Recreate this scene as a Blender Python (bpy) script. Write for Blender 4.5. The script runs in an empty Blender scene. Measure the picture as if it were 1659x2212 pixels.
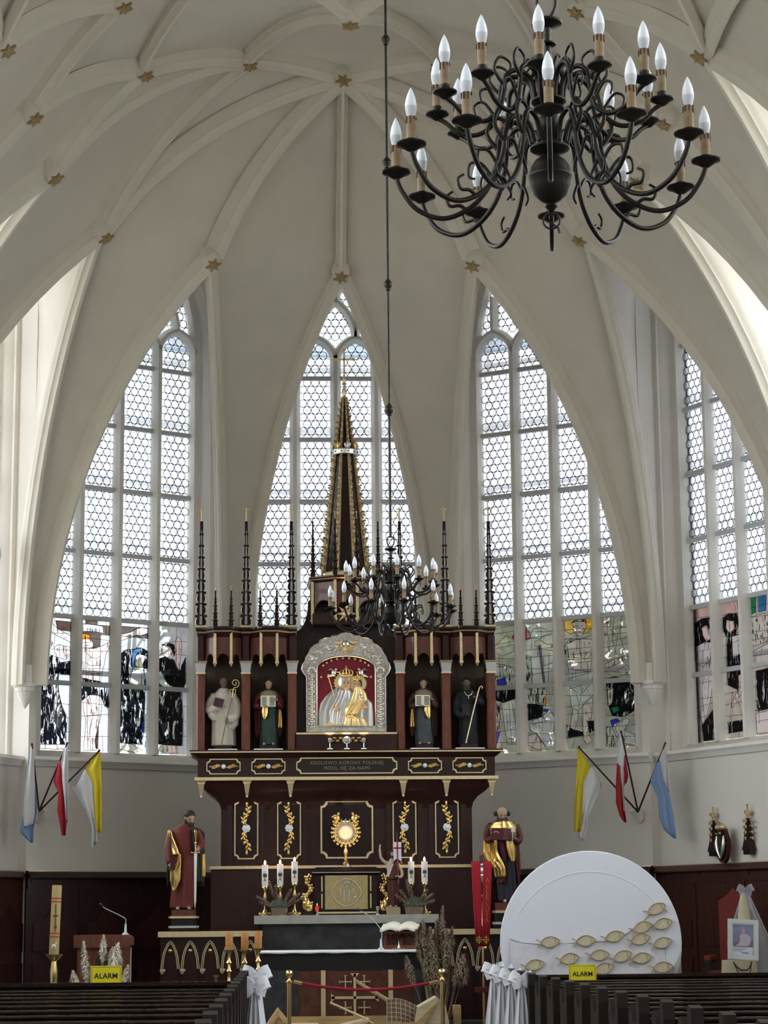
import bpy, bmesh, math, random
from mathutils import Vector, Matrix
from mathutils.geometry import tessellate_polygon

rnd = random.Random(7)
SC = bpy.context.scene
COL = SC.collection
V = Vector
pi = math.pi
rad = math.radians

# ---------------------------------------------------------------- camera
F_PX, PITCH, YAW, ROLL = 4624.6, rad(10.848), rad(2.702), rad(-0.525)
cam = bpy.data.cameras.new('camera')
cam.sensor_fit = 'AUTO'
cam.sensor_width = 36.0
cam.lens = F_PX / 2212.0 * 36.0
cam.clip_start, cam.clip_end = 0.05, 400
camo = bpy.data.objects.new('camera', cam)
COL.objects.link(camo)
_f = V((math.cos(PITCH) * math.sin(YAW), math.cos(PITCH) * math.cos(YAW), math.sin(PITCH)))
_r = V((math.cos(YAW), -math.sin(YAW), 0))
_u = _r.cross(_f)
_R = math.cos(ROLL) * _r + math.sin(ROLL) * _u
_U = math.cos(ROLL) * _u - math.sin(ROLL) * _r
camo.matrix_world = Matrix(((_R.x, _U.x, -_f.x, -0.828), (_R.y, _U.y, -_f.y, 0.0), (_R.z, _U.z, -_f.z, 1.55), (0, 0, 0, 1)))
SC.camera = camo

# ---------------------------------------------------------------- sky and exposure
wd = bpy.data.worlds.new('overcast_sky')
SC.world = wd
wd.use_nodes = True
wn = wd.node_tree.nodes
wl = wd.node_tree.links
wn.clear()
_o = wn.new('ShaderNodeOutputWorld')
_b = wn.new('ShaderNodeBackground')
_tc = wn.new('ShaderNodeTexCoord')
_sx = wn.new('ShaderNodeSeparateXYZ')
_cr = wn.new('ShaderNodeValToRGB')
_cr.color_ramp.elements[0].position = 0.0
_cr.color_ramp.elements[0].color = (0.93, 0.95, 0.97, 1)
_cr.color_ramp.elements[1].position = 0.9
_cr.color_ramp.elements[1].color = (0.86, 0.92, 1.0, 1)
wl.new(_tc.outputs['Generated'], _sx.inputs[0])
wl.new(_sx.outputs['Z'], _cr.inputs[0])
wl.new(_cr.outputs[0], _b.inputs[0])
_b.inputs[1].default_value = 7.6
wl.new(_b.outputs[0], _o.inputs[0])
SC.view_settings.view_transform = 'Standard'
SC.view_settings.look = 'None'
SC.view_settings.gamma = 1.0
SC.view_settings.use_curve_mapping = False
SC.view_settings.exposure = 0.16
SC.cycles.transparent_max_bounces = 8
SC.cycles.max_bounces = 6
SC.cycles.diffuse_bounces = 4
SC.cycles.glossy_bounces = 3
SC.cycles.caustics_reflective = False
SC.cycles.caustics_refractive = False
SC.cycles.sample_clamp_indirect = 6.0

# ---------------------------------------------------------------- materials
MATS = {}

def mat(name, col, rough=0.6, metal=0.0, var=0.0, vscale=8.0, bump=0.0, bscale=40.0, emit=None, estr=0.0,
        spec=0.3, coat=0.0, trans=0.0, stretch=None, sub=0.0):
    if name in MATS:
        return MATS[name]
    m = bpy.data.materials.new(name)
    m.use_nodes = True
    nt = m.node_tree
    n = nt.nodes
    l = nt.links
    b = n['Principled BSDF']
    b.inputs['Base Color'].default_value = (*col, 1)
    b.inputs['Roughness'].default_value = rough
    b.inputs['Metallic'].default_value = metal
    b.inputs['Specular IOR Level'].default_value = spec
    b.inputs['Coat Weight'].default_value = coat
    if sub:
        b.inputs['Subsurface Weight'].default_value = sub
    tc = None
    if var > 0 or bump > 0:
        tc = n.new('ShaderNodeTexCoord')
        src = tc.outputs['Object']
        if stretch:
            mp = n.new('ShaderNodeMapping')
            mp.inputs['Scale'].default_value = stretch
            l.new(src, mp.inputs[0])
            src = mp.outputs[0]
    if var > 0:
        nz = n.new('ShaderNodeTexNoise')
        nz.inputs['Scale'].default_value = vscale
        nz.inputs['Detail'].default_value = 5
        l.new(src, nz.inputs['Vector'])
        cr = n.new('ShaderNodeValToRGB')
        cr.color_ramp.elements[0].position = 0.3
        cr.color_ramp.elements[1].position = 0.7
        cr.color_ramp.elements[0].color = (*[max(0, c * (1 - var)) for c in col], 1)
        cr.color_ramp.elements[1].color = (*[min(1, c * (1 + var)) for c in col], 1)
        l.new(nz.outputs['Fac'], cr.inputs[0])
        l.new(cr.outputs[0], b.inputs['Base Color'])
    if bump > 0:
        nb = n.new('ShaderNodeTexNoise')
        nb.inputs['Scale'].default_value = bscale
        nb.inputs['Detail'].default_value = 4
        l.new(src, nb.inputs['Vector'])
        bp = n.new('ShaderNodeBump')
        bp.inputs['Strength'].default_value = bump
        bp.inputs['Distance'].default_value = 0.02
        l.new(nb.outputs['Fac'], bp.inputs['Height'])
        l.new(bp.outputs[0], b.inputs['Normal'])
    if emit:
        b.inputs['Emission Color'].default_value = (*emit, 1)
        b.inputs['Emission Strength'].default_value = estr
    MATS[name] = m
    return m

def glass_mat(name, tint, transl=0.25, gloss=0.06, dcol=None, var=0.0, vscale=10):
    """thin leaded glass: lets light straight through, scatters some, reflects a little"""
    if name in MATS:
        return MATS[name]
    m = bpy.data.materials.new(name)
    m.use_nodes = True
    n = m.node_tree.nodes
    l = m.node_tree.links
    n.clear()
    o = n.new('ShaderNodeOutputMaterial')
    t = n.new('ShaderNodeBsdfTransparent')
    t.inputs[0].default_value = (*tint, 1)
    d = n.new('ShaderNodeBsdfTranslucent')
    d.inputs[0].default_value = (*(dcol or tint), 1)
    g = n.new('ShaderNodeBsdfGlossy')
    g.inputs[0].default_value = (0.9, 0.93, 0.95, 1)
    g.inputs['Roughness'].default_value = 0.12
    m1 = n.new('ShaderNodeMixShader')
    m1.inputs[0].default_value = transl
    m2 = n.new('ShaderNodeMixShader')
    m2.inputs[0].default_value = gloss
    if var:
        tc = n.new('ShaderNodeTexCoord')
        nz = n.new('ShaderNodeTexNoise')
        nz.inputs['Scale'].default_value = vscale
        nz.inputs['Detail'].default_value = 3
        cr = n.new('ShaderNodeValToRGB')
        cr.color_ramp.elements[0].position = 0.35
        cr.color_ramp.elements[1].position = 0.65
        cr.color_ramp.elements[0].color = (*[c * (1 - var) for c in tint], 1)
        cr.color_ramp.elements[1].color = (*[min(1, c * (1 + var)) for c in tint], 1)
        l.new(tc.outputs['Object'], nz.inputs['Vector'])
        l.new(nz.outputs['Fac'], cr.inputs[0])
        l.new(cr.outputs[0], t.inputs[0])
        l.new(cr.outputs[0], d.inputs[0])
    l.new(t.outputs[0], m1.inputs[1])
    l.new(d.outputs[0], m1.inputs[2])
    l.new(m1.outputs[0], m2.inputs[1])
    l.new(g.outputs[0], m2.inputs[2])
    l.new(m2.outputs[0], o.inputs[0])
    MATS[name] = m
    return m

# ---------------------------------------------------------------- mesh helpers
def rotv(v, ax, a):
    return Matrix.Rotation(a, 3, ax) @ V(v)

class MB:
    def __init__(s):
        s.v, s.f = [], []

    def add(s, vs, fs, M=None):
        o = len(s.v)
        s.v += [tuple(M @ V(p)) if M is not None else tuple(p) for p in vs]
        s.f += [[i + o for i in f] for f in fs]
        return s

    def box(s, x0, x1, y0, y1, z0, z1, M=None):
        return s.add([(x0, y0, z0), (x1, y0, z0), (x1, y1, z0), (x0, y1, z0), (x0, y0, z1), (x1, y0, z1), (x1, y1, z1), (x0, y1, z1)],
                     [(0, 3, 2, 1), (4, 5, 6, 7), (0, 1, 5, 4), (1, 2, 6, 5), (2, 3, 7, 6), (3, 0, 4, 7)], M)

    def frustum(s, cx, cy, z0, z1, a0, b0, a1, b1, M=None):
        """rectangular tapering block: half sizes a (x), b (y) at bottom 0 and top 1"""
        return s.add([(cx - a0, cy - b0, z0), (cx + a0, cy - b0, z0), (cx + a0, cy + b0, z0), (cx - a0, cy + b0, z0),
                      (cx - a1, cy - b1, z1), (cx + a1, cy - b1, z1), (cx + a1, cy + b1, z1), (cx - a1, cy + b1, z1)],
                     [(0, 3, 2, 1), (4, 5, 6, 7), (0, 1, 5, 4), (1, 2, 6, 5), (2, 3, 7, 6), (3, 0, 4, 7)], M)

    def prism(s, poly, y0, y1, M=None):
        """(x,z) polygon extruded from y0 to y1"""
        n = len(poly)
        vs = [(p[0], y0, p[1]) for p in poly] + [(p[0], y1, p[1]) for p in poly]
        fs = [list(range(n)), list(range(2 * n - 1, n - 1, -1))] + [(i, i + n, (i + 1) % n + n, (i + 1) % n) for i in range(n)]
        return s.add(vs, fs, M)

    def vprism(s, poly, z0, z1, M=None):
        """(x,y) polygon extruded upward"""
        n = len(poly)
        vs = [(p[0], p[1], z0) for p in poly] + [(p[0], p[1], z1) for p in poly]
        fs = [list(range(n))[::-1], list(range(n, 2 * n))] + [(i, (i + 1) % n, (i + 1) % n + n, i + n) for i in range(n)]
        return s.add(vs, fs, M)

    def ring_prism(s, outer, inner, y0, y1, M=None):
        """frame between two (x,z) outlines of equal count"""
        n = len(outer)
        vs = [(p[0], y0, p[1]) for p in outer] + [(p[0], y0, p[1]) for p in inner] + [(p[0], y1, p[1]) for p in outer] + [(p[0], y1, p[1]) for p in inner]
        fs = []
        for i in range(n):
            j = (i + 1) % n
            fs += [(i, j, n + j, n + i), (2 * n + i, 3 * n + i, 3 * n + j, 2 * n + j), (i, 2 * n + i, 2 * n + j, j), (n + i, n + j, 3 * n + j, 3 * n + i)]
        return s.add(vs, fs, M)

    def lathe(s, prof, n=16, c=(0, 0, 0), M=None, sx=1.0, sy=1.0):
        vs, fs = [], []
        m = len(prof)
        for r, z in prof:
            for k in range(n):
                a = 2 * pi * k / n
                vs.append((c[0] + r * sx * math.cos(a), c[1] + r * sy * math.sin(a), c[2] + z))
        for i in range(m - 1):
            for k in range(n):
                k2 = (k + 1) % n
                fs.append((i * n + k, i * n + k2, (i + 1) * n + k2, (i + 1) * n + k))
        fs.append(list(range(n))[::-1])
        fs.append([(m - 1) * n + k for k in range(n)])
        return s.add(vs, fs, M)

    def sphere(s, c, r, n=12, m=8, M=None):
        if not hasattr(r, '__len__'):
            r = (r, r, r)
        vs = [(c[0], c[1], c[2] - r[2])]
        for i in range(1, m):
            t = -pi / 2 + pi * i / m
            for k in range(n):
                a = 2 * pi * k / n
                vs.append((c[0] + r[0] * math.cos(t) * math.cos(a), c[1] + r[1] * math.cos(t) * math.sin(a), c[2] + r[2] * math.sin(t)))
        vs.append((c[0], c[1], c[2] + r[2]))
        fs = [(0, 1 + (k + 1) % n, 1 + k) for k in range(n)]
        for i in range(m - 2):
            for k in range(n):
                k2 = (k + 1) % n
                fs.append((1 + i * n + k, 1 + i * n + k2, 1 + (i + 1) * n + k2, 1 + (i + 1) * n + k))
        t = len(vs) - 1
        fs += [(1 + (m - 2) * n + k, 1 + (m - 2) * n + (k + 1) % n, t) for k in range(n)]
        return s.add(vs, fs, M)

    def tube(s, path, rads, n=8, M=None, flat=1.0, closed=False):
        path = [V(p) for p in path]
        if not hasattr(rads, '__len__'):
            rads = [rads] * len(path)
        N = len(path)
        vs, fs = [], []
        up = None
        for i, p in enumerate(path):
            t = (path[(i + 1) % N] - path[i - 1]) if closed else (path[min(i + 1, N - 1)] - path[max(i - 1, 0)])
            if t.length < 1e-9:
                t = V((0, 0, 1))
            t.normalize()
            if up is None:
                up = V((0, 0, 1)) if abs(t.z) < 0.9 else V((0, 1, 0))
            up = (up - t * up.dot(t))
            if up.length < 1e-6:
                up = t.orthogonal()
            up.normalize()
            sd = t.cross(up)
            for k in range(n):
                a = 2 * pi * k / n
                vs.append(tuple(p + (sd * math.cos(a) + up * math.sin(a) * flat) * rads[i]))
        for i in range(N if closed else N - 1):
            j = (i + 1) % N
            for k in range(n):
                k2 = (k + 1) % n
                fs.append((i * n + k, i * n + k2, j * n + k2, j * n + k))
        if not closed:
            fs.append(list(range(n))[::-1])
            fs.append([(N - 1) * n + k for k in range(n)])
        return s.add(vs, fs, M)

    def sweep(s, path, prof, lat=None, closed=False):
        """profile [(lateral, normal)] swept along path; lat = fixed lateral vector"""
        path = [V(p) for p in path]
        N, n = len(path), len(prof)
        vs, fs = [], []
        for i, p in enumerate(path):
            t = (path[(i + 1) % N] - path[i - 1]) if closed else (path[min(i + 1, N - 1)] - path[max(i - 1, 0)])
            t.normalize()
            L = V(lat)
            nn = t.cross(L).normalized()
            for a, b in prof:
                vs.append(tuple(p + L * a + nn * b))
        for i in range(N if closed else N - 1):
            j = (i + 1) % N
            for k in range(n):
                k2 = (k + 1) % n
                fs.append((i * n + k, i * n + k2, j * n + k2, j * n + k))
        if not closed:
            fs.append(list(range(n))[::-1])
            fs.append([(N - 1) * n + k for k in range(n)])
        return s.add(vs, fs)

    def grid(s, rows, M=None):
        n = len(rows[0])
        vs = [p for r in rows for p in r]
        fs = [(i * n + k, i * n + k + 1, (i + 1) * n + k + 1, (i + 1) * n + k) for i in range(len(rows) - 1) for k in range(n - 1)]
        return s.add(vs, fs, M)

    def loft(s, rows, M=None, cap=True):
        """closed cross-sections joined"""
        n = len(rows[0])
        vs = [p for r in rows for p in r]
        fs = [(i * n + k, i * n + (k + 1) % n, (i + 1) * n + (k + 1) % n, (i + 1) * n + k) for i in range(len(rows) - 1) for k in range(n)]
        if cap:
            fs += [list(range(n))[::-1], [(len(rows) - 1) * n + k for k in range(n)]]
        return s.add(vs, fs, M)

    def mesh(s, name, m=None, smooth=True, ang=35, merge=False):
        me = bpy.data.meshes.new(name)
        me.from_pydata(s.v, [], s.f)
        bm = bmesh.new()
        bm.from_mesh(me)
        if merge:
            bmesh.ops.remove_doubles(bm, verts=bm.verts, dist=1e-5)
        bmesh.ops.recalc_face_normals(bm, faces=bm.faces)
        bm.to_mesh(me)
        bm.free()
        if smooth:
            me.polygons.foreach_set('use_smooth', [True] * len(me.polygons))
            me.set_sharp_from_angle(angle=rad(ang))
        if m is not None:
            me.materials.append(m)
        me.update()
        return me

    def build(s, name, m, parent=None, smooth=True, ang=35, merge=False, loc=None, **props):
        return link(name, s.mesh(name, m, smooth, ang, merge), parent, loc, **props)

def link(name, data, parent=None, loc=None, rz=None, M=None, **props):
    o = bpy.data.objects.new(name, data)
    COL.objects.link(o)
    if parent is not None:
        o.parent = parent
    if M is not None:
        o.matrix_local = M
    if loc is not None:
        o.location = loc
    if rz is not None:
        o.rotation_euler = (0, 0, rz)
    for k, v in props.items():
        o[k] = v
    return o

def thing(name, label, cat, loc=(0, 0, 0), rz=0.0, group=None):
    o = link(name, None, None, loc, rz, label=label, category=cat)
    o.empty_display_size = 0.1
    if group:
        o['group'] = group
    return o

def tag(o, label, cat, group=None):
    o['label'] = label
    o['category'] = cat
    if group:
        o['group'] = group
    return o

def copy_tree(o, parent=None):
    c = o.copy()
    COL.objects.link(c)
    if parent is not None:
        c.parent = parent
    for ch in list(o.children):
        copy_tree(ch, c)
    return c

def bez(p0, p1, p2, p3, n=10):
    out = []
    for i in range(n + 1):
        t = i / n
        u = 1 - t
        out.append(tuple(u ** 3 * a + 3 * u * u * t * b + 3 * u * t * t * c + t ** 3 * d for a, b, c, d in zip(p0, p1, p2, p3)))
    return out

def catmull(pts, n=6):
    pts = [V(p) for p in pts]
    out = []
    for i in range(len(pts) - 1):
        a = pts[max(i - 1, 0)]
        b, c = pts[i], pts[i + 1]
        d = pts[min(i + 2, len(pts) - 1)]
        for k in range(n):
            t = k / n
            out.append(0.5 * ((2 * b) + (c - a) * t + (2 * a - 5 * b + 4 * c - d) * t * t + (3 * b - a - 3 * c + d) * t ** 3))
    out.append(pts[-1])
    return out

# ---------------------------------------------------------------- palette
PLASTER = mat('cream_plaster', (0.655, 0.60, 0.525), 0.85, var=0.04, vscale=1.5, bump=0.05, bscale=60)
WALLP = mat('pale_wall_paint', (0.80, 0.76, 0.695), 0.85, var=0.03, vscale=1.2, bump=0.05, bscale=60)
STONE = mat('white_painted_stone', (0.86, 0.835, 0.78), 0.8, var=0.04, vscale=4)
GOLD = mat('gilded_metal', (0.83, 0.58, 0.22), 0.28, 1.0, var=0.12, vscale=25)
GOLDP = mat('gold_paint', (0.78, 0.60, 0.30), 0.38, 0.8, var=0.08, vscale=30)
PALEG = mat('pale_gold_leaf', (0.80, 0.66, 0.40), 0.36, 0.8, var=0.08, vscale=20)
STARG = mat('dull_gold_star', (0.36, 0.26, 0.13), 0.5, 0.3)
SILVER = mat('silver', (0.78, 0.77, 0.74), 0.3, 1.0, var=0.1, vscale=40)
BRASS = mat('polished_brass', (0.80, 0.60, 0.27), 0.22, 1.0)
MAHOG = mat('dark_mahogany', (0.026, 0.0065, 0.0062), 0.34, var=0.35, vscale=6, stretch=(6, 6, 1), coat=0.1)
MAHOG2 = mat('black_mahogany_panel', (0.014, 0.004, 0.004), 0.36, var=0.3, vscale=8, stretch=(6, 6, 1), coat=0.08)
WOODR = mat('red_brown_wood', (0.13, 0.04, 0.022), 0.45, var=0.3, vscale=7, stretch=(5, 5, 1), coat=0.15)
BLACKW = mat('near_black_wood', (0.012, 0.007, 0.006), 0.4, coat=0.2)
WHITE = mat('white_paint', (0.82, 0.82, 0.82), 0.5)
CLOTHW = mat('white_cloth', (0.82, 0.83, 0.86), 0.9)
IRON = mat('dark_patinated_bronze', (0.035, 0.031, 0.027), 0.36, 0.75, var=0.25, vscale=18)
LEAD = mat('lead_came', (0.05, 0.055, 0.10), 0.6, 0.2)
# ================================================================ the room
YW = 34.0
SIDE = 3.72
AL1, AL2 = rad(31.41), rad(62.54)
INS = 0.60                 # inner wall face in front of the glass plane
ZSILL, DZ, LP = 4.14, 1.0243, 0.663
ZSPR, RARCH, HW = 10.65, 2.75, 1.29
ZWALL = 14.2

def struct(o):
    o['kind'] = 'structure'
    return o

def face_matrix(cx, cy, a):
    """local x along the wall, +y outward, z up"""
    return Matrix(((math.cos(a), -math.sin(a), 0, cx), (math.sin(a), math.cos(a), 0, cy), (0, 0, 1, 0), (0, 0, 0, 1)))

def arch_outline(e, zbot, n=10):
    hw, R = HW + e, RARCH + e
    pts = [(-hw, zbot)]
    c = hw - R                       # centre x of the right-hand arc's circle is -c
    amax = math.acos((R - hw) / R)
    left = []
    for i in range(n + 1):
        a = amax * i / n
        left.append((-hw + R - R * math.cos(a), ZSPR + R * math.sin(a)))
    pts += left
    pts += [(-x, z) for x, z in left[-2::-1]]
    pts.append((hw, zbot))
    return pts

def wall_mesh(hin, hout, name, win=True):
    """wall of one bay, with the stepped window reveal"""
    mb = MB()
    yi, yo = -INS, 0.25
    if not win:
        mb.box(-hin, hin, yi, yo, 0, ZWALL)
        return mb.mesh(name, WALLP, False)
    prof = [(yi, 0.30, ZSILL - 0.17), (yi + 0.07, 0.225, ZSILL - 0.15), (yi + 0.20, 0.215, ZSILL - 0.12), (yi + 0.22, 0.15, ZSILL - 0.11),
            (yi + 0.27, 0.17, ZSILL - 0.10), (yi + 0.32, 0.13, ZSILL - 0.09), (yi + 0.44, 0.11, ZSILL - 0.05), (yi + 0.47, 0.04, ZSILL - 0.04), (-0.02, 0.02, ZSILL), (0.05, 0.0, ZSILL), (yo, 0.1, ZSILL - 0.1)]
    outs = [[(x, y, z) for x, z in arch_outline(e, zb)] for y, e, zb in prof]
    n = len(outs[0])
    vs = [p for o in outs for p in o]
    fs = []
    for i in range(len(outs) - 1):
        for k in range(n):
            k2 = (k + 1) % n
            fs.append((i * n + k, i * n + k2, (i + 1) * n + k2, (i + 1) * n + k))
    mb.add(vs, fs)
    for y, h, o in ((yi, hin, outs[0]), (yo, hout, outs[-1])):
        outer = [V((-h, y, 0)), V((h, y, 0)), V((h, y, ZWALL)), V((-h, y, ZWALL))]
        hole = [V(p) for p in o]
        tri = tessellate_polygon([outer, hole])
        mb.add([tuple(p) for p in outer + hole], [tuple(t) for t in tri])
    mb.add([(-hin, yi, 0), (hin, yi, 0), (hin, yi, ZWALL), (-hin, yi, ZWALL), (-hout, yo, 0), (hout, yo, 0), (hout, yo, ZWALL), (-hout, yo, ZWALL)],
           [(0, 4, 7, 3), (1, 2, 6, 5), (3, 7, 6, 2)])
    return mb.mesh(name, WALLP, True, 30, True)

hin = SIDE / 2 - INS * math.tan(AL1 / 2)
hout = SIDE / 2 + 0.25 * math.tan(AL1 / 2)
WM = wall_mesh(hin + 0.01, hout + 0.03, 'wall_bay')
WMN = wall_mesh(SIDE / 2 + 0.01, SIDE / 2 + 0.01, 'wall_nave')

FACES = {'C': face_matrix(0, YW, 0),
         'L1': face_matrix(-3.447, 33.09, AL1), 'R1': face_matrix(3.447, 33.09, -AL1),
         'L2': face_matrix(-5.926, 30.794, AL2), 'R2': face_matrix(5.926, 30.794, -AL2)}
NAVE_X = 6.78
YB0 = 28.95
for k in range(8):
    yc = YB0 - SIDE * (k + 0.5)
    FACES['L%d' % (3 + k)] = face_matrix(-NAVE_X, yc, pi / 2)
    FACES['R%d' % (3 + k)] = face_matrix(NAVE_X, yc, -pi / 2)
WNAMES = {'C': 'wall_back', 'L1': 'wall_back_left', 'R1': 'wall_back_right', 'L2': 'wall_apse_left', 'R2': 'wall_apse_right'}
WALLS = {}
for k, M in FACES.items():
    apse = k in WNAMES
    WALLS[k] = struct(link(WNAMES.get(k, 'wall_left' if k[0] == 'L' else 'wall_right'), WM if apse else WMN, M=M))
    sc = MB()                                     # the moulded string course under the window sill
    h = hin if apse else SIDE / 2
    sc.sweep([(-h - 0.03, -INS, ZSILL - 0.2), (h + 0.03, -INS, ZSILL - 0.2)], [(-0.05, -0.05), (0.09, -0.05), (0.11, 0.0), (0.07, 0.03), (0.04, 0.09), (-0.05, 0.12)], lat=(0, -1, 0))
    sc.build('string_course', STONE, WALLS[k])

bw = MB()
bw.box(-7.2, 7.2, YB0 - SIDE * 8 - 0.3, YB0 - SIDE * 8, 0, ZWALL)
struct(bw.build('wall_front', WALLP, None, False))
fl = MB()
fl.box(-8, 8, -2.0, 36, -0.2, 0)
struct(fl.build('floor', mat('grey_stone_floor', (0.13, 0.12, 0.105), 0.45, var=0.15, vscale=3), None, False))

# outside: buttresses on the corners of the apse
BRICK = mat('brick_outside', (0.42, 0.27, 0.22), 0.9, var=0.25, vscale=14)
for s in (-1, 1):
    for (bx, by, ba) in ((1.86, 34.0, AL1 / 2), (5.035, 32.06, AL1 * 1.5), (6.75, 28.85, AL1 * 2.5)):
        b = MB()
        pl = 1.75 if bx < 2 else 1.3
        b.box(-0.42, 0.42, 0.15, pl, 0, 12.2)
        b.prism([(-0.42, 12.2), (0.42, 12.2), (0, 12.9)], 0.15, pl)
        struct(link('wall_buttress', b.mesh('wall_buttress', BRICK, False), M=face_matrix(s * bx, by, -s * ba)))

# roof over the vault so no daylight leaks in above it
rf = MB()
rf.box(-9, 9, -3, 37, 14.2, 14.4)
struct(rf.build('roof', WOODR, None, False))

# ---------------------------------------------------------------- vault
ceil = struct(link('ceiling', None))
S0 = V((0, 30.43, 11.05))
S1 = V((1.89, 29.23, 10.86))
S2 = V((3.41, 28.70, 11.10))
S3 = V((3.91, 26.68, 11.23))
S4 = V((4.03, 25.29, 11.51))
S5 = V((4.13, 23.40, 11.60))
S6 = V((4.13, 21.50, 11.60))
K = V((0, 28.67, 13.40))
K2 = V((0, 25.30, 12.85))
P1 = V((1.355, 28.2, 13.47))
P2 = V((2.755, 27.0, 12.80))
P3 = V((2.90, 25.0, 12.87))
P4 = V((1.35, 23.9, 13.05))
P5 = V((2.80, 21.6, 12.75))
K4 = V((0, 21.9, 13.0))
ZF = 5.0
C1a, C1b = V((1.49, 33.3, ZF)), V((1.80, 33.02, ZF))
C2a, C2b = V((4.45, 31.5, ZF)), V((4.72, 31.45, ZF))
C3a, C3b = V((6.42, 28.9, ZF)), V((6.50, 28.45, ZF))
C4a, C4b = V((6.52, 25.3, ZF)), V((6.52, 25.0, ZF))
C5 = V((6.52, 21.4, ZF))

def spring_arc(C, S, n=16):
    d = (S - C)
    D = math.hypot(d.x, d.y)
    H = d.z
    R = (D * D + H * H) / (2 * D)
    th = math.asin(min(1, H / R)) if D <= R else pi - math.asin(H / R)
    out = []
    for i in range(n + 1):
        a = th * i / n
        h = R * (1 - math.cos(a)) / D
        out.append(V((C.x + d.x * h, C.y + d.y * h, C.z + R * math.sin(a))))
    return out

def bulge_arc(A, B, R=5.6, n=10):
    """arc in the vertical plane through A and B, bulging upward"""
    d = B - A
    L = d.length
    sag = R - math.sqrt(max(R * R - L * L / 4, 0))
    h = V((d.x, d.y, 0)).normalized()
    t = d.normalized()
    nrm = (V((0, 0, 1)) - t * t.z).normalized()
    half = math.asin(L / 2 / R)
    out = []
    for i in range(n + 1):
        a = -half + 2 * half * i / n
        out.append(A + t * (L / 2 + R * math.sin(a)) + nrm * (R * math.cos(a) - (R - sag)))
    return out

mir = lambda p: V((-p.x, p.y, p.z))
RIBP = [(a * 0.88, b * 1.25) for a, b in [(-0.105, 0.06), (-0.105, -0.02), (-0.08, -0.05), (-0.085, -0.085), (-0.05, -0.105), (-0.035, -0.15), (-0.022, -0.17), (0.022, -0.17), (0.035, -0.15), (0.05, -0.105), (0.085, -0.085), (0.08, -0.05), (0.105, -0.02), (0.105, 0.06)]]
RIBM = mat('rib_plaster', (0.70, 0.65, 0.565), 0.8, var=0.03, vscale=3)

def rib(path):
    d = path[-1] - path[0]
    lat = V((d.y, -d.x, 0)).normalized()
    # the normal must point up/outward
    t = (path[1] - path[0]).normalized()
    mid = path[len(path) // 2]
    chord = (path[0] + path[-1]) / 2
    t = (path[len(path) // 2 + 1] - path[len(path) // 2 - 1]).normalized()
    if t.cross(lat).dot(mid - chord) < 0:
        lat = -lat
    MB().sweep(path, RIBP, lat).build('vault_rib', RIBM, ceil, True, 50)

def resample(path, n):
    ls = [0]
    for a, b in zip(path, path[1:]):
        ls.append(ls[-1] + (b - a).length)
    out = []
    j = 0
    for i in range(n + 1):
        s = ls[-1] * i / n
        while j < len(path) - 2 and ls[j + 1] < s:
            j += 1
        seg = ls[j + 1] - ls[j]
        out.append(path[j].lerp(path[j + 1], 0 if seg < 1e-9 else (s - ls[j]) / seg))
    return out

def cell(Lp, Rp, n=26, m=8, bul=0.05, cen=None):
    """vault web lofted between two rib lines"""
    Lp, Rp = resample(Lp, n), resample(Rp, n)
    rows = []
    for a, b in zip(Lp, Rp):
        w = (b - a).length
        row = []
        for k in range(m + 1):
            u = k / m
            p = a.lerp(b, u)
            p = p + V((0, 0, 1)) * (4 * u * (1 - u) * bul * w)
            row.append(tuple(p))
        rows.append(row)
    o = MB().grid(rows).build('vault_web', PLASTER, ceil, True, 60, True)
    return o

RA = {}
def both(A, B, kind, draw=True):
    """rib line on both sides of the axis"""
    f = spring_arc if kind == 's' else bulge_arc
    r = f(A, B)
    l = f(mir(A), mir(B))
    if draw:
        rib(r)
        if abs(A.x) + abs(B.x) > 1e-6:
            rib(l)
    return r, l

c10 = both(C1a, S0, 's')
c11 = both(C1b, S1, 's')
c21 = both(C2a, S1, 's')
c22 = both(C2b, S2, 's')
c32 = both(C3a, S2, 's')
c33 = both(C3b, S3, 's')
c43 = both(C4a, S3, 's')
c44 = both(C4b, S4, 's')
c45 = both(C4b, S5, 's')
c55 = both(C5, S5, 's')
c56 = both(C5, S6, 's', False)
s0k = both(S0, K, 'b')
s1k = both(S1, K, 'b')
s2k = both(S2, K, 'b')
s2p1 = both(S2, P1, 'b')
s3p1 = both(S3, P1, 'b')
s3p2 = both(S3, P2, 'b')
s4p2 = both(S4, P2, 'b')
s4p3 = both(S4, P3, 'b')
s5p3 = both(S5, P3, 'b')
s5p5 = both(S5, P5, 'b')
s6p5 = both(S6, P5, 'b', False)
s5s6 = both(S5, S6, 'b')
kp1 = both(K, P1, 'b')
p1k2 = both(P1, K2, 'b')
p1p2 = both(P1, P2, 'b')
p2p4 = both(P2, P4, 'b')
k2p4 = both(K2, P4, 'b')
p4p3 = both(P4, P3, 'b', False)
p3p5 = both(P3, P5, 'b', False)
p4k4 = both(P4, K4, 'b', False)
k4p5 = both(K4, P5, 'b', False)
rv = lambda p: p[::-1]
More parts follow.
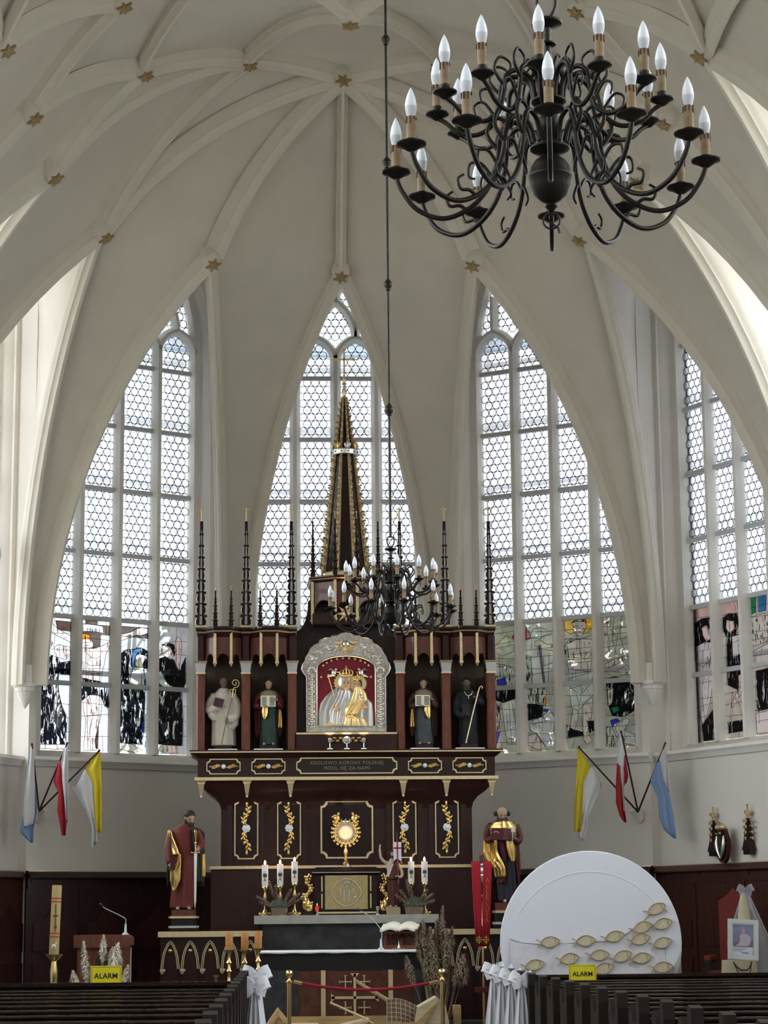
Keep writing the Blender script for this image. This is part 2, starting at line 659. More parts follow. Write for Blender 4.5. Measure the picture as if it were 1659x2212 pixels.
for s in (0, 1):
    cell(c10[s] + s0k[s][1:], c11[s] + s1k[s][1:])
    cell(c21[s] + s1k[s][1:], c22[s] + s2k[s][1:])
    cell(c32[s] + s2p1[s][1:], c33[s] + s3p1[s][1:])
    cell(s2k[s], s2p1[s] + rv(kp1[s])[1:])
    cell(s3p1[s] + p1p2[s][1:], s3p2[s])
    cell(c43[s] + s3p2[s][1:], c44[s] + s4p2[s][1:])
    cell(s4p2[s] + p2p4[s][1:] + p4p3[s][1:], s4p3[s])
    cell(c44[s] + s4p3[s][1:], c45[s] + s5p3[s][1:])
    cell(s5p3[s] + p3p5[s][1:], s5p5[s])
    cell(c55[s] + s5p5[s][1:], c56[s] + s6p5[s][1:])
    cell(p1p2[s] + p2p4[s][1:], p1k2[s] + k2p4[s][1:])
    cell(p4p3[s] + p3p5[s][1:], p4k4[s] + k4p5[s][1:])
cell(kp1[0] + p1k2[0][1:], kp1[1] + p1k2[1][1:])
cell(k2p4[0] + p4k4[0][1:], k2p4[1] + p4k4[1][1:])

# lunettes between the ribs and the walls
def wall_arch(fm, x, S, n=16):
    """line of the vault on the inner wall face, from foot x up around the window head"""
    sg = 1 if x > 0 else -1
    e = abs(x) - HW
    pts = [(-abs(x), ZF + (ZSPR - ZF) * i / 8) for i in range(8)]
    ol = arch_outline(e, ZSPR)
    pts += ol[1:len(ol) // 2 + 1]
    return [fm @ V((-sg * px, -INS + 0.02, pz)) for px, pz in pts]

def lunette(fm, ribA, xA, ribB, xB, S):
    for r, x in ((ribA, xA), (ribB, xB)):
        cell(r, wall_arch(fm, x, S), bul=0.03)

lunette(FACES['C'], c10[0], 1.655, c10[1], -1.655, S0)
lunette(FACES['R1'], c11[0], -1.655, c21[0], 1.655, S1)
lunette(FACES['L1'], c11[1], 1.655, c21[1], -1.655, mir(S1))
lunette(FACES['R2'], c22[0], -1.655, c32[0], 1.655, S2)
lunette(FACES['L2'], c22[1], 1.655, c32[1], -1.655, mir(S2))
lunette(FACES['R3'], c33[0], -1.72, c43[0], 1.72, S3)
lunette(FACES['L3'], c33[1], 1.72, c43[1], -1.72, mir(S3))
lunette(FACES['R4'], c45[0], -1.72, c55[0], 1.72, S5)
lunette(FACES['L4'], c45[1], 1.72, c55[1], -1.72, mir(S5))

# the rest of the nave vault, behind the photographer's field of view
prevF, prevS, prevR = C5, None, V((0, 21.9, 13.0))
for k in range(5, 11):
    yc = YB0 - SIDE * (k - 3 + 0.5)
    F = V((6.52, yc - SIDE / 2, ZF))
    S = V((4.13, yc, 11.6))
    Rg = V((0, yc - SIDE / 2, 13.05))
    for s in (0, 1):
        m_ = (lambda p: p) if s == 0 else mir
        a1 = spring_arc(m_(prevF), m_(S))
        a2 = spring_arc(m_(F), m_(S))
        up1 = bulge_arc(m_(S), prevR)
        up2 = bulge_arc(m_(S), Rg)
        fm = FACES[('R' if s == 0 else 'L') + str(k)] if k < 11 and ('R%d' % k) in FACES else None
        cell(up1, up2)
        if k == 5:
            cell(spring_arc(m_(C5), m_(S6)) + bulge_arc(m_(S6), m_(P5))[1:] + bulge_arc(m_(P5), prevR)[1:], a1 + up1[1:])
        else:
            cell(spring_arc(m_(prevF), m_(prevS)) + bulge_arc(m_(prevS), prevR)[1:], a1 + up1[1:])
        if fm is not None:
            sg = 1 if s == 0 else -1
            lunette(fm, a1, -1.72 * sg, a2, 1.72 * sg, m_(S))
    prevF, prevS, prevR = F, S, Rg

# six-pointed gilded stars on the rib crossings
def star_mesh():
    mb = MB()
    R, r, h = 0.118, 0.055, 0.05
    vs = [(0, 0, h)]
    for k in range(12):
        a = pi * k / 6
        q = R if k % 2 == 0 else r
        vs.append((q * math.cos(a), q * math.sin(a), 0.0))
    for k in range(12):
        a = pi * k / 6
        q = R if k % 2 == 0 else r
        vs.append((q * math.cos(a), q * math.sin(a), -0.03))
    fs = [(0, 1 + k, 1 + (k + 1) % 12) for k in range(12)] + [(1 + k, 13 + k, 13 + (k + 1) % 12, 1 + (k + 1) % 12) for k in range(12)] + [list(range(24, 12, -1))]
    mb.add(vs, fs)
    return mb.mesh('star_boss', STARG, False)

SM = star_mesh()
BM = MB().lathe([(0.13, -0.1), (0.135, 0.10), (0.12, 0.17), (0.08, 0.205), (0.0, 0.21)], 16).mesh('rib_boss', RIBM, True, 40)
def star(p, tgt, rot):
    n = (V(tgt) - p).normalized()
    q = n.to_track_quat('Z', 'Y').to_matrix().to_4x4()
    M = Matrix.Translation(p + n * 0.235) @ q @ Matrix.Rotation(rot, 4, 'Z')
    link('star_boss', SM, ceil, M=M)
    link('rib_boss', BM, ceil, M=Matrix.Translation(p) @ q)

for p in (S0, K, K2):
    star(p, (p.x, p.y - 2.4, p.z - 3.2) if p is not K2 else (0, 25.2, 5), rnd.uniform(0, 1))
for p in (S1, S2, S3, S4, S5, P1, P2, P3):
    for q in (p, mir(p)):
        star(q, (q.x * 0.45, q.y - (2.0 if p in (S1,) else 0.8), q.z - 3.2), rnd.uniform(0, 1))

# corbels carrying the ribs
for s in (-1, 1):
    for (a, b, ang) in ((C1a, C1b, AL1 / 2), (C2a, C2b, AL1 * 1.5), (C3a, C3b, AL1 * 2.4)):
        c = (a + b) / 2
        mb = MB()
        M = face_matrix(s * c.x, c.y, -s * ang)
        mb.lathe([(0.0, -0.34), (0.05, -0.27), (0.09, -0.20), (0.125, -0.12), (0.13, -0.09), (0.15, -0.085), (0.155, -0.03), (0.185, -0.02), (0.19, 0.03), (0.15, 0.035), (0.125, 0.05), (0.12, 0.30)], 14, (0, 0.06, 0))
        o = link('corbel', mb.mesh('corbel', STONE, False), ceil)
        o.matrix_local = Matrix.Translation((0, 0, ZF)) @ M

# ---------------------------------------------------------------- windows
G_CLEAR = glass_mat('clear_leaded_glass', (0.78, 0.81, 0.84), 0.5, 0.05)
G_ROUND = glass_mat('bullseye_glass', (0.88, 0.90, 0.91), 0.5, 0.08, var=0.06, vscale=9)
G_PLAIN = glass_mat('pale_window_glass', (0.95, 0.97, 0.98), 0.06, 0.03)
OUTBAR = mat('outer_glazing_bar', (0.10, 0.13, 0.17), 0.6)
BARP = [(-0.088, 0.05), (-0.088, -0.03), (-0.045, -0.09), (-0.03, -0.13), (0.03, -0.13), (0.045, -0.09), (0.088, -0.03), (0.088, 0.05)]

def bar(path2d, parent, w=1.0, name='tracery_bar', y=0.0):
    """moulded stone bar following a path in the window plane"""
    pth = [V((x, y, z)) for x, z in path2d]
    prof = [(-b, a * w) for a, b in BARP]
    # sweep with lateral = -y (towards the room)
    MB().sweep(pth, [(-bb, aa * w) for aa, bb in BARP], lat=(0, -1, 0)).build(name, STONE, parent, True, 40)

def arc2d(a, b, sag, n=7):
    """circular-ish arc from a to b with sagitta to the left of travel"""
    ax, az = a
    bx, bz = b
    dx, dz = bx - ax, bz - az
    L = math.hypot(dx, dz)
    nx, nz = -dz / L, dx / L
    return [(ax + dx * t + nx * sag * 4 * t * (1 - t), az + dz * t + nz * sag * 4 * t * (1 - t)) for t in [i / n for i in range(n + 1)]]

RR = 0.066
def roundel_mesh():
    mb = MB()
    n = 10
    vs = [(0, -0.014, 0)]
    for r, y in ((0.036, -0.002), (RR - 0.004, -0.008)):
        for k in range(n):
            a = 2 * pi * k / n
            vs.append((r * math.cos(a), y, r * math.sin(a)))
    fs = [(0, 1 + k, 1 + (k + 1) % n) for k in range(n)]
    fs += [(1 + k, 1 + n + k, 1 + n + (k + 1) % n, 1 + (k + 1) % n) for k in range(n)]
    mb.add(vs, fs)
    return mb

RMB = roundel_mesh()
ROUND = RMB.mesh('roundel_pane', G_ROUND, True, 80)
LIGHTS = [(i - 1.5) * LP for i in range(4)]
GW = 0.262                                            # half width of a glazed light

def head_z(dx):
    """glass height limit inside a pointed light head"""
    return 10.63 + 0.29 * math.sqrt(max(0.0, 1 - (abs(dx) / GW) ** 1.6))

def in_main(x, z, e=0.0):
    if z < ZSPR:
        return abs(x) < HW - e
    R = RARCH - e
    return (abs(x) + RARCH - HW) ** 2 + (z - ZSPR) ** 2 < R * R

def make_window(key, idx, variant='net', zmin=None, detail=True):
    fm = FACES[key]
    w = struct(link('window_%d' % idx, None, M=fm))
    # stone frame
    for j in (-1, 0, 1):
        MB().sweep([(j * LP, 0, ZSILL - 0.02), (j * LP, 0, 10.66)], [(-b, a) for a, b in BARP], lat=(0, -1, 0)).build('mullion', STONE, w, True, 40)
    for sx in (-1, 1):
        MB().sweep([(sx * (HW + 0.02), 0, ZSILL - 0.02), (sx * (HW + 0.02), 0, ZSPR + 0.02)], [(-b, a * 0.6) for a, b in BARP], lat=(0, -1, 0)).build('jamb_shaft', STONE, w, True, 40)
    for lx in LIGHTS:
        bar(arc2d((lx - LP / 2, 10.60), (lx, 10.97), 0.075), w, 0.8, 'light_head')
        bar(arc2d((lx, 10.97), (lx + LP / 2, 10.60), 0.075), w, 0.8, 'light_head')
    h = LP / 2
    if variant == 'net':
        for x0 in (-3, -1, 1, 3):
            for sx in (-1, 1):
                x1 = x0 + sx
                if abs(x1) <= 2:
                    bar(arc2d((x0 * h, 10.97), (x1 * h, 11.60), -sx * -0.085), w, 0.78)
        for x0 in (-2, 0, 2):
            for sx in (-1, 1):
                x1 = x0 + sx
                if abs(x1) <= 1:
                    bar(arc2d((x0 * h, 11.60), (x1 * h, 12.22), sx * 0.06), w, 0.78)
        for x0 in (-1, 1):
            bar(arc2d((x0 * h, 12.22), (0, 12.85), -x0 * 0.06), w, 0.78)
    else:
        for x0, zt in ((-3, 11.55), (-1, 12.45), (1, 12.45), (3, 11.55)):
            bar([(x0 * h, 10.95), (x0 * h, zt)], w, 0.78)
    ol = arch_outline(0.02, ZSPR)
    bar(ol[1:-1], w, 0.6, 'arch_moulding')
    # glass sheets: one per light and one in the head of the window
    for lx in LIGHTS:
        pts = [(lx - GW, ZSILL + 2 * DZ), (lx + GW, ZSILL + 2 * DZ), (lx + GW, 10.6)] + [(lx + GW * math.cos(a), head_z(GW * math.cos(a))) for a in [pi * i / 10 for i in range(1, 10)]] + [(lx - GW, 10.6)]
        MB().prism(pts, 0.022, 0.026).build('glass_sheet', G_CLEAR, w, False)
    hp = [(x, z) for x, z in arch_outline(-0.01, 10.7)]
    MB().prism(hp, 0.034, 0.038).build('glass_sheet', G_CLEAR if detail else G_PLAIN, w, False)
    # transoms: flat bars, one per light
    for k in range(1, 7):
        for lx in LIGHTS:
            z = ZSILL + DZ * k
            MB().box(lx - 0.30, lx + 0.30, -0.05, 0.0, z - 0.035, z + 0.035).build('transom', mat('grey_transom', (0.60, 0.61, 0.63), 0.6), w, False)
        MB().box(-HW, HW, 0.20, 0.24, z + 0.17, z + 0.245).build('outer_bar', OUTBAR, w, False)
    # bullseye panes in a honeycomb of lead
    spots = []
    px, pz = 0.1335, 0.1156
    for lx in LIGHTS:
        z = ZSILL + 2 * DZ + 0.10
        r = 0
        while z < 10.98:
            for c in ((-1, 0, 1) if r % 2 == 0 else (-1.5, -0.5, 0.5, 1.5)):
                dx = c * px
                if abs(dx) < GW - 0.01 and z < head_z(min(abs(dx) + 0.03, GW)) - 0.02:
                    spots.append((lx + dx, z))
            z += pz
            r += 1
    z = 11.0
    r = 0
    while z < 12.9:
        k0 = -9 if r % 2 == 0 else -8.5
        for c in range(19):
            x = (k0 + c) * px
            near = min(abs(x - lx) for lx in LIGHTS)
            zz = 10.97 + 0.08 if near < 0.12 else 10.72
            if in_main(x, z, 0.05) and z > zz:
                spots.append((x, z))
        z += pz
        r += 1
    zc = zmin or ZSILL
    spots.sort(key=lambda p: (p[1] < zc, p[1]))
    for x, z in spots[:300]:
        o = link('roundel_pane', ROUND, w)
        o.location = (x, 0.0, z)
    rest = MB()
    for x, z in spots[300:]:
        rest.add(RMB.v, RMB.f, Matrix.Translation((x, 0, z)))
    if rest.v:
        rest.build('roundel_pane', G_ROUND, w, True, 80, kind='stuff')
    ld = MB()
    n = 10
    for x, z in spots:
        vs, fs = [], []
        for k in range(n):
            a = 2 * pi * k / n
            for r, y in ((RR - 0.0075, -0.012), (RR + 0.0045, -0.012)):
                vs.append((x + r * math.cos(a), y, z + r * math.sin(a)))
        for k in range(n):
            k2 = (k + 1) % n
            fs.append((2 * k, 2 * k + 1, 2 * k2 + 1, 2 * k2))
        ld.add(vs, fs)
    ld.build('lead_came', LEAD, w, False, kind='stuff')
    return w

WIN = {}
WIN['C'] = make_window('C', 1, 'net', 6.7)
WIN['L1'] = make_window('L1', 2, 'net')
WIN['R1'] = make_window('R1', 3, 'bars')
WIN['R2'] = make_window('R2', 4, 'net')

# windows of the nave bays: plain glazing in the same stone frame
def plain_window(first=[]):
    if first:
        return copy_tree(first[0])
    w = struct(link('window_5', None))
    for j in (-1, 0, 1):
        MB().sweep([(j * LP, 0, ZSILL - 0.02), (j * LP, 0, 11.9)], [(-b, a) for a, b in BARP], lat=(0, -1, 0)).build('mullion', STONE, w, True, 40)
    MB().prism(arch_outline(-0.005, ZSILL), 0.022, 0.026).build('glass_sheet', G_PLAIN, w, False)
    for k in range(1, 7):
        z = ZSILL + DZ * k
        MB().box(-HW, HW, -0.04, 0.0, z - 0.035, z + 0.035).build('transom', STONE, w, False)
    first.append(w)
    return w

nw = 5
for k in FACES:
    if k not in WIN:
        w = plain_window()
        w.matrix_world = FACES[k]
        w.name = 'window_%d' % nw
        nw += 1

# sky portals: they emit nothing, they only tell the renderer where daylight enters
for k, M in FACES.items():
    L = bpy.data.lights.new('daylight_portal', 'AREA')
    L.shape = 'RECTANGLE'
    L.size, L.size_y = 2 * HW + 0.1, 12.95 - ZSILL
    L.cycles.is_portal = True
    o = bpy.data.objects.new('daylight_portal', L)
    COL.objects.link(o)
    # an area light shines along its local -Z: turn that to local -y of the wall (into the room)
    o.matrix_world = M @ Matrix.Translation((0, 0.30, (12.95 + ZSILL) / 2)) @ Matrix.Rotation(-pi / 2, 4, 'X')
# ================================================================ the high altar
GEM = mat('cut_crystal', (0.85, 0.88, 0.92), 0.12, 0.0, spec=1.0, coat=0.6)
SILVERP = mat('grey_silver_paint', (0.52, 0.53, 0.54), 0.45, 0.5)
GREYSTRIP = mat('grey_violet_face', (0.30, 0.28, 0.30), 0.5)
NICHEB = mat('niche_brown_cloth', (0.075, 0.055, 0.04), 0.8)
altar = thing('high_altar', 'tall dark mahogany high altar with gilded trim, niches and a crowned spire', 'altar', (0.03, 29.8, 0))

def wood_box(name, m, x0, x1, y0, y1, z0, z1, parent=None):
    return MB().box(x0, x1, y0, y1, z0, z1).build(name, m, parent or altar, False)

def notched(x0, x1, z0, z1, c, n=4, inset=0.0):
    """rectangle with concave quarter-round corners"""
    x0, x1, z0, z1 = x0 + inset, x1 - inset, z0 + inset, z1 - inset
    c = c
    pts = []
    for cx, cz, a0 in ((x0, z0, 90), (x1, z0, 180), (x1, z1, 270), (x0, z1, 0)):
        for i in range(n + 1):
            a = rad(a0 - 90 * i / n)
            pts.append((cx + c * math.cos(a), cz + c * math.sin(a)))
    return pts

def gold_frame(parent, x0, x1, z0, z1, c, w, y, m=None, field=None):
    o = notched(x0, x1, z0, z1, c)
    i = notched(x0, x1, z0, z1, c + 0.2 * w, inset=w)
    f = MB().ring_prism(o, i, y - 0.02, y + 0.01).build('gold_frame', m or PALEG, parent, True, 30)
    if field:
        MB().prism(i, y - 0.004, y + 0.01).build('panel_field', field, parent, False)
    return f

# base, body and frieze
wood_box('base_block', MAHOG, -1.87, 1.87, 0.02, 1.2, 0.3, 2.28)
wood_box('gold_moulding', PALEG, -1.89, 1.89, -0.01, 0.1, 2.285, 2.325)
wood_box('body', MAHOG, -1.74, 1.74, 0.15, 1.1, 2.28, 3.3)
cov = MB()
rows = []
for x, yy, z in ((1.74, 0.15, 3.10), (1.76, 0.14, 3.18), (1.82, 0.10, 3.26), (1.92, 0.05, 3.33), (1.99, 0.02, 3.40), (2.04, 0.0, 3.49)):
    rows.append([(-x, yy, z), (x, yy, z), (x, 1.1, z), (-x, 1.1, z)])
cov.loft(rows).build('cove', MAHOG, altar, True, 40)
for x in (-1.62, -1.17, -1.02, -0.58, 0.58, 1.02, 1.17, 1.62):          # raised stiles of the body
    wood_box('stile', MAHOG, x - 0.035, x + 0.035, 0.125, 0.16, 2.36, 3.16)
wood_box('gold_moulding', PALEG, -2.10, 2.10, -0.05, 0.2, 3.49, 3.535)
wood_box('frieze', MAHOG, -2.06, 2.06, -0.0, 1.1, 3.535, 3.83)
led = MB()
led.loft([[(-x, y, z), (x, y, z), (x, 1.1, z), (-x, 1.1, z)] for x, y, z in ((2.06, 0.0, 3.80), (2.10, -0.05, 3.83), (2.14, -0.08, 3.865), (2.17, -0.1, 3.875), (2.17, -0.1, 3.905))])
led.build('ledge', MAHOG, altar, True, 30)
wood_box('gold_moulding', PALEG, -2.172, 2.172, -0.108, 0.0, 3.868, 3.884)

# pendant drops under the frieze
def drop_mesh():
    mb = MB()
    mb.frustum(0, 0, -0.03, 0.0, 0.055, 0.05, 0.07, 0.06)
    mb.frustum(0, 0, -0.05, -0.03, 0.05, 0.045, 0.05, 0.045)
    mb.frustum(0, 0.0, -0.22, -0.05, 0.016, 0.012, 0.042, 0.04)
    mb.sphere((0, 0, -0.225), 0.018, 8, 6)
    return mb.mesh('pendant_drop', PALEG, True, 30)
DM = drop_mesh()
for x in (-2.01, -1.38, -0.78, 0.78, 1.38, 2.01):
    link('pendant_drop', DM, altar, (x, 0.0, 3.495))

# framed panels
for x in (-1.39, -0.80, 0.80, 1.39):
    gold_frame(altar, x - 0.165, x + 0.165, 2.42, 3.235, 0.05, 0.016, 0.148, field=MAHOG2)
gold_frame(altar, -0.365, 0.365, 2.42, 3.215, 0.075, 0.022, 0.148, field=MAHOG2)
for x in (-1.705, -1.085, 1.085, 1.705):
    gold_frame(altar, x - 0.235, x + 0.235, 3.575, 3.79, 0.045, 0.013, 0.0, field=MAHOG2)
plaque = gold_frame(altar, -0.70, 0.70, 3.575, 3.80, 0.055, 0.015, 0.0, field=BLACKW)

def text_mesh(body, size, m, align='CENTER', depth=0.002, spacing=1.0, shear=0.0, bold=0.0):
    cu = bpy.data.curves.new('lettering', 'FONT')
    cu.body = body
    cu.size = size
    cu.align_x = align
    cu.align_y = 'CENTER'
    cu.extrude = depth
    cu.space_character = spacing
    cu.offset = bold
    cu.resolution_u = 3
    tmp = bpy.data.objects.new('lettering', cu)
    COL.objects.link(tmp)
    dg = bpy.context.evaluated_depsgraph_get()
    me = bpy.data.meshes.new_from_object(tmp.evaluated_get(dg))
    bpy.data.objects.remove(tmp)
    me.materials.clear()
    me.materials.append(m)
    return me

GILT = mat('worn_gilt_letters', (0.28, 0.24, 0.17), 0.5, 0.3)
for t, z, sz in (('KROLOWO KORONY POLSKIEJ', 3.725, 0.066), ('MÓDL SIĘ ZA NAMI', 3.652, 0.066)):
    o = link('inscription', text_mesh(t, sz, GILT, spacing=1.12), altar)
    o.matrix_local = Matrix.Translation((0.0, -0.008, z)) @ Matrix.Rotation(pi / 2, 4, 'X')

# gilded vine ornaments with a crystal in the middle
def vine(mb, L, amp, leaf, seed):
    r = random.Random(seed)
    pts = []
    for i in range(15):
        t = i / 14
        pts.append((amp * math.sin(t * 2 * pi * 0.95) * (1 - 0.3 * t), 0, 0.045 + t * L))
    mb.tube(catmull(pts, 3), [0.017 - 0.010 * i / 42 for i in range(43)], 6)
    for i in range(1, 9):
        t = i / 9
        x = amp * math.sin(t * 2 * pi * 0.95) * (1 - 0.3 * t)
        s = 1 if i % 2 else -1
        z = 0.045 + t * L
        a = rad(35 + r.uniform(-15, 15)) * s
        M = Matrix.Translation((x + s * leaf * 0.7, -0.008, z)) @ Matrix.Rotation(a, 4, 'Y')
        mb.sphere((0, 0, 0), (leaf * 0.5, 0.014, leaf), 7, 5, M)
        mb.sphere((x - s * leaf * 0.5, -0.012, z + 0.02), (leaf * 0.42, 0.014, leaf * 0.42), 7, 5)
    mb.sphere((pts[-1][0], -0.005, pts[-1][2] + 0.02), (leaf * 0.55, 0.014, leaf * 0.9), 7, 5)

vm = MB()
vine(vm, 0.27, 0.038, 0.034, 3)
VINE = vm.mesh('vine_scroll', GOLD, True, 60)
vm = MB()
vine(vm, 0.115, 0.012, 0.020, 5)
VINES = vm.mesh('vine_scroll', GOLD, True, 60)

def rosette_mesh(r):
    mb = MB()
    for k in range(8):
        a = 2 * pi * k / 8
        mb.sphere((r * 0.62 * math.cos(a), 0, r * 0.62 * math.sin(a)), (r * 0.4, 0.012, r * 0.4), 6, 4)
    mb.sphere((0, -0.01, 0), (r * 0.5, 0.02, r * 0.5), 8, 5)
    return mb.mesh('crystal_rosette', GEM, False)
ROS, ROSS = rosette_mesh(0.058), rosette_mesh(0.033)
for i, x in enumerate((-1.39, -0.80, 0.80, 1.39)):
    zc = 2.84
    for up in (0, 1):
        o = link('vine_scroll', VINE, altar)
        o.matrix_local = Matrix.Translation((x, 0.125, zc)) @ Matrix.Rotation(0 if up else pi, 4, 'Y') @ Matrix.Scale(-1 if (i + up) % 2 else 1, 4, (1, 0, 0))
    link('crystal_rosette', ROS, altar, (x, 0.125, zc))
for i, x in enumerate((-1.705, -1.085, 1.085, 1.705)):
    for s in (-1, 1):
        o = link('vine_scroll', VINES, altar)
        o.matrix_local = Matrix.Translation((x, -0.012, 3.683)) @ Matrix.Rotation(s * pi / 2, 4, 'Y')
    link('crystal_rosette', ROSS, altar, (x, -0.014, 3.683))

# niches: pilasters, capitals, backs
wood_box('niche_back', BLACKW, -2.05, 2.05, 0.42, 1.0, 3.9, 5.6)
for x in (-2.03, -1.40, -0.755, 0.755, 1.40, 2.03):
    p = MB().vprism([(x - 0.06, 0.4), (x - 0.06, 0.03), (x - 0.035, 0.0), (x + 0.035, 0.0), (x + 0.06, 0.03), (x + 0.06, 0.4)], 3.905, 4.97).build('pilaster', WOODR, altar, False)
    b = MB().vprism([(x - 0.065, 0.4), (x - 0.065, 0.02), (x - 0.04, -0.01), (x + 0.04, -0.01), (x + 0.065, 0.02), (x + 0.065, 0.4)], 5.12, 5.5).build('pilaster_head', MAHOG, altar, False)
    cp = MB()
    cp.frustum(x, 0.02, 4.985, 5.12, 0.058, 0.05, 0.078, 0.07)
    c = cp.build('capital', SILVERP, altar, False)
    MB().box(x - 0.068, x + 0.068, -0.04, 0.1, 4.965, 4.99).build('capital_trim', PALEG, c, False)
    MB().frustum(x, 0.02, 5.115, 5.145, 0.08, 0.072, 0.092, 0.085).build('capital_trim', PALEG, c, False)
for x in (-1.715, -1.085, 1.085, 1.715):
    bk = MB()
    bk.vprism([(x - 0.25, 0.415), (x - 0.13, 0.40), (x + 0.13, 0.40), (x + 0.25, 0.415), (x + 0.25, 0.43), (x - 0.25, 0.43)], 3.91, 5.3)
    bk.build('niche_lining', NICHEB, altar, False)
    wood_box('white_cloth', CLOTHW, x - 0.20, x + 0.20, -0.08, 0.30, 3.906, 3.922)

# canopies: three facets with small arches, gilded strips on the edges
def facet(A, B, z0, z1, zarch, m, parent, name='canopy_panel'):
    A, B = V((A[0], A[1], 0)), V((B[0], B[1], 0))
    w = (B - A).length
    ax = (B - A).normalized()
    M = Matrix(((ax.x, -ax.y, 0, A.x), (ax.y, ax.x, 0, A.y), (0, 0, 1, 0), (0, 0, 0, 1)))
    hw = w / 2 - 0.022
    pts = [(0, z1), (0, z0), (w / 2 - hw, z0)]
    for i in range(9):
        a = pi - pi * i / 8
        pts.append((w / 2 + hw * math.cos(a), z0 + (zarch - z0) * math.sin(a)))
    pts += [(w / 2 + hw, z0), (w, z0), (w, z1)]
    MB().prism(pts, 0.0, 0.02, M).build(name, m, parent, False)
    # pale rim around the little arch
    rim = [((w / 2 + hw * math.cos(pi * i / 8)), -0.003, z0 + (zarch - z0) * math.sin(pi * i / 8)) for i in range(9)]
    mb = MB()
    mb.tube([M @ V(p) for p in rim], 0.006, 5)
    mb.build('arch_rim', WOODR, parent, True)

def gold_strip(x, y, z0, z1, parent, k=1.0):
    mb = MB()
    mb.box(x - 0.017 * k, x + 0.017 * k, y - 0.022, y + 0.01, z0 + 0.07, z1)
    for i in range(int((z1 - z0 - 0.1) / 0.045)):
        mb.sphere((x, y - 0.012, z0 + 0.10 + i * 0.045), (0.021 * k, 0.018, 0.020), 6, 4)
    mb.frustum(x, y - 0.006, z0 + 0.045, z0 + 0.08, 0.03 * k, 0.025, 0.02 * k, 0.02)
    mb.frustum(x, y - 0.006, z0, z0 + 0.045, 0.006, 0.006, 0.022 * k, 0.02)
    mb.build('gold_strip', PALEG, parent, True, 40)

CANP = mat('mahogany_canopy', (0.10, 0.032, 0.022), 0.4, var=0.25, vscale=7, stretch=(6, 6, 1), coat=0.2)
def canopy(x0, x1):
    xc = (x0 + x1) / 2
    pts = [(x0, 0.03), (xc - 0.112, -0.13), (xc + 0.112, -0.13), (x1, 0.03)]
    for a, b in zip(pts, pts[1:]):
        facet(a, b, 5.13, 5.50, 5.245, CANP, altar)
    for p in pts[1:3]:
        gold_strip(p[0], p[1] - 0.008, 5.055, 5.55, altar)
    return pts

cps = []
for a, b in ((-1.97, -1.46), (-1.34, -0.815), (0.815, 1.34), (1.46, 1.97)):
    cps.append(canopy(a, b))

# scalloped cornice over each pair of canopies
for side, (ca, cb) in ((-1, cps[0:2]), (1, cps[2:4])):
    base = [(ca[0][0] - 0.10, 0.9)] + [(ca[0][0] - 0.10, 0.0)] + ca + cb + [(cb[3][0] + 0.10, 0.0), (cb[3][0] + 0.10, 0.9)]
    cx = (ca[0][0] + cb[3][0]) / 2
    def off(d):
        return [(cx + (x - cx) * (1 + d * 0.45), y - d if y < 0.5 else y) for x, y in base]
    mb = MB()
    lay = [(0.0, 5.47), (0.02, 5.50), (0.035, 5.525), (0.07, 5.555), (0.085, 5.585)]
    mb.loft([[(x, y, z) for x, y in off(d)] for d, z in lay])
    mb.build('cornice', MAHOG, altar, True, 30)
    gt = MB()
    gt.loft([[(x, y, z) for x, y in off(d)] for d, z in ((0.055, 5.538), (0.075, 5.556))])
    gt.build('gold_moulding', PALEG, altar, True, 30)
    tp = MB()
    tp.loft([[(x, y, z) for x, y in off(d)] for d, z in ((0.09, 5.585), (0.09, 5.61), (0.07, 5.615))])
    tp.build('cornice_top', BLACKW, altar, True, 30)

# centre: icon recess, shelf, shoulders and tower
ctr = MB()
sh = [(-0.70, 3.9), (0.70, 3.9), (0.70, 5.60)]
sh += [(0.70 - 0.17 * math.sin(t), 5.60 + 0.42 * (1 - math.cos(t))) for t in [pi / 2 * i / 8 for i in range(1, 9)]]
sh += [(0.50, 6.05), (0.50, 6.27), (-0.50, 6.27), (-0.50, 6.05)]
sh += [(-0.70 + 0.17 * math.sin(t), 5.60 + 0.42 * (1 - math.cos(t))) for t in [pi / 2 * i / 8 for i in range(8, 0, -1)]] + [(-0.70, 5.60)]
ctr.prism(sh, 0.26, 0.5)
ctr.build('centre_panel', MAHOG2, altar, False)
wood_box('icon_shelf', MAHOG, -0.70, 0.70, -0.02, 0.3, 3.905, 4.125)
wood_box('gold_moulding', PALEG, -0.70, 0.70, -0.035, 0.1, 4.12, 4.145)
tpl = [(-0.49, 0.28), (-0.47, 0.05), (-0.155, -0.16), (0.155, -0.16), (0.47, 0.05), (0.49, 0.28)]
for a, b in zip(tpl[1:], tpl[2:5]):
    facet(a, b, 5.80, 6.27, 6.0, CANP, altar, 'tower_panel')
for x, y in tpl[1:5]:
    gold_strip(x, y - 0.01, 5.66, 6.27, altar, 1.15)
wood_box('tower_back', MAHOG2, -0.47, 0.47, 0.05, 0.3, 6.0, 6.27)
def toff(d):
    return [(x * (1 + d * 2), y - d if y < 0.2 else 0.7) for x, y in tpl]
MB().loft([[(x, y, z) for x, y in toff(d)] for d, z in ((0.0, 6.25), (0.02, 6.27), (0.035, 6.30), (0.05, 6.315), (0.05, 6.335))]).build('tower_cornice', MAHOG, altar, True, 30)
MB().loft([[(x, y, z) for x, y in toff(d)] for d, z in ((0.025, 6.283), (0.045, 6.30))]).build('gold_moulding', PALEG, altar, True, 30)
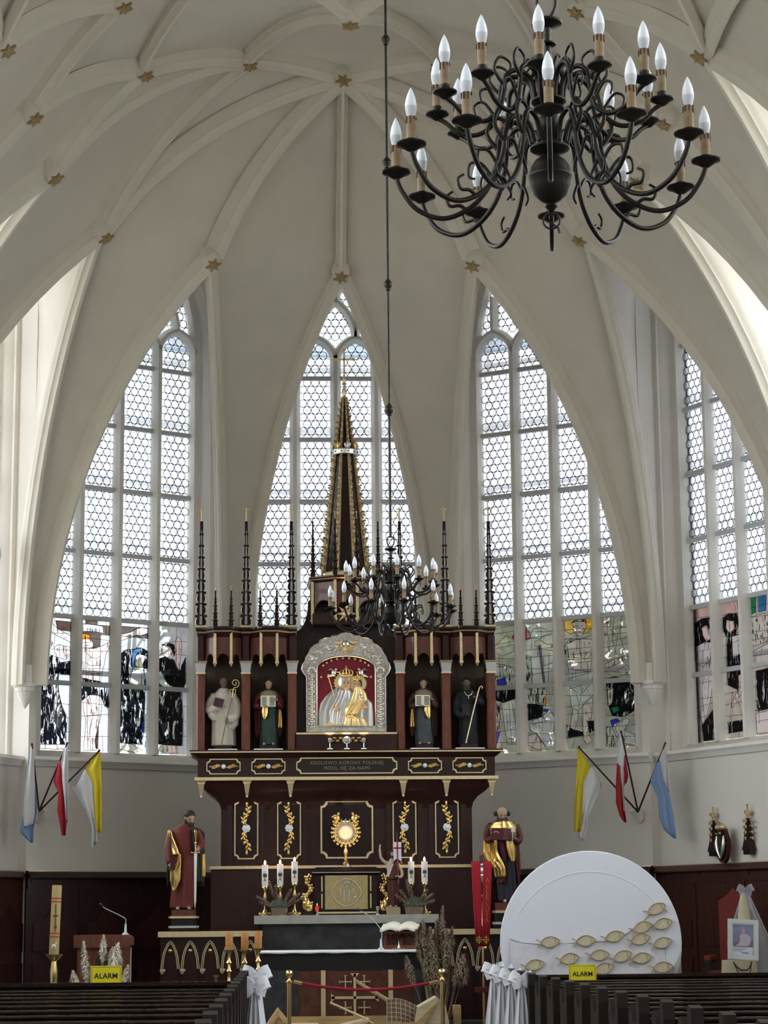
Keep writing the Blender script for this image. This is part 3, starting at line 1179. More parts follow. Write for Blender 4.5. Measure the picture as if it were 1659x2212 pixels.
# gilt emblem over the icon
em = MB()
pl = []
for k in range(16):
    a = pi / 2 + 2 * pi * k / 16
    r = 0.145 if k % 2 == 0 else 0.06
    if k in (7, 8, 9):
        r *= 0.8
    pl.append((r * math.cos(a), 5.80 + r * math.sin(a)))
em.prism(pl, -0.09, -0.05)
em.sphere((0, -0.09, 5.80), (0.06, 0.03, 0.06), 10, 6)
em.sphere((0, -0.08, 5.90), (0.035, 0.03, 0.045), 8, 6)
em.build('gilt_emblem', GOLDP, altar, True, 30)
wood_box('emblem_board', MAHOG, -0.47, 0.47, -0.05, 0.30, 5.66, 5.81)

# ---- crocketed pinnacles
def pinnacle_meshes(h, w, nseg, strip):
    wood, gold, fin = MB(), MB(), MB()
    body = h * 0.88
    out = []
    for k in range(nseg):
        z0 = body * (1 - (1 - k / nseg) ** 1.15) if False else body * k / nseg
        z1 = body * (k + 1) / nseg
        wa = w * (1 - 0.86 * k / nseg)
        wb = w * (1 - 0.86 * (k + 1) / nseg)
        dz = z1 - z0
        out += [(wa * 0.62, z0), (wa * 0.95, z0 + dz * 0.22), (wa * 0.92, z0 + dz * 0.5), (wa * 0.66, z0 + dz * 0.70), (wa * 1.22, z0 + dz * 0.80), (wa * 1.18, z0 + dz * 0.90), (wb * 0.62, z0 + dz * 0.97)]
        for s in (-1, 1):
            gold.tube([(s * wa * 0.99, -0.004, z0 + dz * 0.16), (s * wa * 1.02, -0.004, z0 + dz * 0.4), (s * wa * 0.82, -0.004, z0 + dz * 0.62)], [wa * 0.09] * 3, 5)
    poly = out + [(-x, z) for x, z in out[::-1]]
    t = w * 0.30
    wood.prism(poly, -t, t)
    wood.prism(poly, -t, t, Matrix.Rotation(pi / 2, 4, 'Z'))
    zt = body
    fin.tube([(0, 0, zt - 0.01), (0, 0, zt + h * 0.09)], [w * 0.16, w * 0.12], 6)
    fin.sphere((0, 0, zt + h * 0.10), w * 0.24, 8, 5)
    a = w * 0.55
    fin.box(-a, a, -w * 0.1, w * 0.1, zt + h * 0.10 - w * 0.1, zt + h * 0.10 + w * 0.1)
    fin.box(-w * 0.1, w * 0.1, -a, a, zt + h * 0.10 - w * 0.1, zt + h * 0.10 + w * 0.1)
    fin.frustum(0, 0, zt + h * 0.10, zt + h * 0.125, w * 0.13, w * 0.13, w * 0.04, w * 0.04)
    st = None
    if strip:
        s_ = MB()
        s_.frustum(0, -w * 1.0, 0.0, 0.001, 0.017, 0.004, 0.017, 0.004)
        vs = [(-0.018, -w * 1.26, 0.01), (0.018, -w * 1.26, 0.01), (0.006, -w * 0.22, body * 0.98), (-0.006, -w * 0.22, body * 0.98)]
        vb = [(x, y + 0.012, z) for x, y, z in vs]
        s_ = MB().add(vs + vb, [(0, 1, 2, 3), (7, 6, 5, 4), (0, 4, 5, 1), (1, 5, 6, 2), (2, 6, 7, 3), (3, 7, 4, 0)])
        st = s_.mesh('front_strip', GREYSTRIP, False)
    return wood.mesh('pinnacle', MAHOG2, True, 40), gold.mesh('gold_crocket_edge', GOLDP, True, 60), fin.mesh('finial', GOLDP, True, 40), st

PTALL = pinnacle_meshes(1.70, 0.072, 9, True)
PSMALL = pinnacle_meshes(0.58, 0.036, 5, False)
PMID = pinnacle_meshes(0.92, 0.036, 7, False)

def pinnacle(x, y, z, ms, base=None, parent=None):
    p = link('pinnacle', ms[0], parent or altar, (x, y, z))
    link('gold_crocket_edge', ms[1], p)
    link('finial', ms[2], p)
    if ms[3]:
        link('front_strip', ms[3], p)
    if base:
        MB().frustum(0, 0, -0.03, 0.0, base, base, base * 0.92, base * 0.92).build('pinnacle_base', PALEG, p, False)
    return p

for x in (-2.03, -1.40, -0.765, 0.765, 1.40, 2.03):
    pinnacle(x, 0.02, 5.645, PTALL, 0.085)
for x in (-1.825, -1.605, -1.20, -0.97, 0.97, 1.20, 1.605, 1.825):
    pinnacle(x, -0.14, 5.615, PSMALL, 0.04)
for x, y in tpl[1:5]:
    pinnacle(x * 0.98, y - 0.0, 6.335, PMID)

# ---- crowned spire
def oct_ring(r, z, rot=pi / 8):
    return [(r * math.cos(rot + 2 * pi * k / 8), 0.22 + r * math.sin(rot + 2 * pi * k / 8), z) for k in range(8)]
SPB, SPM, SPT = 0.315, 0.135, 0.03
MB().loft([oct_ring(0.34, 6.33), oct_ring(0.34, 6.40), oct_ring(0.325, 6.42)]).build('spire_base', PALEG, altar, False)
MB().loft([oct_ring(SPB, 6.41), oct_ring(SPM, 8.16), oct_ring(0.115, 8.25), oct_ring(SPT, 8.98)]).build('spire', MAHOG2, altar, False)
for k in range(8):
    e = MB()
    a = pi / 8 + 2 * pi * k / 8
    d = V((math.cos(a), math.sin(a), 0))
    def ep(r, z):
        return V((0, 0.22, z)) + d * r
    pts = [ep(SPB + 0.004, 6.42), ep(SPM + 0.004, 8.16), ep(0.119, 8.26), ep(SPT + 0.008, 8.99)]
    e.tube(pts, [0.036, 0.021, 0.017, 0.012], 6)
    for i in range(13):
        t = i / 13
        r = SPB + (SPM - SPB) * t
        z = 6.47 + (8.16 - 6.47) * t
        s = 0.068 * (1 - 0.42 * t)
        p = ep(r + 0.022, z)
        e.sphere(p, (s * 0.55, s * 0.55, s), 7, 5)
        e.sphere(ep(r + 0.04 + s * 0.3, z + s * 0.8), s * 0.34, 6, 4)
    for i in range(7):
        t = i / 7
        r = 0.12 + (SPT - 0.12) * t
        z = 8.30 + 0.68 * t
        s = 0.048 * (1 - 0.35 * t)
        e.sphere(ep(r + 0.012, z), (s * 0.5, s * 0.5, s), 7, 5)
        e.sphere(ep(r + 0.022 + s * 0.3, z + s * 0.8), s * 0.3, 6, 4)
    e.build('crocketed_edge', mat('old_gilding', (0.46, 0.34, 0.18), 0.45, 0.55, var=0.2, vscale=20), altar, True, 60)
# crown
cr = MB()
R = 0.185
n = 24
for (ra, rb, z0, z1) in ((R, R + 0.012, 8.13, 8.20),):
    vs, fs = [], []
    for k in range(n):
        a = 2 * pi * k / n
        for r, z in ((ra, z0), (rb, z1), (rb - 0.012, z1), (ra - 0.012, z0)):
            vs.append((r * math.cos(a), 0.22 + r * math.sin(a), z))
    for k in range(n):
        k2 = (k + 1) % n
        for j in range(4):
            fs.append((k * 4 + j, k2 * 4 + j, k2 * 4 + (j + 1) % 4, k * 4 + (j + 1) % 4))
    cr.add(vs, fs)
for z in (8.13, 8.20):
    cr.tube([((R + (z - 8.13) * 0.17) * math.cos(2 * pi * k / n), 0.22 + (R + (z - 8.13) * 0.17) * math.sin(2 * pi * k / n), z) for k in range(n)], 0.008, 5, closed=True)
crown = cr.build('crown_band', SILVER, altar, True, 40)
for k in range(12):
    a = 2 * pi * (k + 0.5) / 12
    c = V((0, 0.22, 8.165)) + V((math.cos(a), math.sin(a), 0)) * (R + 0.012)
    MB().sphere(c, 0.011, 6, 4).build('crown_stone', BLACKW, crown, True)
for k in range(8):
    a = 2 * pi * k / 8 + 0.2
    M = Matrix.Translation((R * math.cos(a), 0.22 + R * math.sin(a), 8.20)) @ Matrix.Rotation(a + pi / 2, 4, 'Z')
    mb = MB()
    mb.sphere((0, 0, 0.06), (0.022, 0.012, 0.06), 7, 6, M)
    for s in (-1, 1):
        mb.tube([M @ V(p) for p in ((0, 0, 0.0), (s * 0.03, 0, 0.03), (s * 0.042, -0.005, 0.07), (s * 0.03, -0.012, 0.085))], [0.011, 0.012, 0.011, 0.006], 6)
    mb.build('crown_leaf', GOLD if k % 2 else SILVER, crown, True, 60)
# finial and cross
f = MB()
f.lathe([(0.03, 8.97), (0.035, 9.0), (0.02, 9.02), (0.033, 9.06), (0.035, 9.10), (0.018, 9.14), (0.012, 9.17), (0.04, 9.19), (0.022, 9.21), (0.03, 9.25), (0.028, 9.27), (0.012, 9.30), (0.018, 9.32), (0.008, 9.34)], 12, (0, 0.22, 0))
f.build('finial', PALEG, altar, True, 50)
c = MB()
c.box(-0.012, 0.012, 0.21, 0.23, 9.33, 9.70)
c.box(-0.14, 0.14, 0.21, 0.23, 9.545, 9.572)
for p in ((0, 9.70), (-0.14, 9.558), (0.14, 9.558)):
    for q in ((0, 0.012), (-0.016, 0), (0.016, 0), (0, -0.012)):
        c.sphere((p[0] + q[0], 0.22, p[1] + q[1]), 0.014, 6, 4)
c.build('cross', GOLDP, altar, True, 40)

# ================================================================ silver-framed icon
ROSEC = mat('crimson_ground', (0.16, 0.008, 0.018), 0.6)
SILVERE = mat('embossed_silver', (0.42, 0.40, 0.36), 0.34, 0.95, var=0.35, vscale=35, bump=0.9, bscale=55)
SKIN = mat('painted_skin', (0.50, 0.33, 0.21), 0.55)
SKIND = mat('dark_painted_skin', (0.16, 0.10, 0.075), 0.6)
HAIRD = mat('dark_brown_hair', (0.03, 0.016, 0.01), 0.55)
icon = thing('icon', 'arched silver-framed icon of a crowned woman and child over glowing lamps', 'icon', (0.03, 29.95, 4.15))

def arch_poly(w, z0, zs, zt, n=12):
    pts = [(-w, z0), (-w, zs)]
    for i in range(1, n):
        a = pi - pi * i / n
        pts.append((w * math.cos(a), zs + (zt - zs) * math.sin(a)))
    return pts + [(w, zs), (w, z0)]
inner = arch_poly(0.41, 0.09, 0.90, 1.08, 16)
# stepped, lobed outline of the frame
half = [(0.555, 0.02), (0.555, 0.78), (0.60, 0.84), (0.625, 0.90), (0.61, 0.97), (0.58, 1.0), (0.565, 1.06), (0.52, 1.13), (0.50, 1.18), (0.44, 1.23), (0.38, 1.255), (0.36, 1.30), (0.30, 1.335), (0.22, 1.34), (0.20, 1.365), (0.12, 1.37), (0.06, 1.40), (0.0, 1.41)]
outer = [(x, z) for x, z in half] + [(-x, z) for x, z in half[-2::-1]]
fr = MB()
tri = tessellate_polygon([[V((x, 0, z)) for x, z in outer], [V((x, 0, z)) for x, z in inner]])
allp = outer + inner
for y, fl in ((-0.05, False), (0.02, True)):
    fr.add([(x, y, z) for x, z in allp], [t if fl else t[::-1] for t in tri])
for lo in (outer, inner):
    nn = len(lo)
    fr.add([(x, -0.05, z) for x, z in lo] + [(x, 0.02, z) for x, z in lo], [(i, (i + 1) % nn, (i + 1) % nn + nn, i + nn) for i in range(nn)])
frame = fr.build('frame', SILVERE, icon, False)
mb = MB()
mb.tube([(x, -0.05, z) for x, z in outer], 0.013, 6, closed=True)
mb.tube([(x, -0.055, z) for x, z in inner], 0.012, 6, closed=True)
mb.build('frame_edge', SILVER, frame, True, 60)
for s in (-1, 1):
    mb = MB()
    for i in range(22):
        z = 0.08 + i * 0.035
        mb.sphere((s * 0.485, -0.06, z), (0.026, 0.016, 0.017), 7, 5)
        mb.sphere((s * (0.485 + 0.035 * (1 if i % 2 else -1)), -0.055, z + 0.012), (0.013, 0.012, 0.018), 6, 4)
    for k in range(7):
        a = pi * k / 6
        mb.sphere((s * 0.485 + 0.05 * math.cos(a), -0.06, 0.865 + 0.05 * math.sin(a)), (0.02, 0.016, 0.02), 6, 4)
    mb.build('embossed_garland', SILVER, frame, True, 60)
mb = MB()
r2 = random.Random(4)
for i in range(90):
    a = r2.uniform(0.12, pi - 0.12)
    q = r2.uniform(0.15, 0.85)
    x = (0.44 + q * 0.14) * math.cos(a)
    z = 0.93 + (0.20 + q * 0.20) * math.sin(a)
    mb.sphere((x, -0.052, z), (r2.uniform(0.008, 0.024), 0.012, r2.uniform(0.008, 0.02)), 6, 4)
mb.build('embossed_leaves', SILVER, frame, True, 60, kind='stuff')
mb = MB()
for k in range(15):
    a = pi * (k / 14) + pi
    L = 0.15 if k % 2 else 0.11
    mb.tube([(0.05 * math.cos(a), -0.058, 1.24 + 0.05 * math.sin(a)), (L * math.cos(a), -0.056, 1.24 + L * math.sin(a))], [0.011, 0.003], 5)
for s in (-1, 1):
    mb.sphere((s * 0.11, -0.065, 1.27), (0.055, 0.014, 0.022), 8, 5)
mb.build('gilt_rays', GOLDP, frame, True, 60)
MB().sphere((0, -0.06, 1.245), (0.05, 0.025, 0.05), 12, 8).build('frame_medallion', SILVER, frame, True, 60)
MB().prism(inner, -0.01, 0.015).build('crimson_field', ROSEC, icon, False)
for k in range(12):
    a = rad(14 + 152 * k / 11)
    sx, sz = 0.36 * math.cos(a), 0.86 + 0.19 * math.sin(a) - (0.12 if k in (0, 11) else 0)
    pts = [((0.022 if i % 2 == 0 else 0.010) * math.sin(pi * i / 5) + sx, (0.022 if i % 2 == 0 else 0.010) * math.cos(pi * i / 5) + sz) for i in range(10)]
    MB().prism(pts, -0.025, -0.008).build('gold_star', PALEG, icon, False)
# woman's silver robe: a bulging relief with vertical folds
def relief(poly_rows, y0, bulge, nf, amp, m, name, nx=22, ph=0.0):
    """rows of (z, xl, xr) raised from the ground like beaten metal"""
    rows = []
    zs = [r[0] for r in poly_rows]
    N = 20
    for i in range(N + 1):
        z = zs[0] + (zs[-1] - zs[0]) * i / N
        for a, b in zip(poly_rows, poly_rows[1:]):
            if min(a[0], b[0]) - 1e-6 <= z <= max(a[0], b[0]) + 1e-6:
                t = (z - a[0]) / (b[0] - a[0]) if b[0] != a[0] else 0
                xl, xr = a[1] + (b[1] - a[1]) * t, a[2] + (b[2] - a[2]) * t
                break
        row = []
        for k in range(nx + 1):
            u = k / nx
            e = math.sqrt(max(0, 1 - (2 * u - 1) ** 2))
            y = y0 - bulge * e - amp * math.sin(u * nf * 2 * pi + ph + 0.9 * math.sin(z * 9)) * e
            row.append((xl + (xr - xl) * u, y, z))
        rows.append(row)
    return MB().grid(rows).build(name, m, icon, True, 80)
relief([(0.10, -0.405, 0.405), (0.30, -0.40, 0.40), (0.42, -0.37, 0.38), (0.52, -0.29, 0.27), (0.60, -0.20, 0.15), (0.66, -0.10, 0.05)], -0.005, 0.035, 7, 0.012, mat('grey_silver', (0.42, 0.41, 0.39), 0.32, 1.0), 'silver_robe')
relief([(0.12, -0.22, -0.02), (0.3, -0.24, 0.03), (0.5, -0.13, 0.07), (0.60, -0.08, 0.05)], -0.04, 0.02, 4, 0.010, MATS['grey_silver'], 'silver_sleeve', 14, 1.0)
relief([(0.26, 0.0, 0.16), (0.36, 0.0, 0.24), (0.46, 0.06, 0.30), (0.56, 0.09, 0.28), (0.64, 0.12, 0.22)], -0.045, 0.035, 4, 0.007, GOLDP, 'gold_tunic', 14)
relief([(0.24, -0.03, 0.05), (0.34, -0.02, 0.16), (0.42, 0.05, 0.2)], -0.055, 0.03, 3, 0.008, GOLD, 'gold_drapery', 12, 2.0)
relief([(0.10, -0.30, 0.30), (0.2, -0.22, 0.25), (0.26, -0.1, 0.1)], -0.035, 0.015, 9, 0.012, GOLDP, 'gilded_hem', 26)
# heads, veil, haloes, crowns
def face2(cx, cz, w, h, tilt, y, m, nm):
    M = Matrix.Translation((cx, y, cz)) @ Matrix.Rotation(tilt, 4, 'Y')
    mb = MB()
    mb.sphere((0, 0, 0), (w, 0.03, h), 14, 10, M)
    mb.sphere((0, -0.028, -0.1 * h), (w * 0.13, 0.014, h * 0.28), 8, 6, M)
    hd = mb.build('face', m, icon, True, 70)
    e = MB()
    for s in (-1, 1):
        e.sphere((s * w * 0.42, -0.026, h * 0.12), (w * 0.2, 0.006, h * 0.07), 7, 5, M)
        e.sphere((s * w * 0.42, -0.024, h * 0.28), (w * 0.24, 0.005, h * 0.035), 7, 5, M)
    e.build('eye', HAIRD, hd, True, 70)
    l = MB()
    l.sphere((0, -0.024, -h * 0.5), (w * 0.24, 0.006, h * 0.055), 7, 5, M)
    l.build('lip', mat('lip_red', (0.28, 0.06, 0.05), 0.6), hd, True, 70)
    return M
def halo(cx, cz, r, y, n=22):
    mb = MB()
    pts = []
    for k in range(2 * n):
        a = pi * k / n
        q = r if k % 2 == 0 else r * 0.86
        pts.append((cx + q * math.cos(a), cz + q * math.sin(a)))
    mb.prism(pts, y - 0.006, y + 0.004)
    mb.build('halo', GOLDP, icon, False)
halo(-0.015, 0.70, 0.165, -0.02)
halo(0.17, 0.69, 0.125, -0.025)
MB().sphere((-0.02, -0.03, 0.70), (0.098, 0.035, 0.125), 16, 10).build('veil', SILVER, icon, True, 70)
face2(0.0, 0.685, 0.062, 0.092, rad(8), -0.055, SKIN, 'mother')
MB().sphere((0.165, -0.03, 0.685), (0.062, 0.03, 0.075), 14, 10).build('hair', HAIRD, icon, True, 70)
face2(0.155, 0.67, 0.05, 0.07, rad(-8), -0.05, SKIN, 'child')
def small_crown(cx, cz, w, h, parent):
    mb = MB()
    mb.tube([(cx - w, -0.06, cz), (cx, -0.075, cz - 0.012), (cx + w, -0.06, cz)], 0.014, 6)
    for k in range(5):
        t = -1 + k * 0.5
        mb.tube(bez((cx + t * w, -0.065, cz), (cx + t * w * 1.35, -0.07, cz + h * 0.5), (cx + t * w * 0.8, -0.07, cz + h), (cx, -0.065, cz + h * 0.85), 6), 0.008, 5)
    mb.sphere((cx, -0.07, cz + h), (0.014, 0.012, 0.018), 7, 5)
    mb.box(cx - 0.004, cx + 0.004, -0.072, -0.064, cz + h, cz + h + 0.045)
    mb.box(cx - 0.016, cx + 0.016, -0.072, -0.064, cz + h + 0.022, cz + h + 0.03)
    mb.build('crown', GOLD, icon, True, 60)
small_crown(0.0, 0.81, 0.085, 0.085, icon)
small_crown(0.155, 0.755, 0.05, 0.045, icon)
for s in (-1, 1):                                       # small silver angels holding the crown
    mb = MB()
    cx = s * 0.19 + 0.02
    mb.sphere((cx, -0.03, 0.84), (0.035, 0.02, 0.05), 8, 6)
    mb.sphere((cx - s * 0.03, -0.035, 0.89), 0.02, 8, 6)
    mb.tube([(cx, -0.03, 0.86), (cx + s * 0.05, -0.03, 0.90), (cx + s * 0.09, -0.025, 0.88)], [0.012, 0.02, 0.004], 6)
    mb.tube([(cx, -0.03, 0.82), (cx + s * 0.06, -0.03, 0.80), (cx + s * 0.10, -0.025, 0.78)], [0.025, 0.018, 0.006], 6)
    mb.tube([(cx, -0.035, 0.86), (cx - s * 0.07, -0.04, 0.85)], [0.01, 0.007], 6)
    mb.build('angel', SILVER, icon, True, 60)
def painted_hand(cx, cz, s, flip, up):
    mb = MB()
    mb.sphere((cx, -0.085, cz), (s * 0.5, 0.014, s * 0.36), 8, 6)
    for k in range(4):
        mb.tube([(cx + flip * s * 0.3, -0.09, cz + (0.25 - k * 0.17) * s), (cx + flip * s * 0.8, -0.095, cz + (0.2 - k * 0.2 + up) * s), (cx + flip * s * (1.15 - 0.08 * k), -0.09, cz + (0.1 - k * 0.2 + up) * s)], [s * 0.11, s * 0.095, s * 0.06], 6)
    mb.tube([(cx, -0.09, cz + s * 0.3), (cx + flip * s * 0.45, -0.1, cz + s * 0.55)], [s * 0.12, s * 0.08], 6)
    mb.build('hand', SKIN, icon, True, 70)
painted_hand(-0.17, 0.335, 0.06, 1, 0.1)
painted_hand(0.27, 0.36, 0.065, -1, -0.1)
MB().sphere((0.03, -0.085, 0.235), (0.03, 0.014, 0.014), 8, 6).build('foot', SKIN, icon, True, 70)
mb = MB()
mb.tube([(-0.245, -0.04, 0.78), (-0.17, -0.055, 0.52)], 0.008, 6)
mb.sphere((-0.25, -0.04, 0.80), (0.014, 0.012, 0.03), 7, 5)
mb.build('sceptre', GOLDP, icon, True, 60)
MB().sphere((0.20, -0.10, 0.50), (0.035, 0.02, 0.035), 12, 8).build('silver_orb', SILVER, icon, True, 60)

# three small lamps shining up at the icon, and the gilt spray behind them
spray = MB()
for s in (-1, 1):
    spray.tube([(0, 0, 0), (s * 0.08, 0, 0.018), (s * 0.16, 0, -0.005), (s * 0.23, 0, 0.012)], [0.012, 0.009, 0.008, 0.004], 6)
    for i in range(5):
        x = s * (0.05 + 0.042 * i)
        spray.sphere((x, -0.008, 0.022 * (1 if i % 2 else -1) + 0.01), (0.017, 0.01, 0.013), 7, 5)
        spray.sphere((x + s * 0.02, -0.006, -0.02 * (1 if i % 2 else -1) + 0.008), (0.013, 0.01, 0.01), 7, 5)
o = spray.build('gilt_spray', GOLD, altar, True, 60)
o.location = (0, -0.045, 4.035)
o2 = link('crystal_rosette', ROS, altar, (0, -0.05, 4.035))
for x in (-0.235, 0.0, 0.235):
    pos = {-0.235: 'left of the three', 0.0: 'middle of the three', 0.235: 'right of the three'}[x]
    lp = thing('spot_lamp', 'small chrome spotlight on the altar ledge, ' + pos + ' under the icon', 'lamp', (0.03 + x, 29.72, 3.906), 0, 'spotlights under the icon')
    MB().lathe([(0.045, 0), (0.045, 0.012), (0.03, 0.018), (0.008, 0.022), (0.007, 0.09)], 12).build('stand', SILVER, lp, True, 40)
    MB().lathe([(0.018, 0.088), (0.024, 0.10), (0.03, 0.155), (0.026, 0.155), (0.02, 0.11)], 12).build('lamp_head', SILVER, lp, True, 40)
    MB().lathe([(0.022, 0.13), (0.02, 0.14), (0.0, 0.142)], 10).build('bulb', mat('warm_lamp', (1, 0.8, 0.4), 0.5, emit=(1.0, 0.62, 0.22), estr=14), lp, True, 40)
    L = bpy.data.lights.new('lamp_beam', 'SPOT')
    L.energy = 7.0
    L.color = (1.0, 0.66, 0.28)
    L.spot_size = rad(95)
    L.spot_blend = 0.8
    L.shadow_soft_size = 0.02
    lo = bpy.data.objects.new('lamp_beam', L)
    COL.objects.link(lo)
    lo.parent = lp
    lo.location = (0, -0.01, 0.165)
    lo.rotation_euler = (rad(158), 0, 0)
# ================================================================ carved and painted figures
def remesh(mb, voxel, smooth=4):
    me = mb.mesh('tmp', None, False)
    o = bpy.data.objects.new('tmp', me)
    COL.objects.link(o)
    m = o.modifiers.new('r', 'REMESH')
    m.mode = 'VOXEL'
    m.voxel_size = voxel
    s = o.modifiers.new('s', 'SMOOTH')
    s.iterations = smooth
    s.factor = 0.5
    dg = bpy.context.evaluated_depsgraph_get()
    out = bpy.data.meshes.new_from_object(o.evaluated_get(dg))
    bpy.data.objects.remove(o)
    bpy.data.meshes.remove(me)
    out.polygons.foreach_set('use_smooth', [True] * len(out.polygons))
    return out

def part_remesh(mb, name, m, parent, voxel=0.008, smooth=4, **props):
    me = remesh(mb, voxel, smooth)
    me.materials.clear()
    me.materials.append(m)
    me.name = name
    return link(name, me, parent, **props)

class Body:
    """robe as stacked ellipses: rows of (z, cx, cy, rx, ry)"""
    def __init__(s, rows, folds=7, amp=0.10, ph=0.0, ztop_fold=0.75):
        s.rows = rows
        s.folds, s.amp, s.ph, s.zt = folds, amp, ph, ztop_fold

    def at(s, z):
        r = s.rows
        if z <= r[0][0]:
            return r[0][1:]
        for a, b in zip(r, r[1:]):
            if z <= b[0]:
                t = (z - a[0]) / (b[0] - a[0])
                t = t * t * (3 - 2 * t) * 0.5 + t * 0.5
                return tuple(a[i] + (b[i] - a[i]) * t for i in range(1, 5))
        return r[-1][1:]

    def mesh(s, mb, n=56, m=44):
        z0, z1 = s.rows[0][0], s.rows[-1][0]
        out = []
        for i in range(m + 1):
            z = z0 + (z1 - z0) * i / m
            cx, cy, rx, ry = s.at(z)
            k = max(0.0, 1 - (z - z0) / ((z1 - z0) * s.zt))
            row = []
            for j in range(n):
                a = 2 * pi * j / n
                q = 1 + s.amp * k * (math.sin(s.folds * a + s.ph + 1.2 * math.sin(z * 5)) + 0.45 * math.sin((2 * s.folds + 1) * a + z * 4))
                row.append((cx + rx * q * math.cos(a), cy + ry * q * math.sin(a), z))
            out.append(row)
        mb.loft(out)

    def front(s, x, z, off=0.0):
        cx, cy, rx, ry = s.at(z)
        u = (x - cx) / (rx + 1e-6)
        if abs(u) < 1:
            return cy - (ry + off) * math.sqrt(1 - u * u) - off * 0.5
        return cy + (abs(u) - 1) * rx * 0.6 - off * 0.5

def drape(parent, body, rows, off, m, name, nf=3.0, amp=0.012, ph=0.0, nx=18, nz=26, th=0.010, slant=0.0):
    """cloth laid over the front of a body; rows of (z, xl, xr)"""
    out = []
    for i in range(nz + 1):
        t = i / nz * (len(rows) - 1)
        k = min(int(t), len(rows) - 2)
        f = t - k
        z, xl, xr = (rows[k][j] + (rows[k + 1][j] - rows[k][j]) * f for j in range(3))
        row = []
        for j in range(nx + 1):
            u = j / nx
            x = xl + (xr - xl) * u
            y = body.front(x, z, off) - amp * (0.5 + 0.5 * math.sin(2 * pi * nf * u + ph + slant * z * 12)) * math.sin(pi * min(1, max(0, u * 0.9 + 0.05)))
            row.append((x, y, z))
        out.append(row)
    o = MB().grid(out).build(name, m, parent, True, 80)
    s = o.modifiers.new('thick', 'SOLIDIFY')
    s.thickness = th
    s.offset = 0
    return o

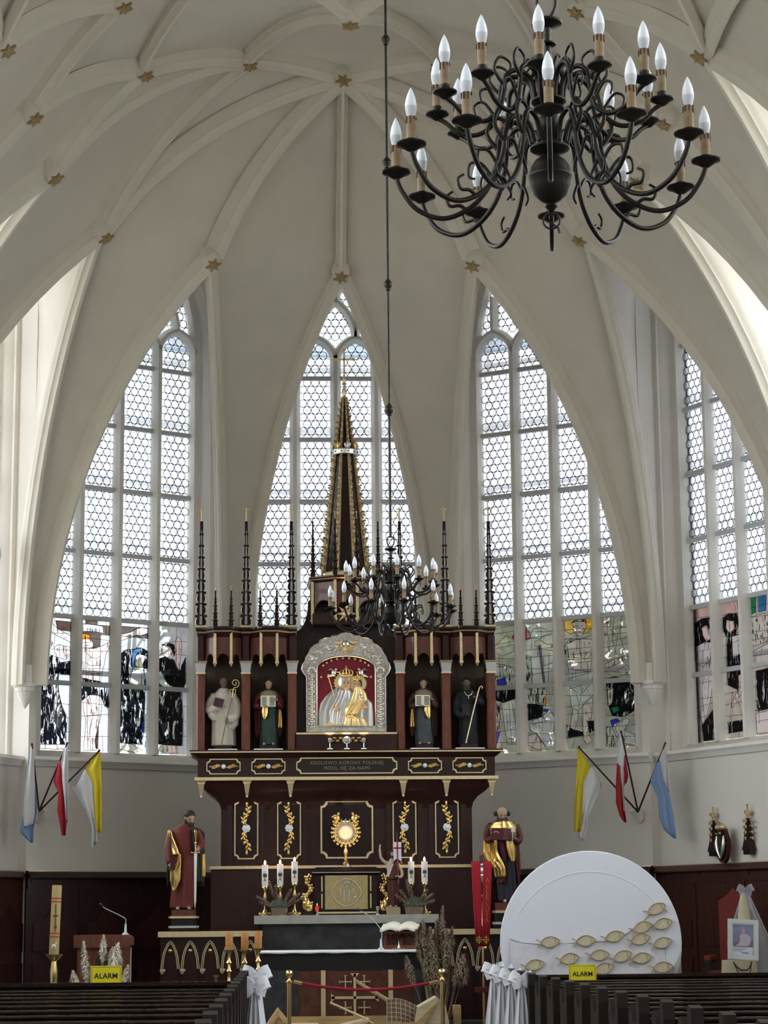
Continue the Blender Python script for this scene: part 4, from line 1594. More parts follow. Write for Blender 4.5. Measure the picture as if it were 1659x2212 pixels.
def head(parent, c, h, yaw=0.0, nod=0.0, skin=None, hair=None, hairtype='short', beard=None, beardlen=0.5):
    """head of height h centred at c; faces -y, turned by yaw, nodding forward"""
    M = Matrix.Translation(c) @ Matrix.Rotation(yaw, 4, 'Z') @ Matrix.Rotation(nod, 4, 'X')
    mb = MB()
    mb.sphere((0, 0.02 * h, 0.10 * h), (0.36 * h, 0.42 * h, 0.40 * h), 16, 12, M)
    mb.sphere((0, -0.07 * h, -0.14 * h), (0.29 * h, 0.32 * h, 0.37 * h), 14, 10, M)
    mb.sphere((0, -0.33 * h, 0.11 * h), (0.22 * h, 0.07 * h, 0.05 * h), 10, 6, M)          # brow
    mb.tube([M @ V(p) for p in ((0, -0.36 * h, 0.08 * h), (0, -0.44 * h, -0.06 * h), (0, -0.47 * h, -0.13 * h))], [0.04 * h, 0.055 * h, 0.065 * h], 8)
    mb.sphere((0, -0.36 * h, -0.27 * h), (0.11 * h, 0.05 * h, 0.03 * h), 8, 6, M)
    mb.sphere((0, -0.34 * h, -0.42 * h), (0.12 * h, 0.08 * h, 0.08 * h), 8, 6, M)
    for s in (-1, 1):
        mb.sphere((s * 0.36 * h, 0.03 * h, 0.0), (0.05 * h, 0.08 * h, 0.13 * h), 8, 6, M)
        mb.sphere((s * 0.2 * h, -0.30 * h, -0.1 * h), (0.10 * h, 0.07 * h, 0.09 * h), 8, 6, M)
    mb.tube([M @ V((0, 0.06 * h, -0.25 * h)), V(c) + V((0, 0.05 * h, -0.85 * h))], [0.2 * h, 0.24 * h], 10)
    hd = part_remesh(mb, 'head', skin or SKIN, parent, h * 0.045, 2)
    e = MB()
    for s in (-1, 1):
        e.sphere((s * 0.15 * h, -0.355 * h, 0.04 * h), (0.065 * h, 0.03 * h, 0.03 * h), 8, 6, M)
    e.build('eyes', HAIRD, hd, True, 70)
    if hair:
        hb = MB()
        if hairtype == 'short':
            hb.sphere((0, 0.06 * h, 0.2 * h), (0.40 * h, 0.42 * h, 0.36 * h), 16, 10, M)
            hb.sphere((0, 0.20 * h, 0.0), (0.36 * h, 0.28 * h, 0.34 * h), 12, 8, M)
        elif hairtype == 'full':
            hb.sphere((0, 0.07 * h, 0.22 * h), (0.43 * h, 0.43 * h, 0.36 * h), 16, 10, M)
            for s in (-1, 1):
                hb.sphere((s * 0.44 * h, 0.10 * h, -0.03 * h), (0.17 * h, 0.24 * h, 0.27 * h), 10, 8, M)
            hb.sphere((0, 0.28 * h, -0.05 * h), (0.38 * h, 0.2 * h, 0.32 * h), 12, 8, M)
        elif hairtype == 'tonsure':
            for k in range(9):
                a = pi * k / 8
                hb.sphere((0.40 * h * math.cos(a), 0.08 * h + 0.32 * h * math.sin(a), 0.06 * h), (0.14 * h, 0.14 * h, 0.17 * h), 8, 6, M)
        elif hairtype == 'sides':
            for s in (-1, 1):
                hb.sphere((s * 0.46 * h, 0.04 * h, 0.02 * h), (0.15 * h, 0.2 * h, 0.19 * h), 10, 8, M)
            hb.sphere((0, 0.3 * h, 0.0), (0.36 * h, 0.16 * h, 0.22 * h), 12, 8, M)
        part_remesh(hb, 'hair', hair, hd, h * 0.05, 2)
    if beard:
        bb = MB()
        bb.sphere((0, -0.24 * h, -0.40 * h), (0.29 * h, 0.24 * h, 0.24 * h), 12, 8, M)
        bb.sphere((0, -0.38 * h, -0.25 * h), (0.19 * h, 0.06 * h, 0.05 * h), 10, 6, M)
        for s in (-1, 1):
            bb.sphere((s * 0.28 * h, -0.10 * h, -0.22 * h), (0.09 * h, 0.16 * h, 0.25 * h), 8, 6, M)
        L = beardlen * h
        for s in (-0.10, 0.0, 0.10):
            bb.tube([M @ V(p) for p in ((s * h, -0.30 * h, -0.45 * h), (s * 1.1 * h, -0.33 * h, -0.45 * h - L * 0.6), (s * 0.6 * h, -0.30 * h, -0.45 * h - L))], [0.17 * h, 0.15 * h, 0.07 * h], 8)
        part_remesh(bb, 'beard', beard, hd, h * 0.05, 2)
    return hd

def hand(parent, c, s, rot, skin, curl=0.9, mirror=1):
    """hand of length about s at c; fingers along local -z, palm facing local -y, thumb to local +x*mirror"""
    M = Matrix.Translation(c) @ rot.to_4x4()
    mb = MB()
    mb.sphere((0, 0, -0.20 * s), (0.24 * s, 0.11 * s, 0.28 * s), 10, 8, M)
    for k, (fx, fl) in enumerate(((-0.18, 0.42), (-0.06, 0.50), (0.06, 0.47), (0.17, 0.36))):
        p0 = V((fx * s * -mirror, 0, -0.40 * s))
        d1 = V((0, -math.sin(curl * 0.5), -math.cos(curl * 0.5))) * fl * s * 0.45
        d2 = V((0, -math.sin(curl * 1.3), -math.cos(curl * 1.3))) * fl * s * 0.35
        d3 = V((0, -math.sin(curl * 2.0), -math.cos(curl * 2.0))) * fl * s * 0.25
        mb.tube([M @ p for p in (p0 + V((0, 0, 0.12 * s)), p0, p0 + d1, p0 + d1 + d2, p0 + d1 + d2 + d3)], [0.075 * s, 0.075 * s, 0.068 * s, 0.06 * s, 0.045 * s], 7)
    mb.tube([M @ V(p) for p in ((0.12 * s * mirror, -0.02 * s, -0.08 * s), (0.27 * s * mirror, -0.10 * s, -0.22 * s), (0.26 * s * mirror, -0.2 * s, -0.38 * s))], [0.085 * s, 0.075 * s, 0.05 * s], 7)
    mb.tube([M @ V((0, 0, -0.1 * s)), M @ V((0, 0, 0.22 * s))], [0.15 * s, 0.16 * s], 8)
    return part_remesh(mb, 'hand', skin, parent, s * 0.04, 1)

def rot_to(d, twist=0.0):
    """rotation that takes local -z onto direction d"""
    return (V(d).normalized().to_track_quat('-Z', 'Y').to_matrix() @ Matrix.Rotation(twist, 3, 'Z'))

def sleeve(mb, pts, rads):
    mb.tube(catmull(pts, 4), [rads[0] + (rads[-1] - rads[0]) * i / (4 * (len(pts) - 1)) for i in range(4 * (len(pts) - 1) + 1)], 12)

SKINP = mat('polychrome_skin', (0.36, 0.25, 0.18), 0.6, var=0.1, vscale=30)
REDR = mat('brick_red_robe', (0.13, 0.022, 0.018), 0.55, var=0.2, vscale=8)
DARKG = mat('olive_black_cloak', (0.022, 0.026, 0.016), 0.6)
NAVY = mat('blue_black_robe', (0.012, 0.014, 0.022), 0.6, var=0.2, vscale=9)
MAROON = mat('maroon_cloth', (0.075, 0.010, 0.012), 0.55, var=0.15, vscale=9)
GREYB = mat('greying_beard', (0.045, 0.035, 0.028), 0.7)
GOLDL = mat('gold_leaf_drapery', (0.72, 0.50, 0.17), 0.27, 0.9, var=0.15, vscale=12, bump=0.15, bscale=18)
BOOKR = mat('dark_red_book', (0.07, 0.010, 0.014), 0.5)
STEEL = mat('bright_steel', (0.72, 0.73, 0.74), 0.22, 1.0)
PAGE = mat('page_paper', (0.70, 0.66, 0.56), 0.7)
INK = mat('ink_lines', (0.05, 0.05, 0.05), 0.8)

def foot(mb, x, y, s, a):
    M = Matrix.Translation((x, y, 0)) @ Matrix.Rotation(a, 4, 'Z')
    mb.sphere((0, 0, 0.25 * s), (0.28 * s, 0.5 * s, 0.26 * s), 10, 6, M)
    mb.sphere((0, -0.35 * s, 0.15 * s), (0.26 * s, 0.3 * s, 0.15 * s), 10, 6, M)
    for k in range(4):
        mb.sphere(((-0.18 + 0.12 * k) * s, -0.62 * s, 0.10 * s), (0.065 * s, 0.09 * s, 0.08 * s), 6, 4, M)

# ---- bearded statue with a sword
def statue_sword():
    t = thing('statue', 'bearded statue in a red robe and gold cloak holding a long sword', 'statue', (-2.13, 28.6, 1.735))
    B = Body([(0.02, -0.05, 0.0, 0.145, 0.13), (0.3, -0.04, 0.0, 0.14, 0.125), (0.6, -0.03, 0.0, 0.15, 0.125), (0.85, -0.02, 0.0, 0.165, 0.12), (1.0, -0.02, 0.0, 0.175, 0.115), (1.06, -0.015, 0.0, 0.15, 0.10), (1.10, 0.0, 0.0, 0.08, 0.075), (1.13, 0.01, -0.01, 0.05, 0.05)], 8, 0.09)
    mb = MB()
    B.mesh(mb)
    sleeve(mb, [(-0.15, 0.0, 1.03), (-0.20, -0.01, 0.85), (-0.21, -0.06, 0.68), (-0.19, -0.10, 0.60)], [0.07, 0.055])
    sleeve(mb, [(0.13, 0.0, 1.02), (0.19, -0.02, 0.88), (0.19, -0.08, 0.80), (0.165, -0.14, 0.79)], [0.065, 0.045])
    part_remesh(mb, 'robe', REDR, t, 0.010, 3)
    drape(t, B, [(1.03, -0.235, -0.19), (0.94, -0.25, -0.165), (0.86, -0.275, -0.125), (0.78, -0.275, -0.095), (0.705, -0.24, -0.075)], 0.075, GOLDL, 'gold_cloak_fold', 2.6, 0.030, 0.5, slant=0.5)
    drape(t, B, [(0.72, -0.09, -0.06), (0.61, -0.10, -0.055), (0.50, -0.205, -0.055), (0.38, -0.205, -0.06), (0.30, -0.18, -0.10), (0.24, -0.15, -0.13)], 0.05, GOLDL, 'gold_cloak_fold', 2.2, 0.028, 1.0)
    drape(t, B, [(1.06, 0.08, 0.15), (0.95, 0.085, 0.20), (0.8, 0.10, 0.23), (0.6, 0.135, 0.24), (0.43, 0.15, 0.25), (0.36, 0.15, 0.22)], 0.035, DARKG, 'cloak', 2.0, 0.02)
    drape(t, B, [(1.03, 0.11, 0.14), (0.95, 0.115, 0.165), (0.85, 0.13, 0.165)], 0.06, GOLDL, 'gold_cloak_fold', 1.3, 0.015)
    drape(t, B, [(0.72, 0.215, 0.245), (0.55, 0.21, 0.255), (0.43, 0.205, 0.255)], 0.05, GOLDL, 'gold_cloak_fold', 1.0, 0.012)
    back = MB()                                           # cloak down the back
    back.grid([[(x, 0.13 - 0.10 * (x / 0.26) ** 2 + 0.012 * math.sin(x * 60), z) for x in [(-0.24 + 0.48 * i / 16) * (0.75 if z > 1.0 else 1.0) for i in range(17)]] for z in [0.3 + 0.75 * k / 12 for k in range(13)]])
    bo = back.build('cloak', DARKG, t, True, 80)
    bo.modifiers.new('th', 'SOLIDIFY').thickness = 0.012
    head(t, (0.045, -0.03, 1.185), 0.195, rad(32), rad(22), SKINP, HAIRD, 'short', HAIRD, 0.75)
    hand(t, (-0.195, -0.11, 0.60), 0.115, rot_to((0.25, -0.3, -1)), SKINP, 0.8, 1)
    hand(t, (0.17, -0.165, 0.80), 0.10, rot_to((-0.2, -0.8, -0.6)), SKINP, 1.2, -1)
    bk = MB().box(-0.055, 0.055, -0.02, 0.02, -0.085, 0.085, Matrix.Translation((-0.135, -0.15, 0.61)) @ Matrix.Rotation(rad(-12), 4, 'Y'))
    bk.build('book', BOOKR, t, False)
    sw = link('sword', None, t)
    sw.location = (0.135, -0.20, 0.0)
    MB().add([(-0.020, 0, 0.72), (0, -0.006, 0.72), (0.020, 0, 0.72), (0, 0.006, 0.72), (-0.014, 0, 0.1), (0, -0.005, 0.1), (0.014, 0, 0.1), (0, 0.005, 0.1), (0, 0, 0.0)],
             [(0, 1, 5, 4), (1, 2, 6, 5), (2, 3, 7, 6), (3, 0, 4, 7), (4, 5, 8), (5, 6, 8), (6, 7, 8), (7, 4, 8), (0, 3, 2, 1)]).build('blade', STEEL, sw, False)
    g = MB()
    g.tube([(-0.058, 0, 0.735), (-0.03, 0, 0.728), (0, 0, 0.73), (0.03, 0, 0.728), (0.058, 0, 0.735)], [0.013, 0.008, 0.011, 0.008, 0.013], 7)
    g.tube([(0, 0, 0.73), (0, 0, 0.84)], 0.010, 8)
    g.sphere((0, 0, 0.855), 0.018, 8, 6)
    g.build('hilt', GOLDP, sw, True, 60)
    f = MB()
    foot(f, -0.09, -0.12, 0.085, rad(-12))
    foot(f, 0.05, -0.11, 0.085, rad(14))
    f.build('bare_feet', SKINP, t, True, 60)
    return t

def statue_book():
    t = thing('statue', 'balding bearded statue in a gold cloak reading a dark red book', 'statue', (2.06, 28.6, 1.79))
    B = Body([(0.02, 0.06, 0.0, 0.13, 0.12), (0.3, 0.05, 0.0, 0.135, 0.12), (0.6, 0.03, 0.0, 0.15, 0.125), (0.85, 0.01, 0.0, 0.17, 0.12), (0.98, 0.0, 0.0, 0.185, 0.115), (1.04, 0.0, 0.0, 0.15, 0.10), (1.08, 0.0, 0.0, 0.08, 0.075), (1.11, 0.0, -0.01, 0.05, 0.05)], 8, 0.09, 1.0)
    mb = MB()
    B.mesh(mb)
    part_remesh(mb, 'robe', NAVY, t, 0.010, 3)
    for pts in ([(-0.16, 0.0, 1.0), (-0.21, -0.03, 0.86), (-0.19, -0.12, 0.81), (-0.14, -0.17, 0.86)], [(0.16, 0.0, 1.0), (0.21, -0.03, 0.86), (0.18, -0.12, 0.79), (0.13, -0.17, 0.82)]):
        sl = MB()
        sleeve(sl, pts, [0.065, 0.04])
        part_remesh(sl, 'sleeve', MAROON, t, 0.010, 2)
    drape(t, B, [(1.06, -0.10, 0.09), (1.0, -0.185, 0.17), (0.93, -0.20, 0.19), (0.85, -0.22, 0.19)], 0.045, GOLDL, 'gold_cape', 3, 0.015)
    drape(t, B, [(0.92, -0.245, -0.15), (0.80, -0.26, -0.09), (0.66, -0.265, -0.09), (0.55, -0.235, -0.04), (0.45, -0.13, 0.0), (0.33, -0.115, 0.005)], 0.07, GOLDL, 'gold_cloak_fold', 3, 0.035, 0.4, slant=0.6)
    drape(t, B, [(0.80, 0.02, 0.14), (0.70, 0.03, 0.145), (0.60, 0.055, 0.145), (0.53, 0.085, 0.13)], 0.06, GOLDL, 'gold_cloak_fold', 1.6, 0.03)
    drape(t, B, [(0.80, -0.09, 0.02), (0.6, -0.03, 0.03), (0.4, 0.0, 0.02), (0.25, -0.10, 0.0)], 0.03, MAROON, 'cloak', 2.0, 0.015)
    drape(t, B, [(0.85, 0.14, 0.20), (0.65, 0.145, 0.22), (0.4, 0.165, 0.225), (0.24, 0.18, 0.205)], 0.03, MAROON, 'cloak', 1.5, 0.015)
    back = MB()
    back.grid([[(x, 0.13 - 0.10 * (x / 0.28) ** 2 + 0.012 * math.sin(x * 60), z) for x in [(-0.255 + 0.48 * i / 16) * (0.72 if z > 0.98 else 1.0) for i in range(17)]] for z in [0.25 + 0.8 * k / 12 for k in range(13)]])
    bo = back.build('cloak', DARKG, t, True, 80)
    bo.modifiers.new('th', 'SOLIDIFY').thickness = 0.012
    head(t, (-0.01, -0.05, 1.155), 0.19, rad(4), rad(24), SKINP, HAIRD, 'sides', GREYB, 0.3)
    hand(t, (-0.145, -0.19, 0.90), 0.105, rot_to((0.9, -0.3, 0.15), rad(60)), SKINP, 0.5, -1)
    hand(t, (0.135, -0.19, 0.83), 0.105, rot_to((-0.85, -0.3, 0.35), rad(-60)), SKINP, 0.5, 1)
    bk = link('book', None, t)
    bk.location = (-0.02, -0.235, 0.885)
    for s in (-1, 1):
        M = Matrix.Rotation(s * rad(14), 4, 'Z') @ Matrix.Rotation(rad(-28), 4, 'X')
        MB().box(min(0, s * 0.155), max(0, s * 0.155), -0.012, 0.0, -0.085, 0.085, M).build('cover', BOOKR, bk, False)
        MB().box(min(0, s * 0.148), max(0, s * 0.148), 0.0, 0.018, -0.08, 0.082, M).build('pages', PAGE, bk, False)
    k = MB()
    k.tube([(0.10, -0.265, 0.97), (0.105, -0.27, 0.86), (0.10, -0.25, 0.79)], 0.010, 6)
    k.box(0.085, 0.135, -0.275, -0.262, 0.91, 0.975)
    k.tube([(0.07 + 0.028 * math.cos(2 * pi * i / 12), -0.20, 0.755 + 0.022 * math.sin(2 * pi * i / 12)) for i in range(12)], 0.006, 6, closed=True)
    k.build('silver_keys', SILVER, t, True, 50)
    f = MB()
    foot(f, 0.0, -0.13, 0.085, rad(-10))
    foot(f, 0.12, -0.11, 0.085, rad(14))
    f.build('bare_feet', SKINP, t, True, 60)
    return t

statue_sword()
statue_book()

# ---- four smaller statues in the niches of the high altar (facing out, feet on small plinths)
WHAB = mat('cream_habit', (0.50, 0.46, 0.38), 0.75, var=0.08, vscale=12)
GRNR = mat('dark_green_robe', (0.020, 0.045, 0.035), 0.6, var=0.2, vscale=9)
GRYR = mat('slate_grey_robe', (0.055, 0.065, 0.070), 0.6, var=0.2, vscale=9)
BLKR = mat('black_habit', (0.010, 0.011, 0.016), 0.7)
BRNC = mat('brown_cloak', (0.065, 0.028, 0.020), 0.6)
BEIGE = mat('tan_collar', (0.20, 0.15, 0.09), 0.6)

def niche_base(x, label):
    t = thing('statue', label, 'statue', (0.03 + x, 29.98, 3.922))
    MB().vprism([(-0.12, 0.14), (-0.15, 0), (-0.12, -0.13), (0.12, -0.13), (0.15, 0), (0.12, 0.14)], 0.0, 0.06).build('plinth', MAHOG, t, False)
    return t

def open_book(t, c, w, h, tilt):
    bk = link('open_book', None, t)
    bk.location = c
    for s in (-1, 1):
        M = Matrix.Rotation(s * rad(7), 4, 'Z') @ Matrix.Rotation(tilt, 4, 'X')
        MB().box(min(0, s * w), max(0, s * w), 0.0, 0.014, -h, h, M).build('pages', PAGE, bk, False)
        ln = MB()
        for k in range(7):
            z = h * 0.72 - k * h * 0.24
            ln.box(min(s * w * 0.2, s * w * 0.85), max(s * w * 0.2, s * w * 0.85), -0.002, 0.002, z - 0.005, z + 0.005, M)
        ln.build('ruled_lines', INK, bk, False, kind='stuff')
    return bk

def niche_white(x):
    t = niche_base(x, 'statue in a cream habit with a crosier, leftmost niche of the altar')
    zb = 0.06
    B = Body([(zb, 0, 0, 0.165, 0.125), (0.3, 0, 0, 0.16, 0.12), (0.55, 0, 0, 0.165, 0.12), (0.74, 0, 0, 0.155, 0.11), (0.80, 0, 0, 0.13, 0.09), (0.84, 0, 0, 0.07, 0.07), (0.87, 0, 0, 0.05, 0.05)], 9, 0.10, 0.5)
    mb = MB()
    B.mesh(mb)
    sleeve(mb, [(-0.12, 0, 0.77), (-0.19, -0.02, 0.66), (-0.20, -0.07, 0.55), (-0.13, -0.12, 0.57), (-0.08, -0.13, 0.60)], [0.06, 0.06])
    sleeve(mb, [(0.12, 0, 0.77), (0.19, -0.02, 0.64), (0.19, -0.06, 0.50), (0.12, -0.13, 0.43), (0.07, -0.14, 0.42)], [0.06, 0.065])
    for s, zt, zb2 in ((-1, 0.56, 0.40), (1, 0.44, 0.28)):
        mb.tube([(s * 0.17, -0.06, zt), (s * 0.15, -0.08, (zt + zb2) / 2), (s * 0.12, -0.09, zb2)], [0.055, 0.065, 0.03], 10)
    mb.lathe([(0.10, 0.80), (0.105, 0.82), (0.07, 0.86)], 14, (0, 0, 0))
    part_remesh(mb, 'habit', WHAB, t, 0.009, 3)
    head(t, (0, -0.03, 0.935), 0.15, 0, rad(6), SKIND, HAIRD, 'tonsure')
    hand(t, (-0.07, -0.16, 0.60), 0.085, rot_to((0.6, -0.4, 0.4)), SKIND, 0.9, 1)
    hand(t, (0.065, -0.165, 0.42), 0.085, rot_to((-0.5, -0.6, -0.5)), SKIND, 1.2, -1)
    MB().box(-0.075, 0.055, -0.015, 0.015, -0.06, 0.06, Matrix.Translation((-0.05, -0.19, 0.645)) @ Matrix.Rotation(rad(14), 4, 'Y')).build('book', mat('plum_book', (0.06, 0.018, 0.03), 0.55), t, False)
    cr = MB()
    cr.tube([(-0.02, -0.17, 0.07), (0.05, -0.185, 0.42), (0.125, -0.17, 0.72)], 0.008, 7)
    cr.build('crosier_staff', BEIGE, t, True, 60)
    g = MB()
    sp = []
    for i in range(26):
        a = -1.2 + i * 0.36
        r = 0.062 - 0.0021 * i
        sp.append((0.165 + r * math.cos(a), -0.165, 0.92 + r * math.sin(a)))
    g.tube([(0.125, -0.17, 0.72), (0.14, -0.17, 0.83), (0.155, -0.165, 0.858)] + sp, 0.008, 6)
    g.tube([(0.10, -0.17, 0.83), (0.09, -0.17, 0.73), (0.16, -0.17, 0.73), (0.175, -0.17, 0.83)], 0.007, 6)
    g.tube([(0.10, -0.17, 0.83), (0.175, -0.17, 0.83)], 0.006, 6)
    g.build('crosier_head', GOLDP, t, True, 60)

def niche_reader(x, label, robe, cloak_l, cloak_r, gold_left):
    t = niche_base(x, label)
    zb = 0.07
    B = Body([(zb, 0.01, 0, 0.125, 0.11), (0.3, 0.0, 0, 0.125, 0.11), (0.55, 0, 0, 0.12, 0.105), (0.72, 0, 0, 0.135, 0.10), (0.79, 0, 0, 0.12, 0.085), (0.83, 0, 0, 0.06, 0.06), (0.87, 0, 0, 0.045, 0.045)], 8, 0.10, 0.2)
    mb = MB()
    B.mesh(mb)
    part_remesh(mb, 'robe', robe, t, 0.009, 3)
    for s in (-1, 1):
        sl = MB()
        sleeve(sl, [(s * 0.11, 0, 0.77), (s * 0.17, -0.02, 0.67), (s * 0.17, -0.08, 0.60), (s * 0.11, -0.14, 0.60 if s < 0 else 0.66)], [0.055, 0.04])
        part_remesh(sl, 'sleeve', cloak_l, t, 0.009, 2)
    drape(t, B, [(0.82, -0.10, 0.10), (0.77, -0.13, 0.13), (0.71, -0.145, 0.145)], 0.03, BEIGE, 'collar', 2, 0.008)
    for s, m in ((-1, cloak_l), (1, cloak_r)):
        drape(t, B, [(0.66, *sorted((s * 0.13, s * 0.20))), (0.45, *sorted((s * 0.115, s * 0.205))), (0.28, *sorted((s * 0.12, s * 0.20))), (0.18, *sorted((s * 0.15, s * 0.175)))], 0.03, m, 'cloak', 1.6, 0.018)
        if (s < 0) == gold_left:
            drape(t, B, [(0.62, *sorted((s * 0.15, s * 0.165))), (0.45, *sorted((s * 0.14, s * 0.19))), (0.31, *sorted((s * 0.13, s * 0.20)))], 0.055, GOLDL, 'gold_lining', 1.4, 0.02)
    gx = 0.055 if gold_left else -0.06
    drape(t, B, [(0.60, gx - 0.045, gx + 0.045), (0.52, gx - 0.05, gx + 0.05), (0.46, gx - 0.03, gx + 0.04), (0.42, gx + 0.0, gx + 0.02)], 0.03, GOLDL, 'gold_fold', 1.5, 0.02)
    head(t, (0, -0.03, 0.925), 0.15, 0, rad(10), SKINP, HAIRD, 'full')
    open_book(t, (-0.005 if not gold_left else -0.02, -0.19, 0.665), 0.105, 0.078, rad(-8))
    hand(t, (-0.05, -0.20, 0.59), 0.08, rot_to((0.9, -0.3, 0.1)), SKINP, 0.9, 1)
    hand(t, (0.115, -0.195, 0.68), 0.08, rot_to((-0.7, -0.3, 0.4)), SKINP, 1.0, -1)
    f = MB()
    foot(f, -0.06, -0.10, 0.07, rad(-14))
    foot(f, 0.06, -0.10, 0.07, rad(14))
    fo = f.build('bare_feet', SKINP, t, True, 60)
    fo.location = (0, 0, 0.06)

def niche_black(x):
    t = niche_base(x, 'dark statue in a black habit leaning on a pale staff, rightmost niche')
    B = Body([(0.06, 0, 0, 0.15, 0.12), (0.3, 0, 0, 0.135, 0.115), (0.55, 0, 0, 0.14, 0.115), (0.74, 0, 0, 0.15, 0.11), (0.80, 0, 0, 0.13, 0.09), (0.84, 0, 0, 0.07, 0.07), (0.87, 0, 0, 0.05, 0.05)], 9, 0.11, 0.9)
    mb = MB()
    B.mesh(mb)
    sleeve(mb, [(-0.12, 0, 0.77), (-0.18, -0.02, 0.64), (-0.16, -0.10, 0.50), (-0.06, -0.14, 0.46)], [0.06, 0.055])
    sleeve(mb, [(0.12, 0, 0.77), (0.19, -0.03, 0.68), (0.17, -0.12, 0.64), (0.11, -0.16, 0.69)], [0.06, 0.05])
    part_remesh(mb, 'habit', BLKR, t, 0.009, 3)
    head(t, (-0.02, -0.03, 0.925), 0.15, rad(-8), rad(8), SKIND, BLKR, 'short', GREYB, 0.3)
    hand(t, (-0.055, -0.16, 0.47), 0.08, rot_to((0.7, -0.5, 0.1)), SKIND, 0.8, 1)
    hand(t, (0.10, -0.175, 0.70), 0.08, rot_to((-0.4, -0.5, 0.4)), SKIND, 1.3, -1)
    MB().box(-0.055, 0.055, -0.012, 0.012, -0.07, 0.07, Matrix.Translation((-0.045, -0.185, 0.54))).build('book', mat('black_book', (0.02, 0.016, 0.014), 0.5), t, False)
    c = MB()
    c.tube([(-0.055, -0.20, 0.065), (0.04, -0.205, 0.45), (0.135, -0.20, 0.80), (0.15, -0.2, 0.845), (0.175, -0.2, 0.862), (0.19, -0.2, 0.845), (0.18, -0.2, 0.825)], [0.009] * 4 + [0.008, 0.007, 0.006], 7)
    c.build('staff', PALEG, t, True, 60)
    n = MB()
    n.tube([(-0.06 + 0.0, -0.085, 0.80), (-0.03, -0.12, 0.745), (0.0, -0.125, 0.735), (0.04, -0.115, 0.755), (0.06, -0.085, 0.80)], 0.005, 5)
    n.box(-0.008, 0.002, -0.135, -0.125, 0.69, 0.73)
    n.build('pectoral_cross', PALEG, t, True, 60)

niche_white(-1.715)
niche_reader(-1.085, 'statue in a dark green robe with an open book, left of the icon', GRNR, MAROON, BRNC, False)
niche_reader(1.085, 'statue in a slate robe and brown cloak with an open book, right of the icon', GRYR, BRNC, BRNC, True)
niche_black(1.715)
# ================================================================ chancel: floor, panelling, furniture
PZ = 0.18
st = MB()
st.box(-6.6, 6.6, 25.0, 36, 0.0, 0.09)
st.box(-6.6, 6.6, 25.35, 36, 0.09, PZ)
struct(st.build('floor_chancel', mat('dark_granite', (0.05, 0.052, 0.052), 0.4, var=0.3, vscale=30), None, False))
stp = MB()
stp.box(-2.2, 2.2, 28.0, 31.2, PZ, 0.30)
struct(stp.build('floor_altar_step', MATS['dark_granite'], None, False))
WAIN = mat('panelling_mahogany', (0.030, 0.010, 0.010), 0.42, var=0.3, vscale=5, stretch=(6, 6, 1), coat=0.15)
WAINP = mat('panelling_field', (0.040, 0.012, 0.011), 0.45, var=0.3, vscale=5, stretch=(6, 6, 1), coat=0.15)
WAINR = mat('red_brown_panelling', (0.055, 0.018, 0.012), 0.42, var=0.3, vscale=5, stretch=(6, 6, 1), coat=0.2)

def ogee(x0, x1, z0, zs, zt, n=6):
    xc = (x0 + x1) / 2
    pts = [(x0, z0), (x1, z0), (x1, zs)]
    h = zt - zs
    right = []
    for i in range(1, n + 1):
        t = i / n
        right.append((x1 + (xc - x1) * t, zs + h * (t ** 2.2 * 0.75 + 0.25 * t * t * t)))
    left = [(2 * xc - x, z) for x, z in right[-2::-1]]
    return pts + right + left + [(x0, zs)]

def wainscot(face, label, m, mp, x0, x1, npan, ztop=2.43):
    M = FACES[face]
    t = thing('wall_panelling', label, 'panelling')
    t.matrix_world = M
    yf = -INS - 0.03
    MB().box(x0, x1, yf - 0.10, yf, PZ, ztop - 0.10).build('carcass', m, t, False)
    co = MB()
    co.sweep([(x0, yf - 0.10, ztop - 0.10), (x1, yf - 0.10, ztop - 0.10)], [(-0.10, 0.0), (0.0, 0.0), (0.03, 0.03), (0.06, 0.05), (0.09, 0.09), (0.09, 0.105), (-0.10, 0.105)], lat=(0, -1, 0))
    co.build('cornice', m, t, True, 30)
    MB().box(x0, x1, yf - 0.112, yf - 0.09, ztop - 0.135, ztop - 0.10).build('gold_fillet', PALEG, t, False)
    MB().box(x0, x1, yf - 0.112, yf - 0.09, ztop - 0.36, ztop - 0.34).build('lower_fillet', m, t, False)
    w = (x1 - x0) / npan
    for i in range(npan):
        a, b = x0 + i * w, x0 + (i + 1) * w
        for k, (z0, zs, zt) in enumerate(((1.18, 1.55, 1.86), (0.42, 1.02, 1.02))):
            poly = ogee(a + 0.09, b - 0.09, z0, zs, zt) if k == 0 else [(a + 0.09, z0), (b - 0.09, z0), (b - 0.09, zs), (a + 0.09, zs)]
            MB().prism(poly, yf - 0.12, yf - 0.09).build('panel', mp, t, False)
        MB().box(a - 0.03, a + 0.03, yf - 0.118, yf - 0.09, PZ, ztop - 0.36).build('stile', m, t, False)
        MB().box(a + 0.05, a + 0.13, yf - 0.118, yf - 0.09, ztop - 0.28, ztop - 0.20).build('block', m, t, False)
    return t

